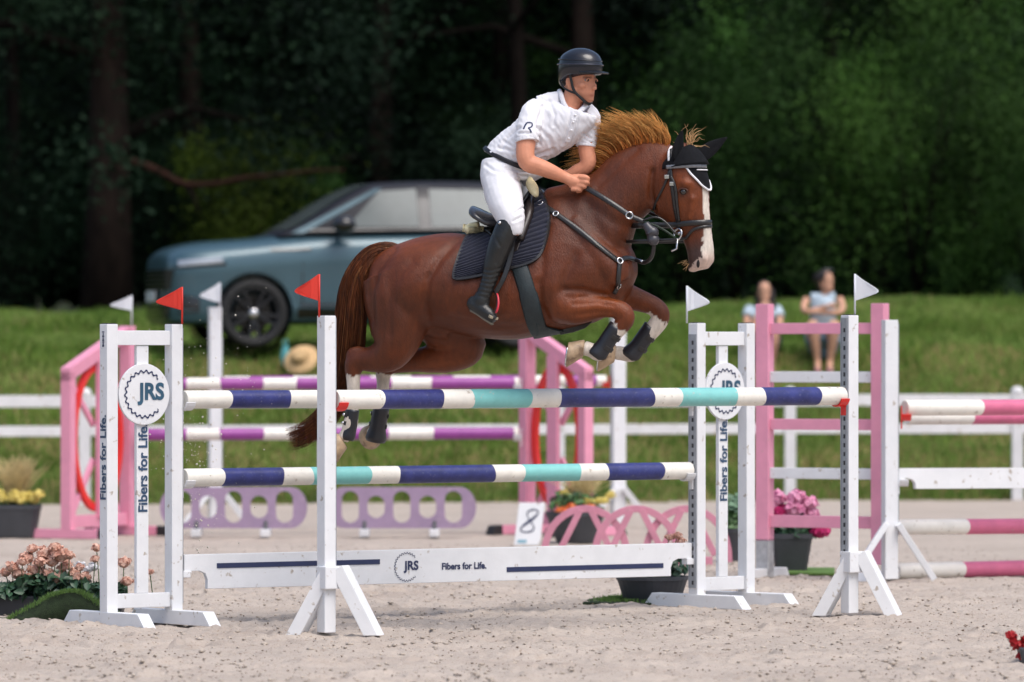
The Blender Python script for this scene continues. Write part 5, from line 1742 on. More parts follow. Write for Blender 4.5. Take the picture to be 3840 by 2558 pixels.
# legs under the clothes
NT = [(1872, 640, .105, .06), (1884, 700, .104, .16), (1896, 755, .094, .25), (1912, 805, .078, .31), (1926, 850, .060, .335), (1934, 884, .032, .34)]
FT = [(q[0] + 12, q[1] - 6, q[2], -q[3]) for q in NT]
NB = [(1916, 828, .064, .325), (1898, 868, .066, .335), (1876, 920, .064, .345), (1855, 980, .056, .35), (1836, 1045, .045, .355), (1820, 1090, .042, .36), (1806, 1122, .044, .36)]
for ch, k in ((NT, .74), (NB, .8)):
    limbR(BM, [(q[0], q[1], q[2] * k, q[3]) for q in ch]); limbR(BM, [(q[0] + 12, q[1] - 6, q[2] * k, -q[3]) for q in ch])
bodyR = remesh(BM, .0052, 2, 'body')
coR = np.array([v.co for v in bodyR.vertices]); 
sxr = 1920 + coR[:, 0] / coR[:, 1] * F; syr = HOR - (coR[:, 2] - CAMZ) / coR[:, 1] * F
# stubble and flushed cheeks are skin colours of their own
ra = (coR - np.array(rh(2172, 0))) @ np.array(RF); rsd = (coR - np.array(rh(2172, 0))) @ np.array(RS)
skc = np.ones((len(coR), 3))
beard = np.clip((syr - 345) / 14, 0, 1) * np.clip((392 - syr) / 8, 0, 1) * np.clip((sxr - 2150) / 30, 0, 1)
skc = skc * (1 - .38 * beard[:, None]) + np.array([.42, .38, .36]) * .38 * beard[:, None]
lips = np.exp(-((syr - 358) / 4.5) ** 2 - (rsd / .02) ** 2) * (ra > .055)
skc = skc * (1 - .8 * lips[:, None]) + np.array([.5, .24, .24]) * .8 * lips[:, None]
brow = np.exp(-((syr - 291) / 4.5) ** 2) * (np.abs(np.abs(rsd) - .03) < .02) * (ra > .05)
skc = skc * (1 - .75 * brow[:, None]) + np.array([.12, .08, .06]) * .75 * brow[:, None]
at = bodyR.color_attributes.new('tone', 'FLOAT_COLOR', 'POINT')
at.data.foreach_set('color', np.concatenate([skc, np.ones((len(coR), 1))], 1).astype(np.float32).ravel())
SKINR = mat('rider_face_skin', (.62, .265, .16), .5, .12, 14, bump=.06, bscale=150, spec=.35, attr='tone')
part('body', bodyR, SKINR, rider)
for s_ in (-1, 1):
    e = rh(2172, 303, .079, s_ * .033)
    part('eye', MB().ball(e - RF * .002, .0125, .0120, .0085), mat('eye_white', (.3, .26, .24), .3), rider, smooth=True)
    part('iris', MB().ball(e + RF * .0066 + V((.001, 0, 0)), .0068, .0074, .0078), mat('brown_iris', (.02, .013, .01), .15), rider, smooth=True)
    mb = MB(); mb.tube([e + RF * .010 + RS * q + ZU * (.009 - 8 * q * q * 8) for q in (-.014, -.007, 0, .007, .014)], .0035, 7); part('eyelid', mb, SKIN, rider, smooth=True)

# shirt: torso and sleeves fused, with folds
SM = MB()
SM.rings(torso_rings(1.0, .004))
limbR(SM, [(2020, 408, .066, .06), (1998, 428, .069, .10), (1986, 468, .068, .14), (1979, 505, .065, .165), (1977, 528, .064, .175)])
limbR(SM, [(2190, 425, .07, -.04), (2210, 446, .064, -.05), (2206, 500, .06, -.045), (2200, 532, .056, -.04), (2197, 548, .052, -.035)])
limbR(SM, [(2020, 396, .055, .04), (2085, 376, .05, .02), (2100, 372, .045, .0)])
limbR(SM, [(2200, 425, .05, -.04), (2225, 440, .04, -.04)])
shirt = remesh(SM, .006, 3, 'shirt')
cs = np.array([v.co for v in shirt.vertices]); nn = np.array([v.normal for v in shirt.vertices])
X_ = 1920 + cs[:, 0] / cs[:, 1] * F; Y_ = HOR - (cs[:, 2] - CAMZ) / cs[:, 1] * F
fold = np.zeros(len(cs))
def fcrease(poly, w, dep):
    global fold
    dd_ = seg_dist(X_, Y_, poly)
    fold += -dep * np.exp(-(dd_ / w) ** 2) + .5 * dep * np.exp(-((dd_ - 1.9 * w) / w) ** 2)
for poly, w, dep in (([(2035, 400), (2015, 470), (2022, 540)], 7, .008), ([(2018, 480), (2060, 520), (2080, 570)], 7, .006), ([(1950, 480), (1900, 520), (1880, 560)], 6, .006), ([(2000, 560), (1940, 570), (1870, 555)], 6, .006),
                     ([(2080, 560), (1990, 590), (1930, 590)], 6, .006), ([(2140, 415), (2130, 470), (2110, 540)], 5, .005), ([(2170, 420), (2160, 480), (2135, 540)], 5, .005), ([(2060, 380), (2080, 430), (2075, 470)], 6, .005),
                     ([(2185, 500), (2215, 520)], 5, .005), ([(2190, 520), (2218, 535)], 4, .004), ([(1945, 500), (1985, 500)], 5, .005), ([(2045, 590), (1980, 610)], 5, .005), ([(1890, 530), (1960, 575)], 5, .005)):
    fcrease(poly, w, dep)
fold += .004 * np.array([pnoise(Vector(c * 20)) + .8 * pnoise(Vector((c[0] * 60 + c[2] * 40, c[1] * 18, c[2] * 12 - c[0] * 10))) for c in cs])
# trim sleeve ends open: push nothing, cut level hems
shirt.vertices.foreach_set('co', (cs + nn * fold[:, None]).astype(np.float32).ravel()); shirt.update()
sh = part('shirt', shirt, SHIRT, rider)
SBVH = BVHTree.FromPolygons([tuple(c) for c in (cs + nn * fold[:, None])], [tuple(p.vertices) for p in shirt.polygons])
# collar, placket, sleeve hems, sleeve mark
def shit(x, y):
    return hit(x, y, SBVH)
mb = MB(); cp = [(2098, 342, .0), (2104, 356, .06), (2116, 392, .085), (2140, 426, .10), (2152, 432, .10), (2174, 418, .08), (2192, 400, .04), (2198, 388, -.02)]
mb.tube([hp(*q) for q in spline(cp, 4)], .014, 8, flat=(V((0, 0, 1)), 1.0)); part('collar', mb, SHIRT, sh, smooth=True)
mb = MB(); pl = [shit(x, y) for x, y in ((2160, 418), (2152, 450), (2142, 490), (2128, 530), (2108, 566))]
part('placket', ribbon([p for p, n_ in pl], [n_ for p, n_ in pl], .03, .004, .001), SHIRT, sh)
for x, y in ((2157, 432), (2150, 458), (2142, 488), (2132, 518)):
    p, n_ = shit(x, y); part('button', MB().ball(p + n_ * .005, .006, .006, .006, 8, 5), WPIPE, sh, smooth=True)
for (x0, y0, o0), (x1, y1, o1), rr in (((1976, 520, .172), (1977, 533, .176), .0665), ((2198, 540, -.036), (2197, 551, -.034), .055)):
    a, b = hp(x0, y0, o0), hp(x1, y1, o1)
    mb = MB(); mb.tube([a, b], rr, 20); part('sleeve_hem', mb, SHIRT, sh, smooth=False, bevel=.004)
p, n_ = shit(1984, 476)
xr_ = (V((.93, 0, .0)) - n_ * V((.93, 0, .0)).dot(n_)).normalized(); yr_ = n_.cross(xr_)
mb = MB()
# R-shaped sleeve mark drawn as strokes
def stroke(pts, w):
    pts = [p + xr_ * a + yr_ * b for a, b in pts]
    pr = [hit_near(q) for q in pts]
    mb2 = ribbon([q[0] for q in pr], [q[1] for q in pr], w, .0015, .001)
    mb.add(mb2.v, mb2.f)
def hit_near(q):
    r_ = SBVH.ray_cast(q + n_ * .1, -n_); return (r_[0], r_[1]) if r_[0] is not None else (q, n_)
stroke([(-.030, -.012), (-.022, .008), (-.012, .024)], .009)
stroke([(-.012, .024), (.004, .026), (.016, .022), (.018, .010), (.010, -.002), (-.004, -.006)], .008)
stroke([(-.004, -.006), (.006, -.018), (.012, -.032)], .009)
tag(part('sleeve_mark', mb, PRINT, sh, fix=True), kind='stuff')

# breeches
PM = MB()
limbR(PM, [(1903, 582, .112, 0), (1908, 610, .122, 0), (1905, 645, .135, 0), (1905, 680, .125, 0)], 3, 22)
limbR(PM, [(1868, 600, .085, .03), (1868, 650, .098, .05), (1882, 700, .104, .14), (1894, 755, .097, .24), (1911, 805, .080, .305), (1925, 848, .062, .335), (1933, 884, .034, .342)], 3, 20)
limbR(PM, [(1880, 600, .085, -.03), (1880, 650, .098, -.05), (1900, 690, .104, -.14), (1930, 740, .097, -.24), (1945, 795, .080, -.305), (1945, 840, .062, -.335), (1945, 880, .034, -.342)], 3, 20)
limbR(PM, [(1950, 640, .09, 0), (2000, 628, .075, -.03), (2045, 625, .05, -.06)], 3, 16)
br_ = remesh(PM, .007, 4, 'breeches')
cs = np.array([v.co for v in br_.vertices]); nn = np.array([v.normal for v in br_.vertices])
X_ = 1920 + cs[:, 0] / cs[:, 1] * F; Y_ = HOR - (cs[:, 2] - CAMZ) / cs[:, 1] * F
fold = np.zeros(len(cs))
for poly, w, dep in (([(1985, 640), (1940, 640), (1900, 630)], 6, .006), ([(1975, 660), (1945, 658)], 5, .006), ([(1965, 690), (1935, 672)], 5, .005), ([(1822, 620), (1850, 640), (1890, 650)], 6, .005), ([(1960, 780), (1930, 800)], 5, .005), ([(1955, 815), (1925, 830)], 5, .005), ([(1905, 600), (1930, 620)], 4, .004)):
    fcrease(poly, w, dep)
fold += .003 * np.array([pnoise(Vector(c * 20)) for c in cs])
br_.vertices.foreach_set('co', (cs + nn * fold[:, None]).astype(np.float32).ravel()); br_.update()
part('breeches', br_, BREECH, rider)
# belt
mb = MB(); bl = []
wc = hp(1906, 590)
for k in range(30):
    a = 2 * math.pi * k / 30
    e1_ = (hp(1822, 556) - hp(1990, 632)) / 2
    bl.append((hp(1822, 556) + hp(1990, 632)) / 2 + e1_ * (math.cos(a) * 1.04) + V((0, -1, 0)) * (.13 * math.sin(a)) - V((0, 0, .022)) * max(0, math.sin(a)))
axb = (hp(2050, 470) - hp(1900, 620)).normalized()
part('belt', ribbon(bl, [(q - wc - axb * (q - wc).dot(axb)).normalized() for q in bl], .026, .006, .001, closed=True), BELT, rider, smooth=True)

# boots
def boot(s_, dx, dy, name='boot'):
    B = MB()
    limbR(B, [(q[0] + dx, q[1] + dy, q[2], q[3] * s_) for q in NB], 4, 18)
    o_ = .36 * s_
    limbR(B, [(1784 + dx, 1122 + dy, .028, o_), (1772 + dx, 1138 + dy, .034, o_), (1790 + dx, 1150 + dy, .040, o_), (1815 + dx, 1165 + dy, .040, o_ + .01 * s_), (1838 + dx, 1184 + dy, .036, o_ + .02 * s_), (1856 + dx, 1202 + dy, .022, o_ + .028 * s_)], 4, 14)
    limbR(B, [(1812 + dx, 1105 + dy, .042, o_), (1805 + dx, 1130 + dy, .046, o_), (1812 + dx, 1150 + dy, .042, o_)], 4, 14)
    me_ = remesh(B, .006, 2, 'boot')
    c_ = np.array([v.co for v in me_.vertices]); n2 = np.array([v.normal for v in me_.vertices])
    xx = 1920 + c_[:, 0] / c_[:, 1] * F - dx; yy = HOR - (c_[:, 2] - CAMZ) / c_[:, 1] * F - dy
    f_ = np.zeros(len(c_))
    for k in range(7):
        y0 = 1010 + 17 * k
        f_ -= .0035 * np.exp(-(seg_dist(xx, yy, [(1790, y0 - 4), (1840, y0 + 6), (1880, y0 - 6)]) / 4) ** 2)
    f_ -= .004 * np.exp(-(seg_dist(xx, yy, [(1850, 880), (1880, 930), (1862, 985)]) / 6) ** 2)
    me_.vertices.foreach_set('co', (c_ + n2 * f_[:, None]).astype(np.float32).ravel()); me_.update()
    b = part(name, me_, RBOOT, rider)
    # back peak of the boot top, sole and heel
    mb = MB(); mb.tube([hp(1766 + dx, 1164 + dy, o_ + .0 * s_), hp(1790 + dx, 1176 + dy, o_ + .005 * s_), hp(1820 + dx, 1196 + dy, o_ + .012 * s_), hp(1846 + dx, 1216 + dy, o_ + .024 * s_)], [.020, .024, .028, .018], 10, flat=(V((.5, 0, 1)).normalized(), .4)); part('sole', mb, mat('dusty_sole', (.16, .15, .12), .8), b, smooth=True)
    return b
boot(1, 0, 0); boot(-1, 12, -6)
p = hp(1874, 836, .39); part('spur_stud', MB().ball(p, .010, .010, .010, 8, 6), STEEL, rider, smooth=True)

# helmet
HELM = mat('glossy_black_helmet', (.006, .007, .011), .26, .2, 6, coat=.35, spec=.4, col2=(.012, .014, .022))
hel = bpy.data.objects.new('helmet', None)
def helm_ring(y, hf, hs, ac, drop=0.0):
    c = rh(2176, y, ac)
    out = []
    for j in range(40):
        t = 2 * math.pi * j / 40
        out.append(c + RF * (hf * math.cos(t)) + RS * (hs * math.sin(t)) - ZU * (drop * max(0, -math.cos(t)) ** 1.2))
    return out
mb = MB()
prof = [(282, .118, .098, 0, .058), (276, .125, .103, 0, .055), (262, .129, .107, 0, .042), (245, .130, .108, 0, .02), (226, .124, .103, 0, .004), (208, .108, .09, 0, 0), (195, .083, .068, 0, 0), (186, .056, .046, 0, 0), (181, .025, .02, 0, 0)]
rs = [helm_ring(*q) for q in spline(prof, 3)]
mb.rings(rs)
hob = part('helmet', mb, HELM, rider, smooth=True)
# peak
mb = MB(); top_, bot_ = [], []
for k in range(15):
    a = R(-62 + 124 * k / 14)
    i_ = rh(2176, 268, 0) + RF * (.123 * math.cos(a)) + RS * (.102 * math.sin(a))
    ext_ = .062 * math.cos(a * 1.35) ** .8 if abs(a * 1.35) < 1.57 else 0
    o_ = i_ + RF * ext_ - ZU * (.012 * math.cos(a))
    top_.append((i_, o_))
vs = [q for pr in top_ for q in pr] + [q - ZU * .007 for pr in top_ for q in pr]
n0 = 30; fs = []
for k in range(14):
    a = 2 * k; fs += [(a, a + 1, a + 3, a + 2), (n0 + a, n0 + a + 2, n0 + a + 3, n0 + a + 1), (a + 1, n0 + a + 1, n0 + a + 3, a + 3), (a, a + 2, n0 + a + 2, n0 + a)]
fs += [(0, n0, n0 + 1, 1), (28, 29, n0 + 29, n0 + 28)]
mb.add(vs, fs); part('peak', mb, HELM, hob, smooth=False, bevel=.0015)
# trim band around the dome
mb = MB(); L = [rh(2176, 243 + 3 * math.cos(2 * math.pi * j / 40)) + RF * (.1325 * math.cos(2 * math.pi * j / 40)) + RS * (.1105 * math.sin(2 * math.pi * j / 40)) for j in range(40)]
mb.tube(L, .0035, 6, closed=True); part('trim', mb, mat('gunmetal_trim', (.06, .065, .09), .2, metal=.6), hob, smooth=True)
mb = MB(); L = [rh(2176, 226 + 6 * math.cos(2 * math.pi * j / 40)) + RF * (.1265 * math.cos(2 * math.pi * j / 40)) + RS * (.105 * math.sin(2 * math.pi * j / 40)) for j in range(40)]
mb.tube(L, .003, 6, closed=True); part('trim', mb, HELM, hob, smooth=True)
# chin strap and rear cradle
RBVH = BVHTree.FromPolygons([tuple(v.co + wpos(rider)) for v in bodyR.vertices], [tuple(p.vertices) for p in bodyR.polygons])
STR = mat('black_chin_strap', (.012, .012, .013), .6)
for s_ in (1, -1):
    L = []
    for (y, a, sd2) in ((280, .006, .086), (305, .012, .08), (330, .018, .075), (350, .03, .068), (368, .05, .05), (384, .062, .026), (392, .066, 0.0)):
        L.append(rh(2172, y, a, s_ * sd2))
    s = [V(q) for q in spline([tuple(q) for q in L], 3)]
    c0 = rh(2172, 330, .0)
    nr = [(q - V((c0.x, c0.y, q.z))).normalized() for q in s]
    part('chin_strap', ribbon(s, nr, .016, .004, .001), STR, hob, smooth=True)
    L2 = [V(q) for q in spline([tuple(rh(2172, y, a, s_ * sd2)) for y, a, sd2 in ((300, -.075, .07), (325, -.05, .075), (342, -.01, .076), (352, .03, .068))], 3)]
    part('rear_strap', ribbon(L2, [(q - V((c0.x, c0.y, q.z))).normalized() for q in L2], .012, .004, .001), STR, hob, smooth=True)
# hair at the nape
HAIR = mat('dark_brown_hair', (.02, .013, .009), .6, .3, 40)
mb = MB(); mb.ball(rh(2172, 305, -.035), .072, .072, .05, ax=(RF, RS, ZU)); part('hair', mb, HAIR, rider, smooth=True)
# ================================================================ parked car
PAINT = mat('teal_blue_car_paint', (.045, .10, .128), .38, .05, 3, metal=.25, coat=.5)
ROOFP = mat('dark_grey_car_roof', (.014, .015, .021), .55, .05, 3, spec=.25)
CBLACK = mat('gloss_black_trim', (.012, .012, .014), .25, .1, 8, coat=.4)
CGLASS = mat('tinted_car_glass', (.085, .105, .105), .14, .15, 2.5, spec=.5)
TYRE = mat('tyre_rubber', (.013, .013, .014), .75, .2, 20, bump=.1)
RIM = mat('dark_alloy', (.035, .036, .04), .3, .15, 12, metal=.6)
LAMP = mat('headlamp_glass', (.42, .45, .5), .12, .15, 12, metal=.3, coat=1.0)
PSI = R(13)
CH = V((-math.cos(PSI), -math.sin(PSI), 0)); CLs = V((math.sin(PSI), -math.cos(PSI), 0))
fw_d = 60.6
fwc = P(946, 1176, fw_d)                      # centre of the near front wheel
CZ0 = fwc.z - .365
C0 = V((fwc.x, fwc.y, CZ0)) - CLs * .84       # ground point under the middle of the front axle
def cp_(x, y, z):
    return C0 + CH * x + CLs * y + ZU * (z if z < .4 else .4 + (z - .4) * 1.09)
car = thing('parked_car', cp_(-1.4, 0, 0), 'teal blue luxury SUV with dark roof and black wheels parked on the bank', 'car')
# body: x, half width, bottom, shoulder height, top height
st = [(.905, .52, .36, .82, .885), (.885, .68, .28, .87, .94), (.82, .81, .25, .905, .985), (.70, .90, .24, .93, 1.03), (.45, .95, .24, .955, 1.07), (0, .965, .25, 1.0, 1.10), (-.4, .965, .25, 1.04, 1.145), (-.8, .965, .25, 1.07, 1.19), (-1.4, .962, .25, 1.09, 1.20), (-2.2, .962, .25, 1.11, 1.21), (-2.87, .97, .26, 1.13, 1.22), (-3.4, .945, .30, 1.13, 1.21), (-3.75, .88, .36, 1.08, 1.15), (-3.92, .72, .45, .98, 1.05)]
def half(q):
    x, w, zb, zs, zt = q
    return [(0, zb), (w * .72, zb), (w * .93, zb + .04), (w * .985, zb + .16), (w * .965, zb + (zs - zb) * .42), (w, zb + (zs - zb) * .72), (w * .995, zs - .06), (w * .955, zs), (w * .86, zs + (zt - zs) * .55), (w * .5, zt), (0, zt + .008)]
rs = []
for q in spline(st, 3):
    h_ = half(q)
    rs.append([cp_(q[0], y, z) for y, z in h_] + [cp_(q[0], -y, z) for y, z in h_[-2:0:-1]])
mb = MB(); mb.rings(rs)
me_ = mb.mesh('car_body', smooth=True)
ob = bpy.data.objects.new('tmp', me_); COL.objects.link(ob)
cut = MB()
for xw in (0, -2.87):
    for s_ in (-1, 1):
        c = cp_(xw, s_ * .86, .375)
        cut.rings([[c + CLs * (q * .32) + (CH * math.cos(2 * math.pi * k / 40) + ZU * math.sin(2 * math.pi * k / 40)) * .425 for k in range(40)] for q in (-1, 1)])
oc = bpy.data.objects.new('cut', cut.mesh('cut')); COL.objects.link(oc)
bo = ob.modifiers.new('b', 'BOOLEAN'); bo.operation = 'DIFFERENCE'; bo.object = oc; bo.solver = 'EXACT'
dg = bpy.context.evaluated_depsgraph_get(); dg.update()
cb = bpy.data.meshes.new_from_object(ob.evaluated_get(dg))
bpy.data.objects.remove(ob, do_unlink=True); bpy.data.objects.remove(oc, do_unlink=True)
bm = bmesh.new(); bm.from_mesh(cb); bmesh.ops.recalc_face_normals(bm, faces=bm.faces)
for f in bm.faces: f.smooth = True
for e in bm.edges:
    if len(e.link_faces) == 2 and e.calc_face_angle(0) > .7: e.smooth = False
bm.to_mesh(cb); bm.free()
body_car = part('body', cb, PAINT, car)
# cabin
cst = [(-.30, .80, 1.13, 1.15, .74), (-.55, .85, 1.13, 1.25, .76), (-.9, .88, 1.14, 1.455, .74), (-1.25, .89, 1.16, 1.625, .70), (-1.5, .89, 1.17, 1.665, .68), (-2.0, .89, 1.18, 1.685, .67), (-2.6, .88, 1.19, 1.68, .66), (-3.1, .86, 1.18, 1.65, .65), (-3.45, .82, 1.16, 1.5, .65), (-3.8, .76, 1.1, 1.14, .7)]
csp = spline(cst, 4)
rs = []
for x, wb_, zb, zt, wt in csp:
    h_ = [(wb_, zb), (wb_ * .62 + wt * .38, zb + (zt - zb) * .38), (wt + .03, zt - (zt - zb) * .13 - .01), (wt * .9, zt - .012), (wt * .5, zt), (0, zt + .006)]
    rs.append([cp_(x, y, z) for y, z in h_] + [cp_(x, -y, z) for y, z in h_[-2::-1]])
mb = MB(); mb.rings(rs)
cabin = part('cabin', mb, ROOFP, car, smooth=True)
def cab_y(x, z):
    xs_ = [q[0] for q in csp][::-1]
    g = lambda i: float(np.interp(x, xs_, [q[i] for q in csp][::-1]))
    wb_, zb, zt, wt = g(1), g(2), g(3), g(4)
    zz = [zb, zb + (zt - zb) * .38, zt - (zt - zb) * .13 - .01]
    return float(np.interp(z, zz, [wb_, wb_ * .62 + wt * .38, wt + .03]))
def pane(poly, m, name, par, lift=.006, s_=1, n=6):
    """window laid on the cabin side: polygon of (x, z)"""
    mb = MB()
    # quad grid between bottom and top edges (poly = bl, tl, tr, br)
    (x0, z0), (x1, z1), (x2, z2), (x3, z3) = poly
    vs = []
    for i in range(n + 1):
        t = i / n
        ax, az = x0 + (x1 - x0) * t, z0 + (z1 - z0) * t
        bx, bz = x3 + (x2 - x3) * t, z3 + (z2 - z3) * t
        for j in range(n + 1):
            u = j / n
            x = ax + (bx - ax) * u; z = az + (bz - az) * u
            vs.append(cp_(x, s_ * (cab_y(x, z) + lift), z))
    mb.add(vs, [(i * (n + 1) + j, i * (n + 1) + j + 1, (i + 1) * (n + 1) + j + 1, (i + 1) * (n + 1) + j) for i in range(n) for j in range(n)])
    return part(name, mb, m, par, smooth=True)
for s_ in (1, -1):
    pane([(-1.02, 1.215), (-1.40, 1.575), (-1.81, 1.60), (-1.81, 1.225)], CGLASS, 'side_window', car, s_=s_)
    pane([(-1.95, 1.225), (-1.95, 1.60), (-2.72, 1.59), (-2.78, 1.235)], CGLASS, 'side_window', car, s_=s_)
    pane([(-2.86, 1.235), (-2.8, 1.575), (-3.12, 1.52), (-3.38, 1.245)], CGLASS, 'side_window', car, s_=s_)
    pane([(-1.815, 1.2), (-1.815, 1.63), (-1.945, 1.63), (-1.945, 1.2)], CBLACK, 'door_pillar', car, .004, s_)
    # A-pillar strip in body colour and belt trim
    pane([(-.42, 1.155), (-1.36, 1.60), (-1.44, 1.60), (-.56, 1.155)], PAINT, 'pillar_strip', car, .010, s_)
    pane([(-.6, 1.175), (-.6, 1.20), (-3.4, 1.24), (-3.4, 1.215)], CBLACK, 'belt_trim', car, .012, s_)
# windscreen
mb = MB(); vs = []
for i in range(9):
    q = csp[1 + i * 1] if False else None
    x = -.40 - i * (.92 / 8)
    g = lambda k: float(np.interp(x, [c[0] for c in csp][::-1], [c[k] for c in csp][::-1]))
    zt, wt = g(3), g(4)
    for j in range(9):
        y = (-1 + 2 * j / 8) * wt * .88
        vs.append(cp_(x + .004, y, zt + .012 - .012 * (y / wt) ** 2))
mb.add(vs, [(i * 9 + j, i * 9 + j + 1, (i + 1) * 9 + j + 1, (i + 1) * 9 + j) for i in range(8) for j in range(8)])
part('windscreen', mb, CGLASS, car, smooth=True)
# wheels
def wheel(x, s_):
    c = cp_(x, s_ * .84, .365); ax = CLs * s_
    w = bpy.data.objects.new('wheel', None); w.parent = car; w.location = c - wpos(car); COL.objects.link(w)
    def prof(pts, name, m, sm=True):
        mb = MB()
        rs = [[c + ax * a + (CH * math.cos(2 * math.pi * k / 44) + ZU * math.sin(2 * math.pi * k / 44)) * r_ for k in range(44)] for r_, a in pts]
        mb.rings(rs, closed=True); return part(name, mb, m, w, smooth=sm)
    prof([(.27, .10), (.30, .125), (.34, .12), (.362, .085), (.365, 0), (.362, -.085), (.34, -.12), (.27, -.10)], 'tyre', TYRE)
    prof([(.272, .095), (.276, .108), (.258, .108), (.250, .06), (.25, -.09), (.268, -.09)], 'rim', RIM)
    mb = MB()
    mb.rings([[c + ax * .02 + (CH * math.cos(2 * math.pi * k / 32) + ZU * math.sin(2 * math.pi * k / 32)) * r_ for k in range(32)] for r_ in (.2, .19)], caps=True)
    part('brake_disc', mb, CBLACK, w)
    for k in range(10):
        a = 2 * math.pi * k / 10 + (.12 if k % 2 else -.12)
        d0 = CH * math.cos(a) + ZU * math.sin(a)
        mb = MB(); mb.beam(c + d0 * .03 + ax * .085, c + d0 * .262 + ax * .10, .03, .022, up=ax); part('spoke', mb, RIM, w, bevel=.004)
    mb = MB(); mb.rings([[c + ax * (.075 + q) + (CH * math.cos(2 * math.pi * k / 20) + ZU * math.sin(2 * math.pi * k / 20)) * r_ for k in range(20)] for r_, q in ((.055, 0), (.055, .025), (.03, .035))]); part('hub', mb, STEEL, w, smooth=True)
    # dark inner arch
    mb = MB(); mb.rings([[c - ax * q + (CH * math.cos(2 * math.pi * k / 30) + ZU * math.sin(2 * math.pi * k / 30)) * .424 for k in range(30)] for q in (-.05, .3)], caps=False); part('arch_liner', mb, CBLACK, w)
for xw in (0, -2.87):
    for s_ in (1, -1): wheel(xw, s_)
# lower trim, doors, lights, grille, plate, mirrors
def onbody(x, z, s_=1, lift=.004):
    sp_ = spline(st, 3); xs_ = [q[0] for q in sp_][::-1]
    q = [x] + [float(np.interp(x, xs_, [c[k] for c in sp_][::-1])) for k in range(1, 5)]
    h_ = half(q)[1:-1]
    return cp_(x, s_ * (float(np.interp(z, [b for a, b in h_], [a for a, b in h_])) + lift), z)
def side_strip(x0, x1, z0a, z0b, z1a, z1b, m, name, s_, n=14, lift=.006):
    mb = MB(); vs = []
    for j in range(n + 1):
        t = j / n; x = x0 + (x1 - x0) * t
        for k in range(4):
            u = k / 3
            z = (z0a * (1 - t) + z1a * t) * (1 - u) + (z0b * (1 - t) + z1b * t) * u
            vs.append(onbody(x, z, s_, lift))
    mb.add(vs, [(j * 4 + k, j * 4 + k + 1, (j + 1) * 4 + k + 1, (j + 1) * 4 + k) for j in range(n) for k in range(3)])
    return part(name, mb, m, car, smooth=True)
for s_ in (1, -1):
    side_strip(-.47, -2.4, .27, .42, .27, .42, CBLACK, 'sill_trim', s_)
    side_strip(-.5, -2.3, .44, .465, .46, .485, STEEL if False else CBLACK, 'door_moulding', s_)
    for x in (-.52, -1.87, -2.9):
        side_strip(x, x - .012, .44, 1.06, .44, 1.06, CBLACK, 'door_gap', s_, 2, .003)
    for x in (-1.55, -2.62):
        side_strip(x, x - .22, .955, .985, .96, .99, PAINT, 'door_handle', s_, 3, .012)
    side_strip(-.18, -.62, .98, 1.0, .99, 1.01, CBLACK, 'wing_vent', s_, 4, .008)
    # headlamp
    side_strip(.80, .34, .825, .885, .865, .915, LAMP, 'headlight', s_, 8, .008)
    side_strip(.84, .30, .80, .825, .835, .865, CBLACK, 'headlight_rim', s_, 8, .006)
    pass
    side_strip(.80, .58, .36, .56, .38, .52, CBLACK, 'bumper_intake', s_, 6, .006)
    # mirror
    mc = cp_(-.95, s_ * 1.08, 1.24)
    mb = MB(); mb.ball(mc, .13, .14, .095, 16, 10, ax=(CH, CLs, ZU)); mi = part('mirror', mb, CBLACK, car, smooth=True)
    mb = MB(); mb.beam(cp_(-.92, s_ * .90, 1.13), mc, .07, .045); part('mirror_arm', mb, CBLACK, mi, bevel=.01)
# grille and front
def front_panel(z0, z1, w0, w1, name, m_, lift=.012):
    mb = MB(); vs = []
    for i in range(5):
        t = i / 4; z = z0 + (z1 - z0) * t; w_ = w0 + (w1 - w0) * t
        for j in range(25):
            y = (-1 + 2 * j / 24) * w_
            x = float(np.interp(abs(y), [0, .3, .5, .66, .80, .9], [.93, .925, .912, .888, .825, .705]))
            vs.append(cp_(x + lift, y, z))
    mb.add(vs, [(i * 25 + j, i * 25 + j + 1, (i + 1) * 25 + j + 1, (i + 1) * 25 + j) for i in range(4) for j in range(24)])
    return part(name, mb, m_, car, smooth=True)
front_panel(.60, .80, .74, .80, 'grille', CBLACK)
front_panel(.30, .46, .66, .74, 'lower_grille', CBLACK)
for k in range(4):
    front_panel(.63 + .045 * k, .642 + .045 * k, .7, .7, 'grille_bar', RIM, .02)
mb = MB(); mb.box(cp_(.955, 0, .54), .01, .26, .057, (CH, CLs, ZU)); part('number_plate', mb, mat('blank_plate', (.62, .64, .66), .4), car, bevel=.004)
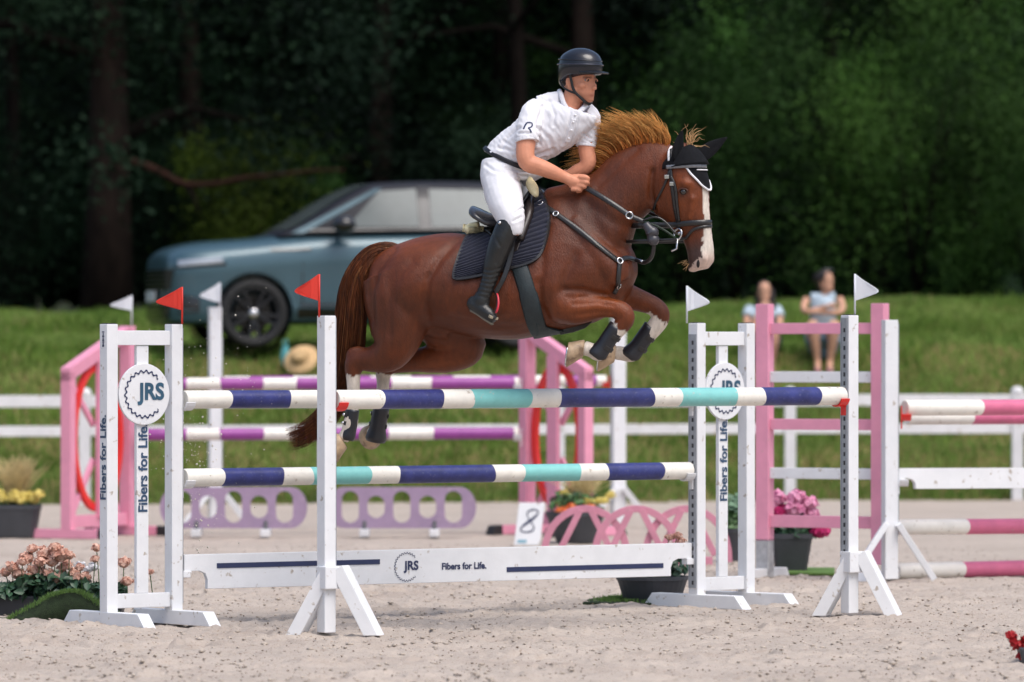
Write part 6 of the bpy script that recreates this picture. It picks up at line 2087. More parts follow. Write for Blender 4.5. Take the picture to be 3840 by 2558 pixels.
# ================================================================ spectators on the bank
SK2 = mat('spectator_skin', (.56, .31, .21), .55, .1, 12, spec=.3)
DHAIR = mat('dark_hair', (.018, .011, .009), .5, .3, 30)
def seated(cx, D, dz, shift, label, top_m, short_m, spec):
    """person seated on the slope: spec maps picture points to limbs"""
    q = lambda x, y, o: P(x, y, D - o)
    g = P(cx, 1312, D)
    th = thing('person', g, label, 'person', 'spectators sitting on the grass bank')
    def lm(mb, secs, m=3, n=12):
        limb(mb, secs, q, m, n)
    B = MB()
    for k_, s in enumerate(spec['body']): lm(B, [(a, b_, r_ * (.82 if k_ in (2, 3) else .92), o_) for a, b_, r_, o_ in s])
    hx, hy, ho, yaw = spec['head']
    f = V((math.cos(yaw), -math.sin(yaw), 0)); sd_ = V((-math.sin(yaw), -math.cos(yaw), 0))
    hc = q(hx, hy, ho)
    prof = [(-.115, .055, .02, .018), (-.10, .045, .045, .036), (-.07, .025, .07, .052), (-.03, .005, .088, .064), (.0, 0, .094, .069), (.04, -.003, .096, .072), (.08, -.004, .085, .064), (.11, -.004, .05, .038)]
    B.rings([ring(hc + ZU * z + f * a, f * hf, sd_ * hs, 20) for z, a, hf, hs in spline(prof, 2)])
    B.rings([[hc + f * (a + (w if k == 0 else -.02)) + sd_ * (0 if k == 0 else (s2 if k == 1 else -s2)) + ZU * z for k in range(3)] for z, a, w, s2 in ((.02, .085, .008, .008), (-.01, .085, .02, .012), (-.025, .082, .026, .015), (-.035, .08, .012, .012))])
    for s_ in (-1, 1): B.ball(hc + sd_ * (s_ * .07) - f * .01, .02, .01, .03, ax=(f, sd_, ZU))
    for s in spec['hands']:
        x, y, o, dx_ = s
        lm(B, [(x, y, .026, o), (x + dx_ * 9, y + 2, .03, o)])
        for k in range(4):
            lm(B, [(x + dx_ * 10, y - 5 + 3.6 * k, .011, o), (x + dx_ * 22, y - 5 + 4 * k, .010, o + .01), (x + dx_ * 30, y - 2 + 4 * k, .009, o)], 2, 7)
        lm(B, [(x + dx_ * 3, y - 6, .012, o), (x + dx_ * 14, y - 12, .010, o + .012)], 2, 7)
    part('body', remesh(B, .011, 2, 'body'), SK2, th)
    for nm, secs, m_ in spec['clothes']:
        mb = MB()
        for s in secs: lm(mb, s, 3, 14)
        me_ = remesh(mb, .013, 2, nm)
        c_ = np.array([v.co for v in me_.vertices]); n2 = np.array([v.normal for v in me_.vertices])
        fo = .006 * np.array([pnoise(Vector(c * 14)) for c in c_])
        me_.vertices.foreach_set('co', (c_ + n2 * fo[:, None]).astype(np.float32).ravel()); me_.update()
        part(nm, me_, m_, th)
    mb = MB()
    mb.ball(hc + ZU * .03 - f * .018, .105, .084, .10, ax=(f, sd_, ZU))
    for s in spec['hair']: lm(mb, s)
    hm = remesh(mb, .012, 2, 'hair')
    # keep the face free: push hair verts behind the hairline
    c_ = np.array([v.co for v in hm.vertices]); rel = c_ - np.array(hc); a = rel @ np.array(f); z = rel[:, 2]
    lim = np.where(z > .055, .085, .035)
    over = np.clip(a - lim, 0, None) * (z < .085)
    c_ -= over[:, None] * np.array(f)[None] * .95
    hm.vertices.foreach_set('co', c_.astype(np.float32).ravel()); hm.update()
    part('hair', hm, DHAIR, th)
    for s_ in (-1, 1):
        part('eye', MB().ball(hc + f * .086 + sd_ * (s_ * .03) + ZU * .012, .009, .013, .007, 8, 6, ax=(f, sd_, ZU)), DHAIR, th, smooth=True)
    part('mouth', MB().ball(hc + f * .082 - ZU * .058, .008, .022, .006, 8, 6, ax=(f, sd_, ZU)), mat('lips', (.4, .12, .1), .5), th, smooth=True)
    return th, hc, f, sd_
LBLUE = mat('pale_blue_cotton', (.42, .52, .6), .85, .1, 12, bump=.2)
DENIM = mat('denim', (.16, .25, .34), .85, .2, 25, bump=.3)
BLACKC = mat('dark_cloth', (.03, .03, .04), .85, .2, 20)
spec2 = {
    'head': (3094, 1056, .12, R(38)),
    'body': [[(3092, 1130, .06, .10), (3094, 1095, .05, .11)], [(3086, 1300, .15, 0), (3086, 1220, .13, .05), (3086, 1150, .13, .10)],
             [(3024, 1124, .055, .1), (3014, 1150, .045, .22), (3022, 1168, .04, .34), (3070, 1158, .034, .44), (3110, 1146, .027, .48)],
             [(3148, 1122, .055, .1), (3160, 1150, .045, .22), (3150, 1170, .04, .34), (3100, 1172, .034, .44), (3060, 1168, .027, .46)],
             [(3062, 1290, .1, .1), (3048, 1240, .085, .36), (3048, 1215, .062, .52)], [(3112, 1290, .1, .1), (3126, 1240, .085, .36), (3128, 1215, .062, .52)],
             [(3050, 1222, .06, .52), (3054, 1270, .058, .50), (3062, 1330, .042, .46), (3066, 1360, .034, .45)], [(3126, 1222, .06, .52), (3124, 1270, .058, .50), (3116, 1330, .042, .46), (3112, 1360, .034, .45)],
             [(3066, 1356, .036, .42), (3066, 1374, .04, .52), (3066, 1382, .03, .60)], [(3112, 1356, .036, .42), (3112, 1374, .04, .52), (3112, 1382, .03, .60)]],
    'hands': [(3112, 1146, .48, 1), (3058, 1168, .46, -1)],
    'clothes': [('top', [[(3086, 1300, .165, 0), (3086, 1220, .145, .05), (3086, 1150, .145, .10), (3088, 1118, .11, .1)], [(3040, 1118, .06, .1), (3132, 1116, .06, .1)]], LBLUE),
                ('shorts', [[(3086, 1304, .17, 0), (3086, 1280, .16, .08)], [(3062, 1292, .115, .1), (3050, 1256, .105, .28)], [(3112, 1292, .115, .1), (3124, 1256, .105, .28)]], DENIM)],
    'hair': [[(3080, 1040, .06, .05), (3062, 1040, .045, -.02), (3056, 1060, .03, -.02)], [(3076, 1060, .05, .06), (3074, 1090, .03, .05)]]}
p2, hc2, f2, s2 = seated(3086, 61.9, 0, 0, 'woman in sleeveless pale blue top with arms crossed on her knees on the bank', LBLUE, DENIM, spec2)
mb = MB(); mb.tube([hc2 + ZU * .125 + f2 * (.03 + .05 * math.cos(R(a))) + s2 * (.085 * math.sin(R(a))) for a in range(-80, 81, 16)], .012, 8); part('sunglasses', mb, mat('dark_lens', (.03, .03, .035), .08, coat=1), p2, smooth=True)
for x in (3066, 3112):
    mb = MB(); limb(mb, [(x, 1384, .03, .44), (x, 1388, .04, .52), (x, 1390, .026, .62)], lambda a, b, c: P(a, b, 61.9 - c), 3, 12); part('sandal', mb, mat('pink_sandal', (.5, .25, .27), .6), p2, smooth=True)
spec1 = {
    'head': (2866, 1096, .16, R(88)),
    'body': [[(2862, 1160, .06, .10), (2866, 1128, .05, .13)], [(2862, 1310, .15, 0), (2862, 1235, .13, .05), (2862, 1180, .13, .10)],
             [(2808, 1162, .055, .1), (2800, 1205, .045, .24), (2815, 1225, .04, .38), (2850, 1170, .034, .36), (2862, 1136, .028, .32)],
             [(2918, 1162, .055, .1), (2924, 1200, .045, .22), (2918, 1228, .04, .36), (2885, 1226, .034, .46)],
             [(2840, 1300, .1, .1), (2842, 1255, .085, .34), (2848, 1236, .062, .5)], [(2888, 1300, .1, .1), (2896, 1255, .085, .34), (2898, 1236, .062, .5)],
             [(2848, 1240, .06, .5), (2850, 1280, .056, .5), (2852, 1340, .042, .46), (2852, 1376, .034, .45)], [(2898, 1240, .06, .5), (2902, 1280, .056, .5), (2896, 1340, .042, .46), (2892, 1376, .034, .45)],
             [(2852, 1372, .036, .42), (2852, 1386, .04, .52), (2852, 1392, .03, .6)], [(2892, 1372, .036, .42), (2892, 1386, .04, .52), (2892, 1392, .03, .6)]],
    'hands': [(2862, 1140, .32, 1), (2882, 1226, .46, -1)],
    'clothes': [('tee_shirt', [[(2862, 1312, .165, 0), (2862, 1240, .15, .05), (2862, 1180, .15, .10), (2862, 1152, .11, .1)], [(2816, 1160, .072, .1), (2804, 1190, .066, .2)], [(2910, 1160, .072, .1), (2922, 1190, .066, .2)]], LBLUE),
                ('shorts', [[(2862, 1316, .17, 0), (2862, 1292, .16, .08)], [(2840, 1304, .115, .1), (2842, 1268, .105, .28)], [(2888, 1304, .115, .1), (2896, 1268, .105, .28)]], BLACKC)],
    'hair': [[(2886, 1085, .05, .12), (2892, 1125, .05, .16), (2894, 1170, .05, .2), (2892, 1208, .03, .22)], [(2846, 1090, .04, .1), (2842, 1125, .04, .1), (2840, 1150, .03, .12)]]}
seated(2862, 61.9, 0, 0, 'person in pale blue tee shirt with long dark hair behind the pink ladder post', LBLUE, BLACKC, spec1)

# straw hat on a turquoise bag
D = 60.2
b = P(1120, 1392, D)
hat = thing('straw_hat', b, 'wide straw hat lying on the grass by the car', 'hat')
STRAW = mat('straw', (.6, .4, .2), .85, .2, 40, bump=.5, bscale=90)
axh = V((-.25, -.75, .6)).normalized(); e1_ = axh.orthogonal().normalized(); e2_ = axh.cross(e1_)
c = P(1126, 1342, D)
pr = [(.19, -.03), (.185, -.022), (.13, .0), (.095, .005), (.09, .05), (.075, .085), (.04, .095), (.004, .09)]
mb = MB(); mb.rings([[c + axh * a + (e1_ * math.cos(2 * math.pi * k / 30) * (1 + .05 * math.sin(3 * k)) + e2_ * math.sin(2 * math.pi * k / 30)) * r_ for k in range(30)] for r_, a in pr] , caps=False)
part('hat_body', mb, STRAW, hat, smooth=True)
mb = MB(); mb.rings([[c + axh * a + (e1_ * math.cos(2 * math.pi * k / 30) + e2_ * math.sin(2 * math.pi * k / 30)) * .097 for k in range(30)] for a in (.008, .03)], caps=False)
part('hat_band', mb, mat('tan_band', (.35, .22, .1), .8), hat, smooth=True)
bag = thing('cloth_bag', P(1072, 1378, D + .25), 'turquoise cloth bag beside the straw hat', 'bag')
mb = MB(); limb(mb, [(1070, 1372, .03, 0), (1068, 1345, .045, 0), (1070, 1312, .04, 0), (1072, 1294, .02, 0)], lambda a, bb, o: P(a, bb, D + .25 - o), 4, 14)
part('bag_body', mb, mat('turquoise_cloth', (.12, .42, .45), .85, .15, 14, bump=.3), bag, smooth=True)
mb = MB(); mb.tube([P(1062, 1300, D + .2), P(1064, 1276, D + .2), P(1074, 1272, D + .2), P(1080, 1298, D + .2)], .008, 7); part('bag_handle', mb, mat('turquoise_strap', (.09, .33, .36), .85), bag, smooth=True)
# ================================================================ flowers
POTM = mat('anthracite_pot', (.045, .048, .056), .55, .15, 8, bump=.05)
SOIL = mat('potting_soil', (.03, .022, .016), .95, .3, 20)
def leaf_quads(mb_v, mb_f, c, n, size, rng, outward=None, flat=.4):
    pass
def leaves(name, centers, normals, size, rng, m, par, fold=.25):
    """small pointed leaves as folded diamonds, numpy"""
    c = np.asarray(centers, float); n = np.asarray(normals, float)
    N = len(c)
    n = n + rng.normal(0, .45, n.shape); n /= np.linalg.norm(n, axis=1, keepdims=True)
    a = np.cross(n, rng.normal(size=(N, 3))); a /= np.linalg.norm(a, axis=1, keepdims=True)
    b = np.cross(n, a)
    s = size * (.6 + .7 * rng.random((N, 1)))
    w = .38
    v = np.stack([c - a * s * .5, c + b * s * w * .8 - a * s * .15 + n * s * .1, c + b * s * w * .7 + a * s * .2 + n * s * .08, c + a * s * .55 - n * s * .1, c - b * s * w * .7 + a * s * .2 + n * s * .08, c - b * s * w * .8 - a * s * .15 + n * s * .1], 1)
    i = 6 * np.arange(N)[:, None]
    me = raw_mesh(name, v.reshape(-1, 3), quads=np.concatenate([i + np.array([[0, 1, 2, 3]]), i + np.array([[0, 3, 4, 5]])]))
    return part(name, me, m, par)
def blossom(c, r, rng, m, par, n=70, petal=.45, name='blossom', squash=.85):
    """round flower head of overlapping cupped petals"""
    u = rng.normal(size=(n, 3)); u[:, 2] = np.abs(u[:, 2]) * 1.0 - .25; u[:, 1] -= .3
    u /= np.linalg.norm(u, axis=1, keepdims=True)
    layer = .55 + .45 * rng.random((n, 1))
    cc = np.array(c) + u * r * layer * np.array([1, 1, squash])
    tip = np.cross(u, rng.normal(size=(n, 3))); tip /= np.linalg.norm(tip, axis=1, keepdims=True)
    b = np.cross(u, tip)
    s = r * petal * (.8 + .4 * rng.random((n, 1)))
    v = np.stack([cc - tip * s * .6 - u * s * .25, cc + b * s * .55 + u * s * .05, cc + tip * s * .7 + u * s * .28, cc - b * s * .55 + u * s * .05, cc + u * s * -.12], 1)
    i = 5 * np.arange(n)[:, None]
    T = np.array([[0, 1, 4], [1, 2, 4], [2, 3, 4], [3, 0, 4]])
    tr = (i[:, None] + T[None]).reshape(-1, 3)
    core = MB(); core.ball(c, r * .72, r * .72, r * .72 * squash, 10, 7)
    cv = np.array([tuple(q) for q in core.v]); k0 = len(v.reshape(-1, 3))
    tris = [tr]
    quads = [[k0 + q for q in f] for f in core.f if len(f) == 4]
    me = raw_mesh(name, np.concatenate([v.reshape(-1, 3), cv]), quads=np.array(quads), tris=tr)
    return part(name, me, m, par)
def pot(par, c, r0, r1, h, n=28, sq=False, m=None):
    """tapered pot with rim; sq gives a square one"""
    c = V(c)
    def rg(r_, z):
        out = []
        for k in range(n):
            a = 2 * math.pi * (k + .5) / n
            if sq:
                q = max(abs(math.cos(a)), abs(math.sin(a))); e = (1 / q) ** .9
            else: e = 1
            out.append(c + V((math.cos(a) * r_ * e, math.sin(a) * r_ * e, z)))
        return out
    mb = MB(); mb.rings([rg(r0 * .96, 0), rg(r0, .01), rg(r1 * .97, h * .86), rg(r1, h * .87), rg(r1, h), rg(r1 * .93, h), rg(r1 * .9, h * .9)])
    p_ = part('pot', mb, m or POTM, par, smooth=False)
    mb = MB(); mb.rings([rg(r1 * .9, h * .88), rg(r1 * .5, h * .95)]); part('soil', mb, SOIL, p_)
def foliage(name, c, rx, ry, rz, n, size, rng, m, par, low=.0):
    u = rng.normal(size=(n, 3)); u /= np.linalg.norm(u, axis=1, keepdims=True)
    u[:, 2] = np.abs(u[:, 2])
    rad = rng.random((n, 1)) ** .35
    cc = np.array(c) + u * rad * np.array([rx, ry, rz])
    return leaves(name, cc, u + np.array([0, -.3, .5]), size, rng, m, par)
def plume(name, base, n, h, spread, rng, m, par):
    b = np.array(base) + rng.normal(0, spread * .25, (n, 3)) * np.array([1, 1, 0])
    a = rng.normal(0, 1, (n, 2)) * spread
    t = b + np.stack([a[:, 0], a[:, 1], h * (.7 + .4 * rng.random(n))], -1)
    mid_ = b + (t - b) * .5 + np.array([0, 0, h * .12])
    return part(name, strands(name, b, mid_, t, .004, .0015, 5, wob=.02), m, par)
FG = mat('dark_green_leaf', (.022, .065, .035), .45, .4, 9, spec=.5, col2=(.05, .12, .06))
FG2 = mat('mid_green_leaf', (.06, .13, .04), .5, .35, 9, spec=.4)
FG3 = mat('grey_green_leaf', (.14, .24, .15), .6, .25, 9)
SALM = mat('salmon_petal', (.85, .4, .28), .6, .25, 30, trans=.3, col2=(.95, .68, .55))
YEL = mat('pale_yellow_petal', (.85, .72, .22), .6, .15, 20, trans=.3)
ORG = mat('orange_petal', (.85, .25, .08), .6, .2, 20, trans=.3)
PNK = mat('hot_pink_petal', (.85, .2, .46), .6, .2, 18, trans=.3, col2=(.95, .55, .72))
DPK = mat('deep_pink_petal', (.62, .035, .2), .6, .25, 18, trans=.3)
REDFL = mat('red_petal', (.4, .008, .012), .6, .3, 18, trans=.2)
STRAWP = mat('straw_plume', (.8, .67, .36), .8, .2, 20, trans=.3)
WHITEP = mat('white_petal', (.8, .8, .82), .6, .06, 18, trans=.2)
frng = np.random.default_rng(21)

# trough with salmon flowers, front left
d = 32.2
b = gp(150, d)
tr_ = thing('flower_trough', b, 'dark grey trough of salmon begonias left of the white logo wing', 'planter')
mb = MB()
x0, x1 = gp(-420, d).x, gp(470, d).x
zt = P(0, 2232, d).z
mb.prism([V((x0 + .02, d - .1, 0)), V((x1 - .02, d - .1, 0)), V((x1, d - .12, zt)), V((x0, d - .12, zt))], V((0, .26, 0)))
part('trough', mb, POTM, tr_, bevel=.01)
N = 1500
cx = frng.uniform(x0, x1, N); cz = zt - .01 + .10 * frng.random(N) ** 1.3 * (1 + .4 * np.sin(cx * 9)); cy = d + frng.uniform(-.16, .14, N)
leaves('foliage', np.stack([cx, cy, cz], -1), np.stack([frng.normal(0, .4, N), -.5 + 0 * cx, .6 + 0 * cx], -1), .06, frng, FG, tr_)['kind'] = 'stuff'
for x, y, r_ in ((102, 2095, .05), (168, 2078, .052), (232, 2082, .058), (133, 2138, .05), (212, 2172, .05), (46, 2128, .045), (275, 2150, .042), (318, 2168, .04), (362, 2056, .034), (357, 2098, .03), (464, 2112, .045), (476, 2182, .04), (562, 2146, .024), (195, 2108, .045), (70, 2150, .04), (-60, 2110, .05), (-150, 2130, .05), (250, 2120, .04), (20, 2150, .035), (300, 2130, .03), (120, 2060, .035), (205, 2055, .04), (260, 2085, .035), (150, 2110, .04), (85, 2108, .035), (235, 2130, .035), (180, 2150, .035), (60, 2160, .03), (290, 2165, .03), (110, 2165, .03)):
    c = P(x, y, d - .05 + frng.uniform(-.08, .06))
    blossom(c, r_, frng, SALM, tr_, 60, .5)
    mb = MB(); mb.tube([c, V((c.x + frng.normal(0, .02), c.y + .02, zt - .02))], .003, 5); part('stem', mb, FG2, tr_)
for x, y in ((300, 2122), (330, 2136), (352, 2128)):
    blossom(P(x, y, d + .1), .035, frng, WHITEP, tr_, 40, .5)
# artificial turf mat humped up before the trough
MATG = mat('artificial_turf', (.02, .035, .012), .95, .4, 40, bump=.6, bscale=200)
tm = thing('turf_mat', gp(150, 31.5), 'crumpled artificial turf mat in front of the salmon begonia trough', 'mat')
dm = 31.55
prof_px = [(-500, 2352), (-200, 2350), (0, 2336), (60, 2310), (120, 2278), (180, 2244), (225, 2228), (260, 2222), (300, 2226), (335, 2244), (372, 2272), (420, 2300), (470, 2338), (520, 2344)]
sp_ = spline(prof_px, 5)
top_pts = [P(x, y, dm) for x, y in sp_]
mb = MB(); rs = []
for p in top_pts:
    z = max(p.z, .012)
    fx = p.x
    rs.append([V((fx, dm - .06 - .05 * math.sin(fx * 6), .004)), V((fx, dm - .03, z * .55)), V((fx, dm, z)), V((fx, dm + .10, z + .01)), V((fx, dm + .3, max(.01, z * .75))), V((fx, dm + .42, .01)), V((fx, dm + .38, .004)), V((fx, dm + .28, max(.006, z * .7 - .02))), V((fx, dm + .10, z - .008)), V((fx, dm + .012, z - .014)), V((fx, dm - .02, z * .5)), V((fx, dm - .045 - .05 * math.sin(fx * 6), .002))])
mb.rings(rs)
part('mat_sheet', mb, MATG, tm, smooth=True)
N = 2600
ii = frng.integers(0, len(top_pts), N)
rt = np.array([top_pts[i] for i in ii]) + np.stack([frng.normal(0, .012, N), frng.uniform(-.03, .12, N), 0 * ii], -1)
tp = rt + np.stack([frng.normal(0, .008, N), frng.normal(0, .008, N), .012 + .012 * frng.random(N)], -1)
o = part('pile', strands('pile', rt, (rt + tp) / 2, tp, .0016, .0008, 2), mat('green_turf_pile', (.10, .19, .035), .7, .3, 30), tm); o['kind'] = 'stuff'

# dark pot and turf behind the right end of the plank
d = 33.75
c = gp(2446, d)
pt_ = thing('potted_plant', c, 'dark pot of salmon flowers behind the right end of the plank', 'potted plant')
pot(pt_, c, .165, .215, P(0, 2160, d).z, 30)
foliage('foliage', c + ZU * .18, .22, .18, .16, 260, .06, frng, FG, pt_)['kind'] = 'stuff'
for x, y in ((2510, 2016), (2540, 2010), (2556, 2030), (2470, 2060), (2420, 2070), (2530, 2050), (2575, 2060)):
    blossom(P(x, y, d - .02), .03, frng, SALM, pt_, 50, .5)
    mb = MB(); q = P(x, y, d - .02); mb.tube([q, V((q.x * .6 + c.x * .4, d, .2))], .003, 5); part('stem', mb, FG2, pt_)
tm2 = thing('turf_mat', gp(2300, 33.7), 'flat green turf mat under the dark pot behind the plank', 'mat')
mb = MB(); pts = [gp(2185, 33.5), gp(2420, 33.35), gp(2560, 33.9), gp(2380, 34.6), gp(2210, 34.0)]
mb.prism([p + ZU * .004 for p in pts], ZU * .018); part('mat_sheet', mb, MATG, tm2)
N = 1500
w = frng.dirichlet([1] * 5, N); rt = w @ np.array([tuple(p + ZU * .02) for p in pts]); tp = rt + np.stack([frng.normal(0, .008, N), frng.normal(0, .008, N), .012 + .014 * frng.random(N)], -1)
o = part('pile', strands('pile', rt, (rt + tp) / 2, tp, .002, .001, 2), bpy.data.materials['green_turf_pile'], tm2); o['kind'] = 'stuff'

# grey pot of pink peonies before the ladder wing
d = 38.5
c = gp(2966, d)
pk_ = thing('potted_plant', c, 'grey square pot of bright pink peonies behind the pink ladder wing', 'potted plant')
pot(pk_, c, .105, .145, P(0, 2000, d).z, 32, True)
foliage('foliage', c + ZU * .25, .16, .14, .2, 300, .07, frng, FG, pk_)['kind'] = 'stuff'
for x, y, r_, m_ in ((2908, 1872, .062, PNK), (2924, 1922, .058, DPK), (2988, 1872, .06, PNK), (2976, 1910, .07, PNK), (3034, 1892, .055, PNK), (3074, 1994, .06, DPK), (3044, 1932, .05, PNK), (2888, 1905, .05, PNK), (2950, 1940, .05, PNK)):
    q = P(x, y, d - .06)
    blossom(q, r_ * 1.25, frng, m_, pk_, 80, .48); mb = MB(); mb.tube([q, V((c.x + (q.x - c.x) * .3, d, .25))], .005, 6); part('stem', mb, FG2, pk_)
tm3 = thing('turf_mat', gp(3040, 38.2), 'strip of green turf mat under the peony pot', 'mat')
mb = MB(); mb.prism([gp(2890, 38.1) + ZU * .004, gp(3130, 37.9) + ZU * .004, gp(3130, 38.9) + ZU * .004, gp(2890, 39.0) + ZU * .004], ZU * .015); part('mat_sheet', mb, bpy.data.materials['green_turf_pile'], tm3, bevel=.003)
# leafy pot behind the right logo wing
d = 40.5
c = gp(2752, d)
lf = thing('potted_plant', c, 'grey pot with leafy green bush behind the right logo wing', 'potted plant')
pot(lf, c, .09, .125, .24, 28)
foliage('foliage', c + ZU * .2, .12, .12, .24, 420, .06, frng, FG2, lf)['kind'] = 'stuff'
foliage('top_leaves', c + ZU * .36, .10, .10, .12, 130, .07, frng, FG3, lf)['kind'] = 'stuff'
# mixed pot beside the number sign
d = 44.4
c = gp(2158, d)
mx_ = thing('potted_plant', c, 'grey pot of yellow and orange flowers right of the number sign', 'potted plant')
pot(mx_, c, .15, .235, P(0, 1918, d).z, 30)
foliage('foliage', c + ZU * .26, .22, .18, .17, 320, .06, frng, FG2, mx_)['kind'] = 'stuff'
for k in range(9):
    blossom(P(2098 + 24 * k + frng.normal(0, 5), 1872 - 8 * math.sin(k) + frng.normal(0, 8), d - .05), .042, frng, YEL if k not in (2, 3) else FG3, mx_, 50, .5)
for k in range(8):
    blossom(P(2092 + 18 * k + frng.normal(0, 5), 1918 + 16 * math.sin(k * 1.7), d - .16), .045, frng, ORG, mx_, 50, .5)
plume('grass_plume', c + V((.05, 0, .32)), 260, .22, .09, frng, STRAWP, mx_)['kind'] = 'stuff'
# pot far left
d = 45.6
c = gp(60, d)
yl = thing('potted_plant', c, 'grey pot of yellow flowers with straw plume at the left edge', 'potted plant')
pot(yl, c, .155, .2, P(0, 1892, d).z, 32, True)
foliage('foliage', c + ZU * .26, .2, .16, .08, 200, .06, frng, FG2, yl)['kind'] = 'stuff'
for k in range(11):
    blossom(P(-40 + 19 * k + frng.normal(0, 4), 1866 + 12 * math.sin(k * 2.3), d - .12 + .05 * math.sin(k)), .05, frng, YEL, yl, 55, .5)
plume('grass_plume', c + V((0, 0, .3)), 420, .32, .10, frng, STRAWP, yl)['kind'] = 'stuff'
# red flowers at the near right corner
d = 27.2
c = gp(3935, d)
rd_ = thing('flower_trough', c, 'low dark trough of deep red flowers at the lower right corner', 'planter')
mb = MB(); mb.prism([c + V((-.13, -.08, 0)), c + V((.5, -.08, 0)), c + V((.52, -.09, .09)), c + V((-.15, -.09, .09))], V((0, .2, 0))); part('trough', mb, POTM, rd_, bevel=.008)
for x, y, r_ in ((3790, 2385, .03), (3815, 2420, .034), (3835, 2462, .034), (3800, 2405, .024), (3850, 2400, .034), (3880, 2430, .04), (3910, 2390, .04), (3950, 2420, .04), (3990, 2400, .04)):
    q = P(x, y, d + .0)
    blossom(q, r_, frng, REDFL, rd_, 70, .5); mb = MB(); mb.tube([q, V((q.x + (c.x - q.x) * .5, d, .08))], .003, 5); part('stem', mb, FG2, rd_)
N = 240
leaves('foliage', np.stack([c.x + frng.uniform(-.02, .5, N), d + frng.uniform(-.08, .1, N), .06 + .06 * frng.random(N)], -1), np.stack([0 * np.ones(N), -.4 * np.ones(N), .8 * np.ones(N)], -1), .05, frng, FG, rd_)['kind'] = 'stuff'
# ================================================================ woodland
BARK = mat('pine_bark', (.017, .012, .010), .9, .4, 6, bump=.9, bscale=18, stretch=(1, 1, .35), col2=(.027, .018, .014), spec=.1)
BARKR = mat('reddish_branch_bark', (.034, .015, .011), .9, .3, 6, bump=.6, spec=.1)
BARK2 = mat('grey_brown_bark', (.009, .007, .006), .95, .35, 6, bump=.9, bscale=18, stretch=(1, 1, .35), spec=.04)
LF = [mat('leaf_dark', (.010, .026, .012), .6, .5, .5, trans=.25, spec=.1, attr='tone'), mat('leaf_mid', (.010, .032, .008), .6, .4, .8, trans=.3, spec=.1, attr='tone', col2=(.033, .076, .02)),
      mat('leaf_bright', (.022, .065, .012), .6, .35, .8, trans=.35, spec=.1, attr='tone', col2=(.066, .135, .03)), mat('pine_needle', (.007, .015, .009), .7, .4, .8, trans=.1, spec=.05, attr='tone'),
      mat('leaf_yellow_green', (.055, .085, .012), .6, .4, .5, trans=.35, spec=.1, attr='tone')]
trng = np.random.default_rng(404)
def leaf_cloud(name, cc, size, rng, m, par, up=.5, tone=None):
    n = len(cc)
    nr = rng.normal(size=(n, 3)); nr[:, 2] += up; nr[:, 1] -= .25; nr /= np.linalg.norm(nr, axis=1, keepdims=True)
    a = np.cross(nr, rng.normal(size=(n, 3))); a /= np.linalg.norm(a, axis=1, keepdims=True); b = np.cross(nr, a)
    s = size * (.55 + .8 * rng.random((n, 1)))
    v = np.stack([cc - a * s * .5, cc + b * s * .36, cc + a * s * .55, cc - b * s * .36], 1)
    me_ = raw_mesh(name, v.reshape(-1, 3), quads=4 * np.arange(n)[:, None] + np.array([[0, 1, 2, 3]]))
    tn = np.ones(n) if tone is None else tone
    at_ = me_.color_attributes.new('tone', 'FLOAT_COLOR', 'POINT')
    c4 = np.repeat(np.stack([tn, tn, tn ** .8, np.ones(n)], -1)[:, None], 4, 1)
    at_.data.foreach_set('color', c4.astype(np.float32).ravel())
    return part(name, me_, m, par)
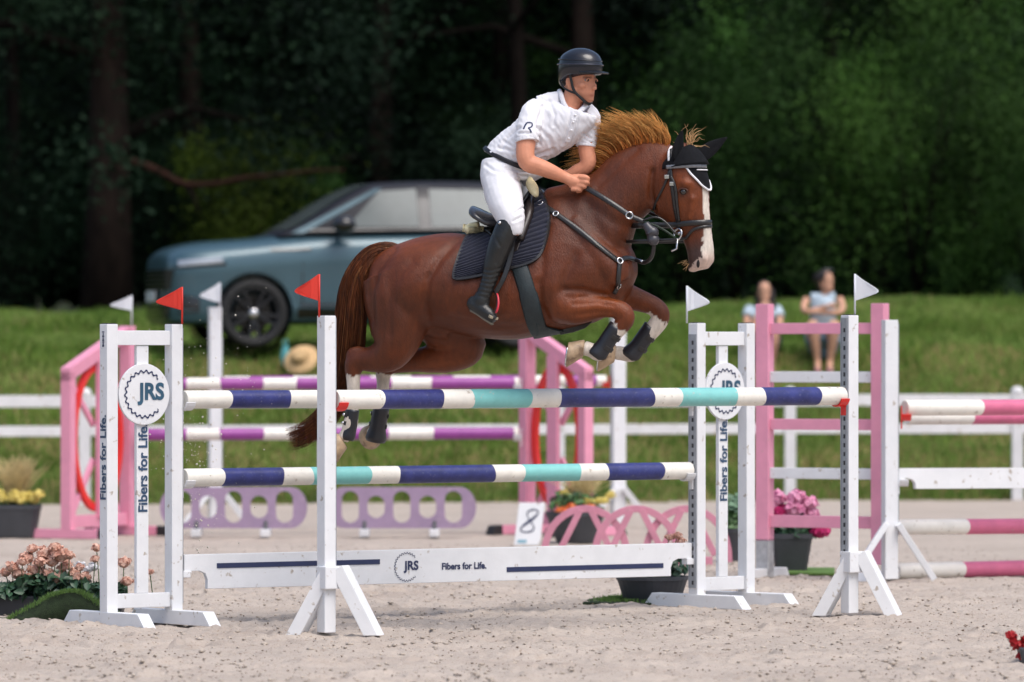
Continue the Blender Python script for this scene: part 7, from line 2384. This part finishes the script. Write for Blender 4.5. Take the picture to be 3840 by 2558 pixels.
def tree(x, y, h, cr, z0, kind, nleaf, label, group, trunk_r=.16, bark=None, size=.13, lean=0.0, clumps=None, top_frac=1.0, limbs=7):
    """tapered trunk, limbs and a crown of leaf clumps round the limb ends"""
    gz = ground_z(x, y)
    b = V((x, y, gz - .05))
    name = 'pine_tree' if kind == 3 else 'broadleaf_tree'
    t = thing(name, b, label, 'tree', group)
    rng = trng
    pts, rad = [], []
    for k in range(9):
        f = k / 8
        pts.append(b + V((lean * f * h + .12 * math.sin(f * 5 + x), .1 * math.cos(f * 4 + y), f * h)))
        rad.append(trunk_r * (1.25 if k == 0 else 1) * (1 - .82 * f))
    mb = MB(); mb.tube(pts, rad, 12); part('trunk', mb, bark or BARK2, t, smooth=True)
    ends = []
    for k in range(limbs):
        f = z0 + (1 - z0) * (k + .5) / limbs * .95
        q = f * 8; i = min(7, int(q)); s0 = pts[i].lerp(pts[i + 1], q - i)
        a = k * 2.4 + x
        L = cr * (1.05 - .55 * (f - z0) / (1 - z0 + 1e-6)) * rng.uniform(.7, 1.0)
        e = s0 + V((math.cos(a) * L, math.sin(a) * L * .9, rng.uniform(-.1, .35) * L))
        mid = s0.lerp(e, .5) + V((0, 0, .12 * L))
        r0 = max(.02, rad[i] * .45)
        mb = MB(); mb.tube([s0, mid, e], [r0, r0 * .65, r0 * .2], 7); part('branch', mb, BARK2, t, smooth=True)
        ends += [e, mid]
    nc = clumps or 26
    cen = []
    for k in range(nc):
        if k % 2 == 0 and ends:
            e = ends[rng.integers(len(ends))]; c = np.array(e) + rng.normal(0, .22 * cr, 3)
        else:
            f = z0 + (1 - z0) * rng.random() ** .9
            a = rng.random() * 6.28; rr = cr * (1.0 - .5 * max(0, (f - z0) / (1 - z0))) * math.sqrt(rng.random())
            c = np.array([b.x + lean * f * h + math.cos(a) * rr, b.y + math.sin(a) * rr, b.z + f * h])
        cen.append(c)
    cen = np.array(cen)
    per = nleaf // nc
    cs = (.20 if kind in (1, 2) else .27) * cr + .10
    pos = cen[:, None] + trng.normal(0, 1, (nc, per, 3)) * cs * np.array([.62, .62, .42]) * (.5 + .7 * trng.random((nc, 1, 1)))
    pos = pos.reshape(-1, 3)
    tn = np.repeat(np.exp(trng.normal(0, .55, nc)), per)
    ok = pos[:, 2] > gz - .02
    leaf_cloud('crown', pos[ok], size, trng, LF[kind], t, tone=tn[ok])
    return t
def shrub(x, y, h, w, kind, nleaf, label, group, size=.11, stems=5):
    gz = ground_z(x, y)
    b = V((x, y, gz - .03))
    t = thing('shrub', b, label, 'shrub', group)
    for k in range(stems):
        a = 2.4 * k + x; e = b + V((math.cos(a) * w * .4, math.sin(a) * w * .3, h * .75))
        mb = MB(); mb.tube([b, b.lerp(e, .5) + V((0, 0, .08 * h)), e], [.03, .02, .006], 6); part('stem', mb, BARK2, t, smooth=True)
    nc = 16
    cen = np.stack([x + trng.normal(0, .42 * w, nc), y + trng.normal(0, .35 * w, nc), gz + h * (.12 + .8 * trng.random(nc) ** .9)], -1)
    cen[:, 0] = x + (cen[:, 0] - x) * (1.1 - .5 * (cen[:, 2] - gz) / h)
    pos = (cen[:, None] + trng.normal(0, 1, (nc, nleaf // nc, 3)) * np.array([.26 * w, .24 * w, .15 * h]) * (.5 + .6 * trng.random((nc, 1, 1)))).reshape(-1, 3)
    tn = np.repeat(np.exp(trng.normal(.1, .5, nc)), nleaf // nc)
    ok = pos[:, 2] > gz - .02
    leaf_cloud('crown', pos[ok], size, trng, LF[kind], t, tone=tn[ok])
def wx(px, d):
    return (px - 1920) * d / F
# the big pine on the left with its long low branch
d = 76.0
gx = wx(375, d)
pine = tree(gx, d, 15, 3.4, .13, 3, 30000, 'tall pine with thick reddish trunk and one long low branch left of the car', 'trees behind the bank', .31, BARK, .10, 0, 70, limbs=12)
br_px = [(420, 590), (520, 612), (620, 655), (690, 690), (800, 690), (920, 668), (1060, 655), (1180, 640), (1290, 638)]
mb = MB(); s = spline([(x, y, .075 - .0068 * i) for i, (x, y) in enumerate(br_px)], 4)
mb.tube([P(x, y, d - .35 - .0004 * (x - 420)) for x, y, r_ in s], [max(.010, r_ * .8) for x, y, r_ in s], 9); part('low_branch', mb, BARKR, pine, smooth=True)
mb = MB(); mb.tube([P(690, 690, d - .45), P(730, 740, d - .5), P(745, 800, d - .55)], [.03, .018, .008], 7); part('twig', mb, BARK, pine, smooth=True)
# other trees, from left to right; the tall ones roof the wood and keep it dark
G1 = 'trees behind the bank'
rows = [(-250, 82, 14, 3.2, .06, 3, 8000, 'dark pine beyond the left edge'), (700, 83, 15, 3.4, .06, 3, 9500, 'dark pine right behind the long low branch'), (120, 86, 14, 3.2, .12, 0, 7000, 'dark broadleaf tree at the far left behind the big pine'),
        (1060, 86, 15, 3.4, .12, 0, 8000, 'dark broadleaf tree behind the car bonnet'), (1450, 82, 16, 3.6, .05, 3, 10000, 'dark pine behind the car roof'), (1850, 86, 15, 3.6, .12, 0, 8500, 'dark broadleaf tree behind the rider back'),
        (2160, 80, 15, 3.2, .05, 3, 9500, 'dark pine behind the rider helmet'), (2520, 85, 15, 3.6, .10, 1, 9000, 'green broadleaf tree behind the horse mane'), (2900, 81, 14, 3.4, .12, 1, 9500, 'leafy green tree right of the horse head'),
        (3300, 86, 15, 3.6, .10, 0, 9000, 'shadowy broadleaf tree above the sitting woman'), (3620, 80.5, 14, 3.4, .10, 1, 9500, 'leafy green tree near the right edge'), (4050, 84, 15, 3.6, .10, 1, 8000, 'green broadleaf tree at the right edge')]
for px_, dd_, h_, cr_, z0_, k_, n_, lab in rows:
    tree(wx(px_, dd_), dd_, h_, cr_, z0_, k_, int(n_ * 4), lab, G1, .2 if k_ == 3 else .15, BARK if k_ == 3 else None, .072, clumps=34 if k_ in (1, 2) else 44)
G2 = 'shrubs at the edge of the wood'
sh_ = [(60, 77, 2.6, 1.3, 0, 'dark shrub at the left edge of the wood'), (620, 78, 2.6, 1.2, 0, 'blue green shrub between pine trunk and car'), (900, 77, 2.3, 1.1, 4, 'yellow green shrub above the car bonnet'), (1120, 78.5, 2.4, 1.1, 1, 'green shrub behind the car windscreen'),
       (2330, 77, 2.6, 1.2, 0, 'dark shrub behind the horse neck'), (2560, 76.5, 3.6, 1.3, 1, 'green shrub behind the horse face'), (2760, 77, 4.2, 1.5, 1, 'tall green shrub just right of the horse nose'), (2960, 78, 3.0, 1.4, 0, 'dark shrub behind the left spectator'),
       (3220, 77, 3.6, 1.6, 2, 'bright green shrub right of the sitting woman'), (3440, 76.5, 4.2, 1.5, 2, 'tall bright green shrub with sunlit top near the right edge'), (3680, 77, 3.2, 1.5, 1, 'green shrub low at the right edge'), (3860, 76, 2.8, 1.2, 2, 'bright shrub cut by the right edge'), (3060, 79, 5.4, 1.7, 1, 'tall green shrub high behind the sitting woman')]
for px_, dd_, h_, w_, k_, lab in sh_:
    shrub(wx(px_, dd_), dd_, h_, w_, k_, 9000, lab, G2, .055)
# thin bare trunks standing in the wood
for px_, dd_, r_, lab in ((1920, 79, .13, 'bare dark trunk left of the rider helmet'), (3090, 79.5, .12, 'bare dark trunk above the sitting woman'), (20, 80, .12, 'bare dark trunk at the far left edge')):
    x = wx(px_, dd_); gz = ground_z(x, dd_)
    t = thing('tree_trunk', V((x, dd_, gz)), lab, 'tree', 'bare trunks in the wood')
    mb = MB(); mb.tube([V((x + .1 * math.sin(k), dd_ + .05 * k, gz - .05 + 1.6 * k)) for k in range(7)], [r_ * (1 - .07 * k) for k in range(7)], 10); part('trunk', mb, BARK2, t, smooth=True)
    mb = MB(); mb.tube([V((x, dd_, gz + 4)), V((x + .7, dd_ - .3, gz + 4.8)), V((x + 1.5, dd_ - .4, gz + 5.2))], [.05, .03, .01], 7); part('branch', mb, BARK2, t, smooth=True)
# deep wood: a mass nobody could count
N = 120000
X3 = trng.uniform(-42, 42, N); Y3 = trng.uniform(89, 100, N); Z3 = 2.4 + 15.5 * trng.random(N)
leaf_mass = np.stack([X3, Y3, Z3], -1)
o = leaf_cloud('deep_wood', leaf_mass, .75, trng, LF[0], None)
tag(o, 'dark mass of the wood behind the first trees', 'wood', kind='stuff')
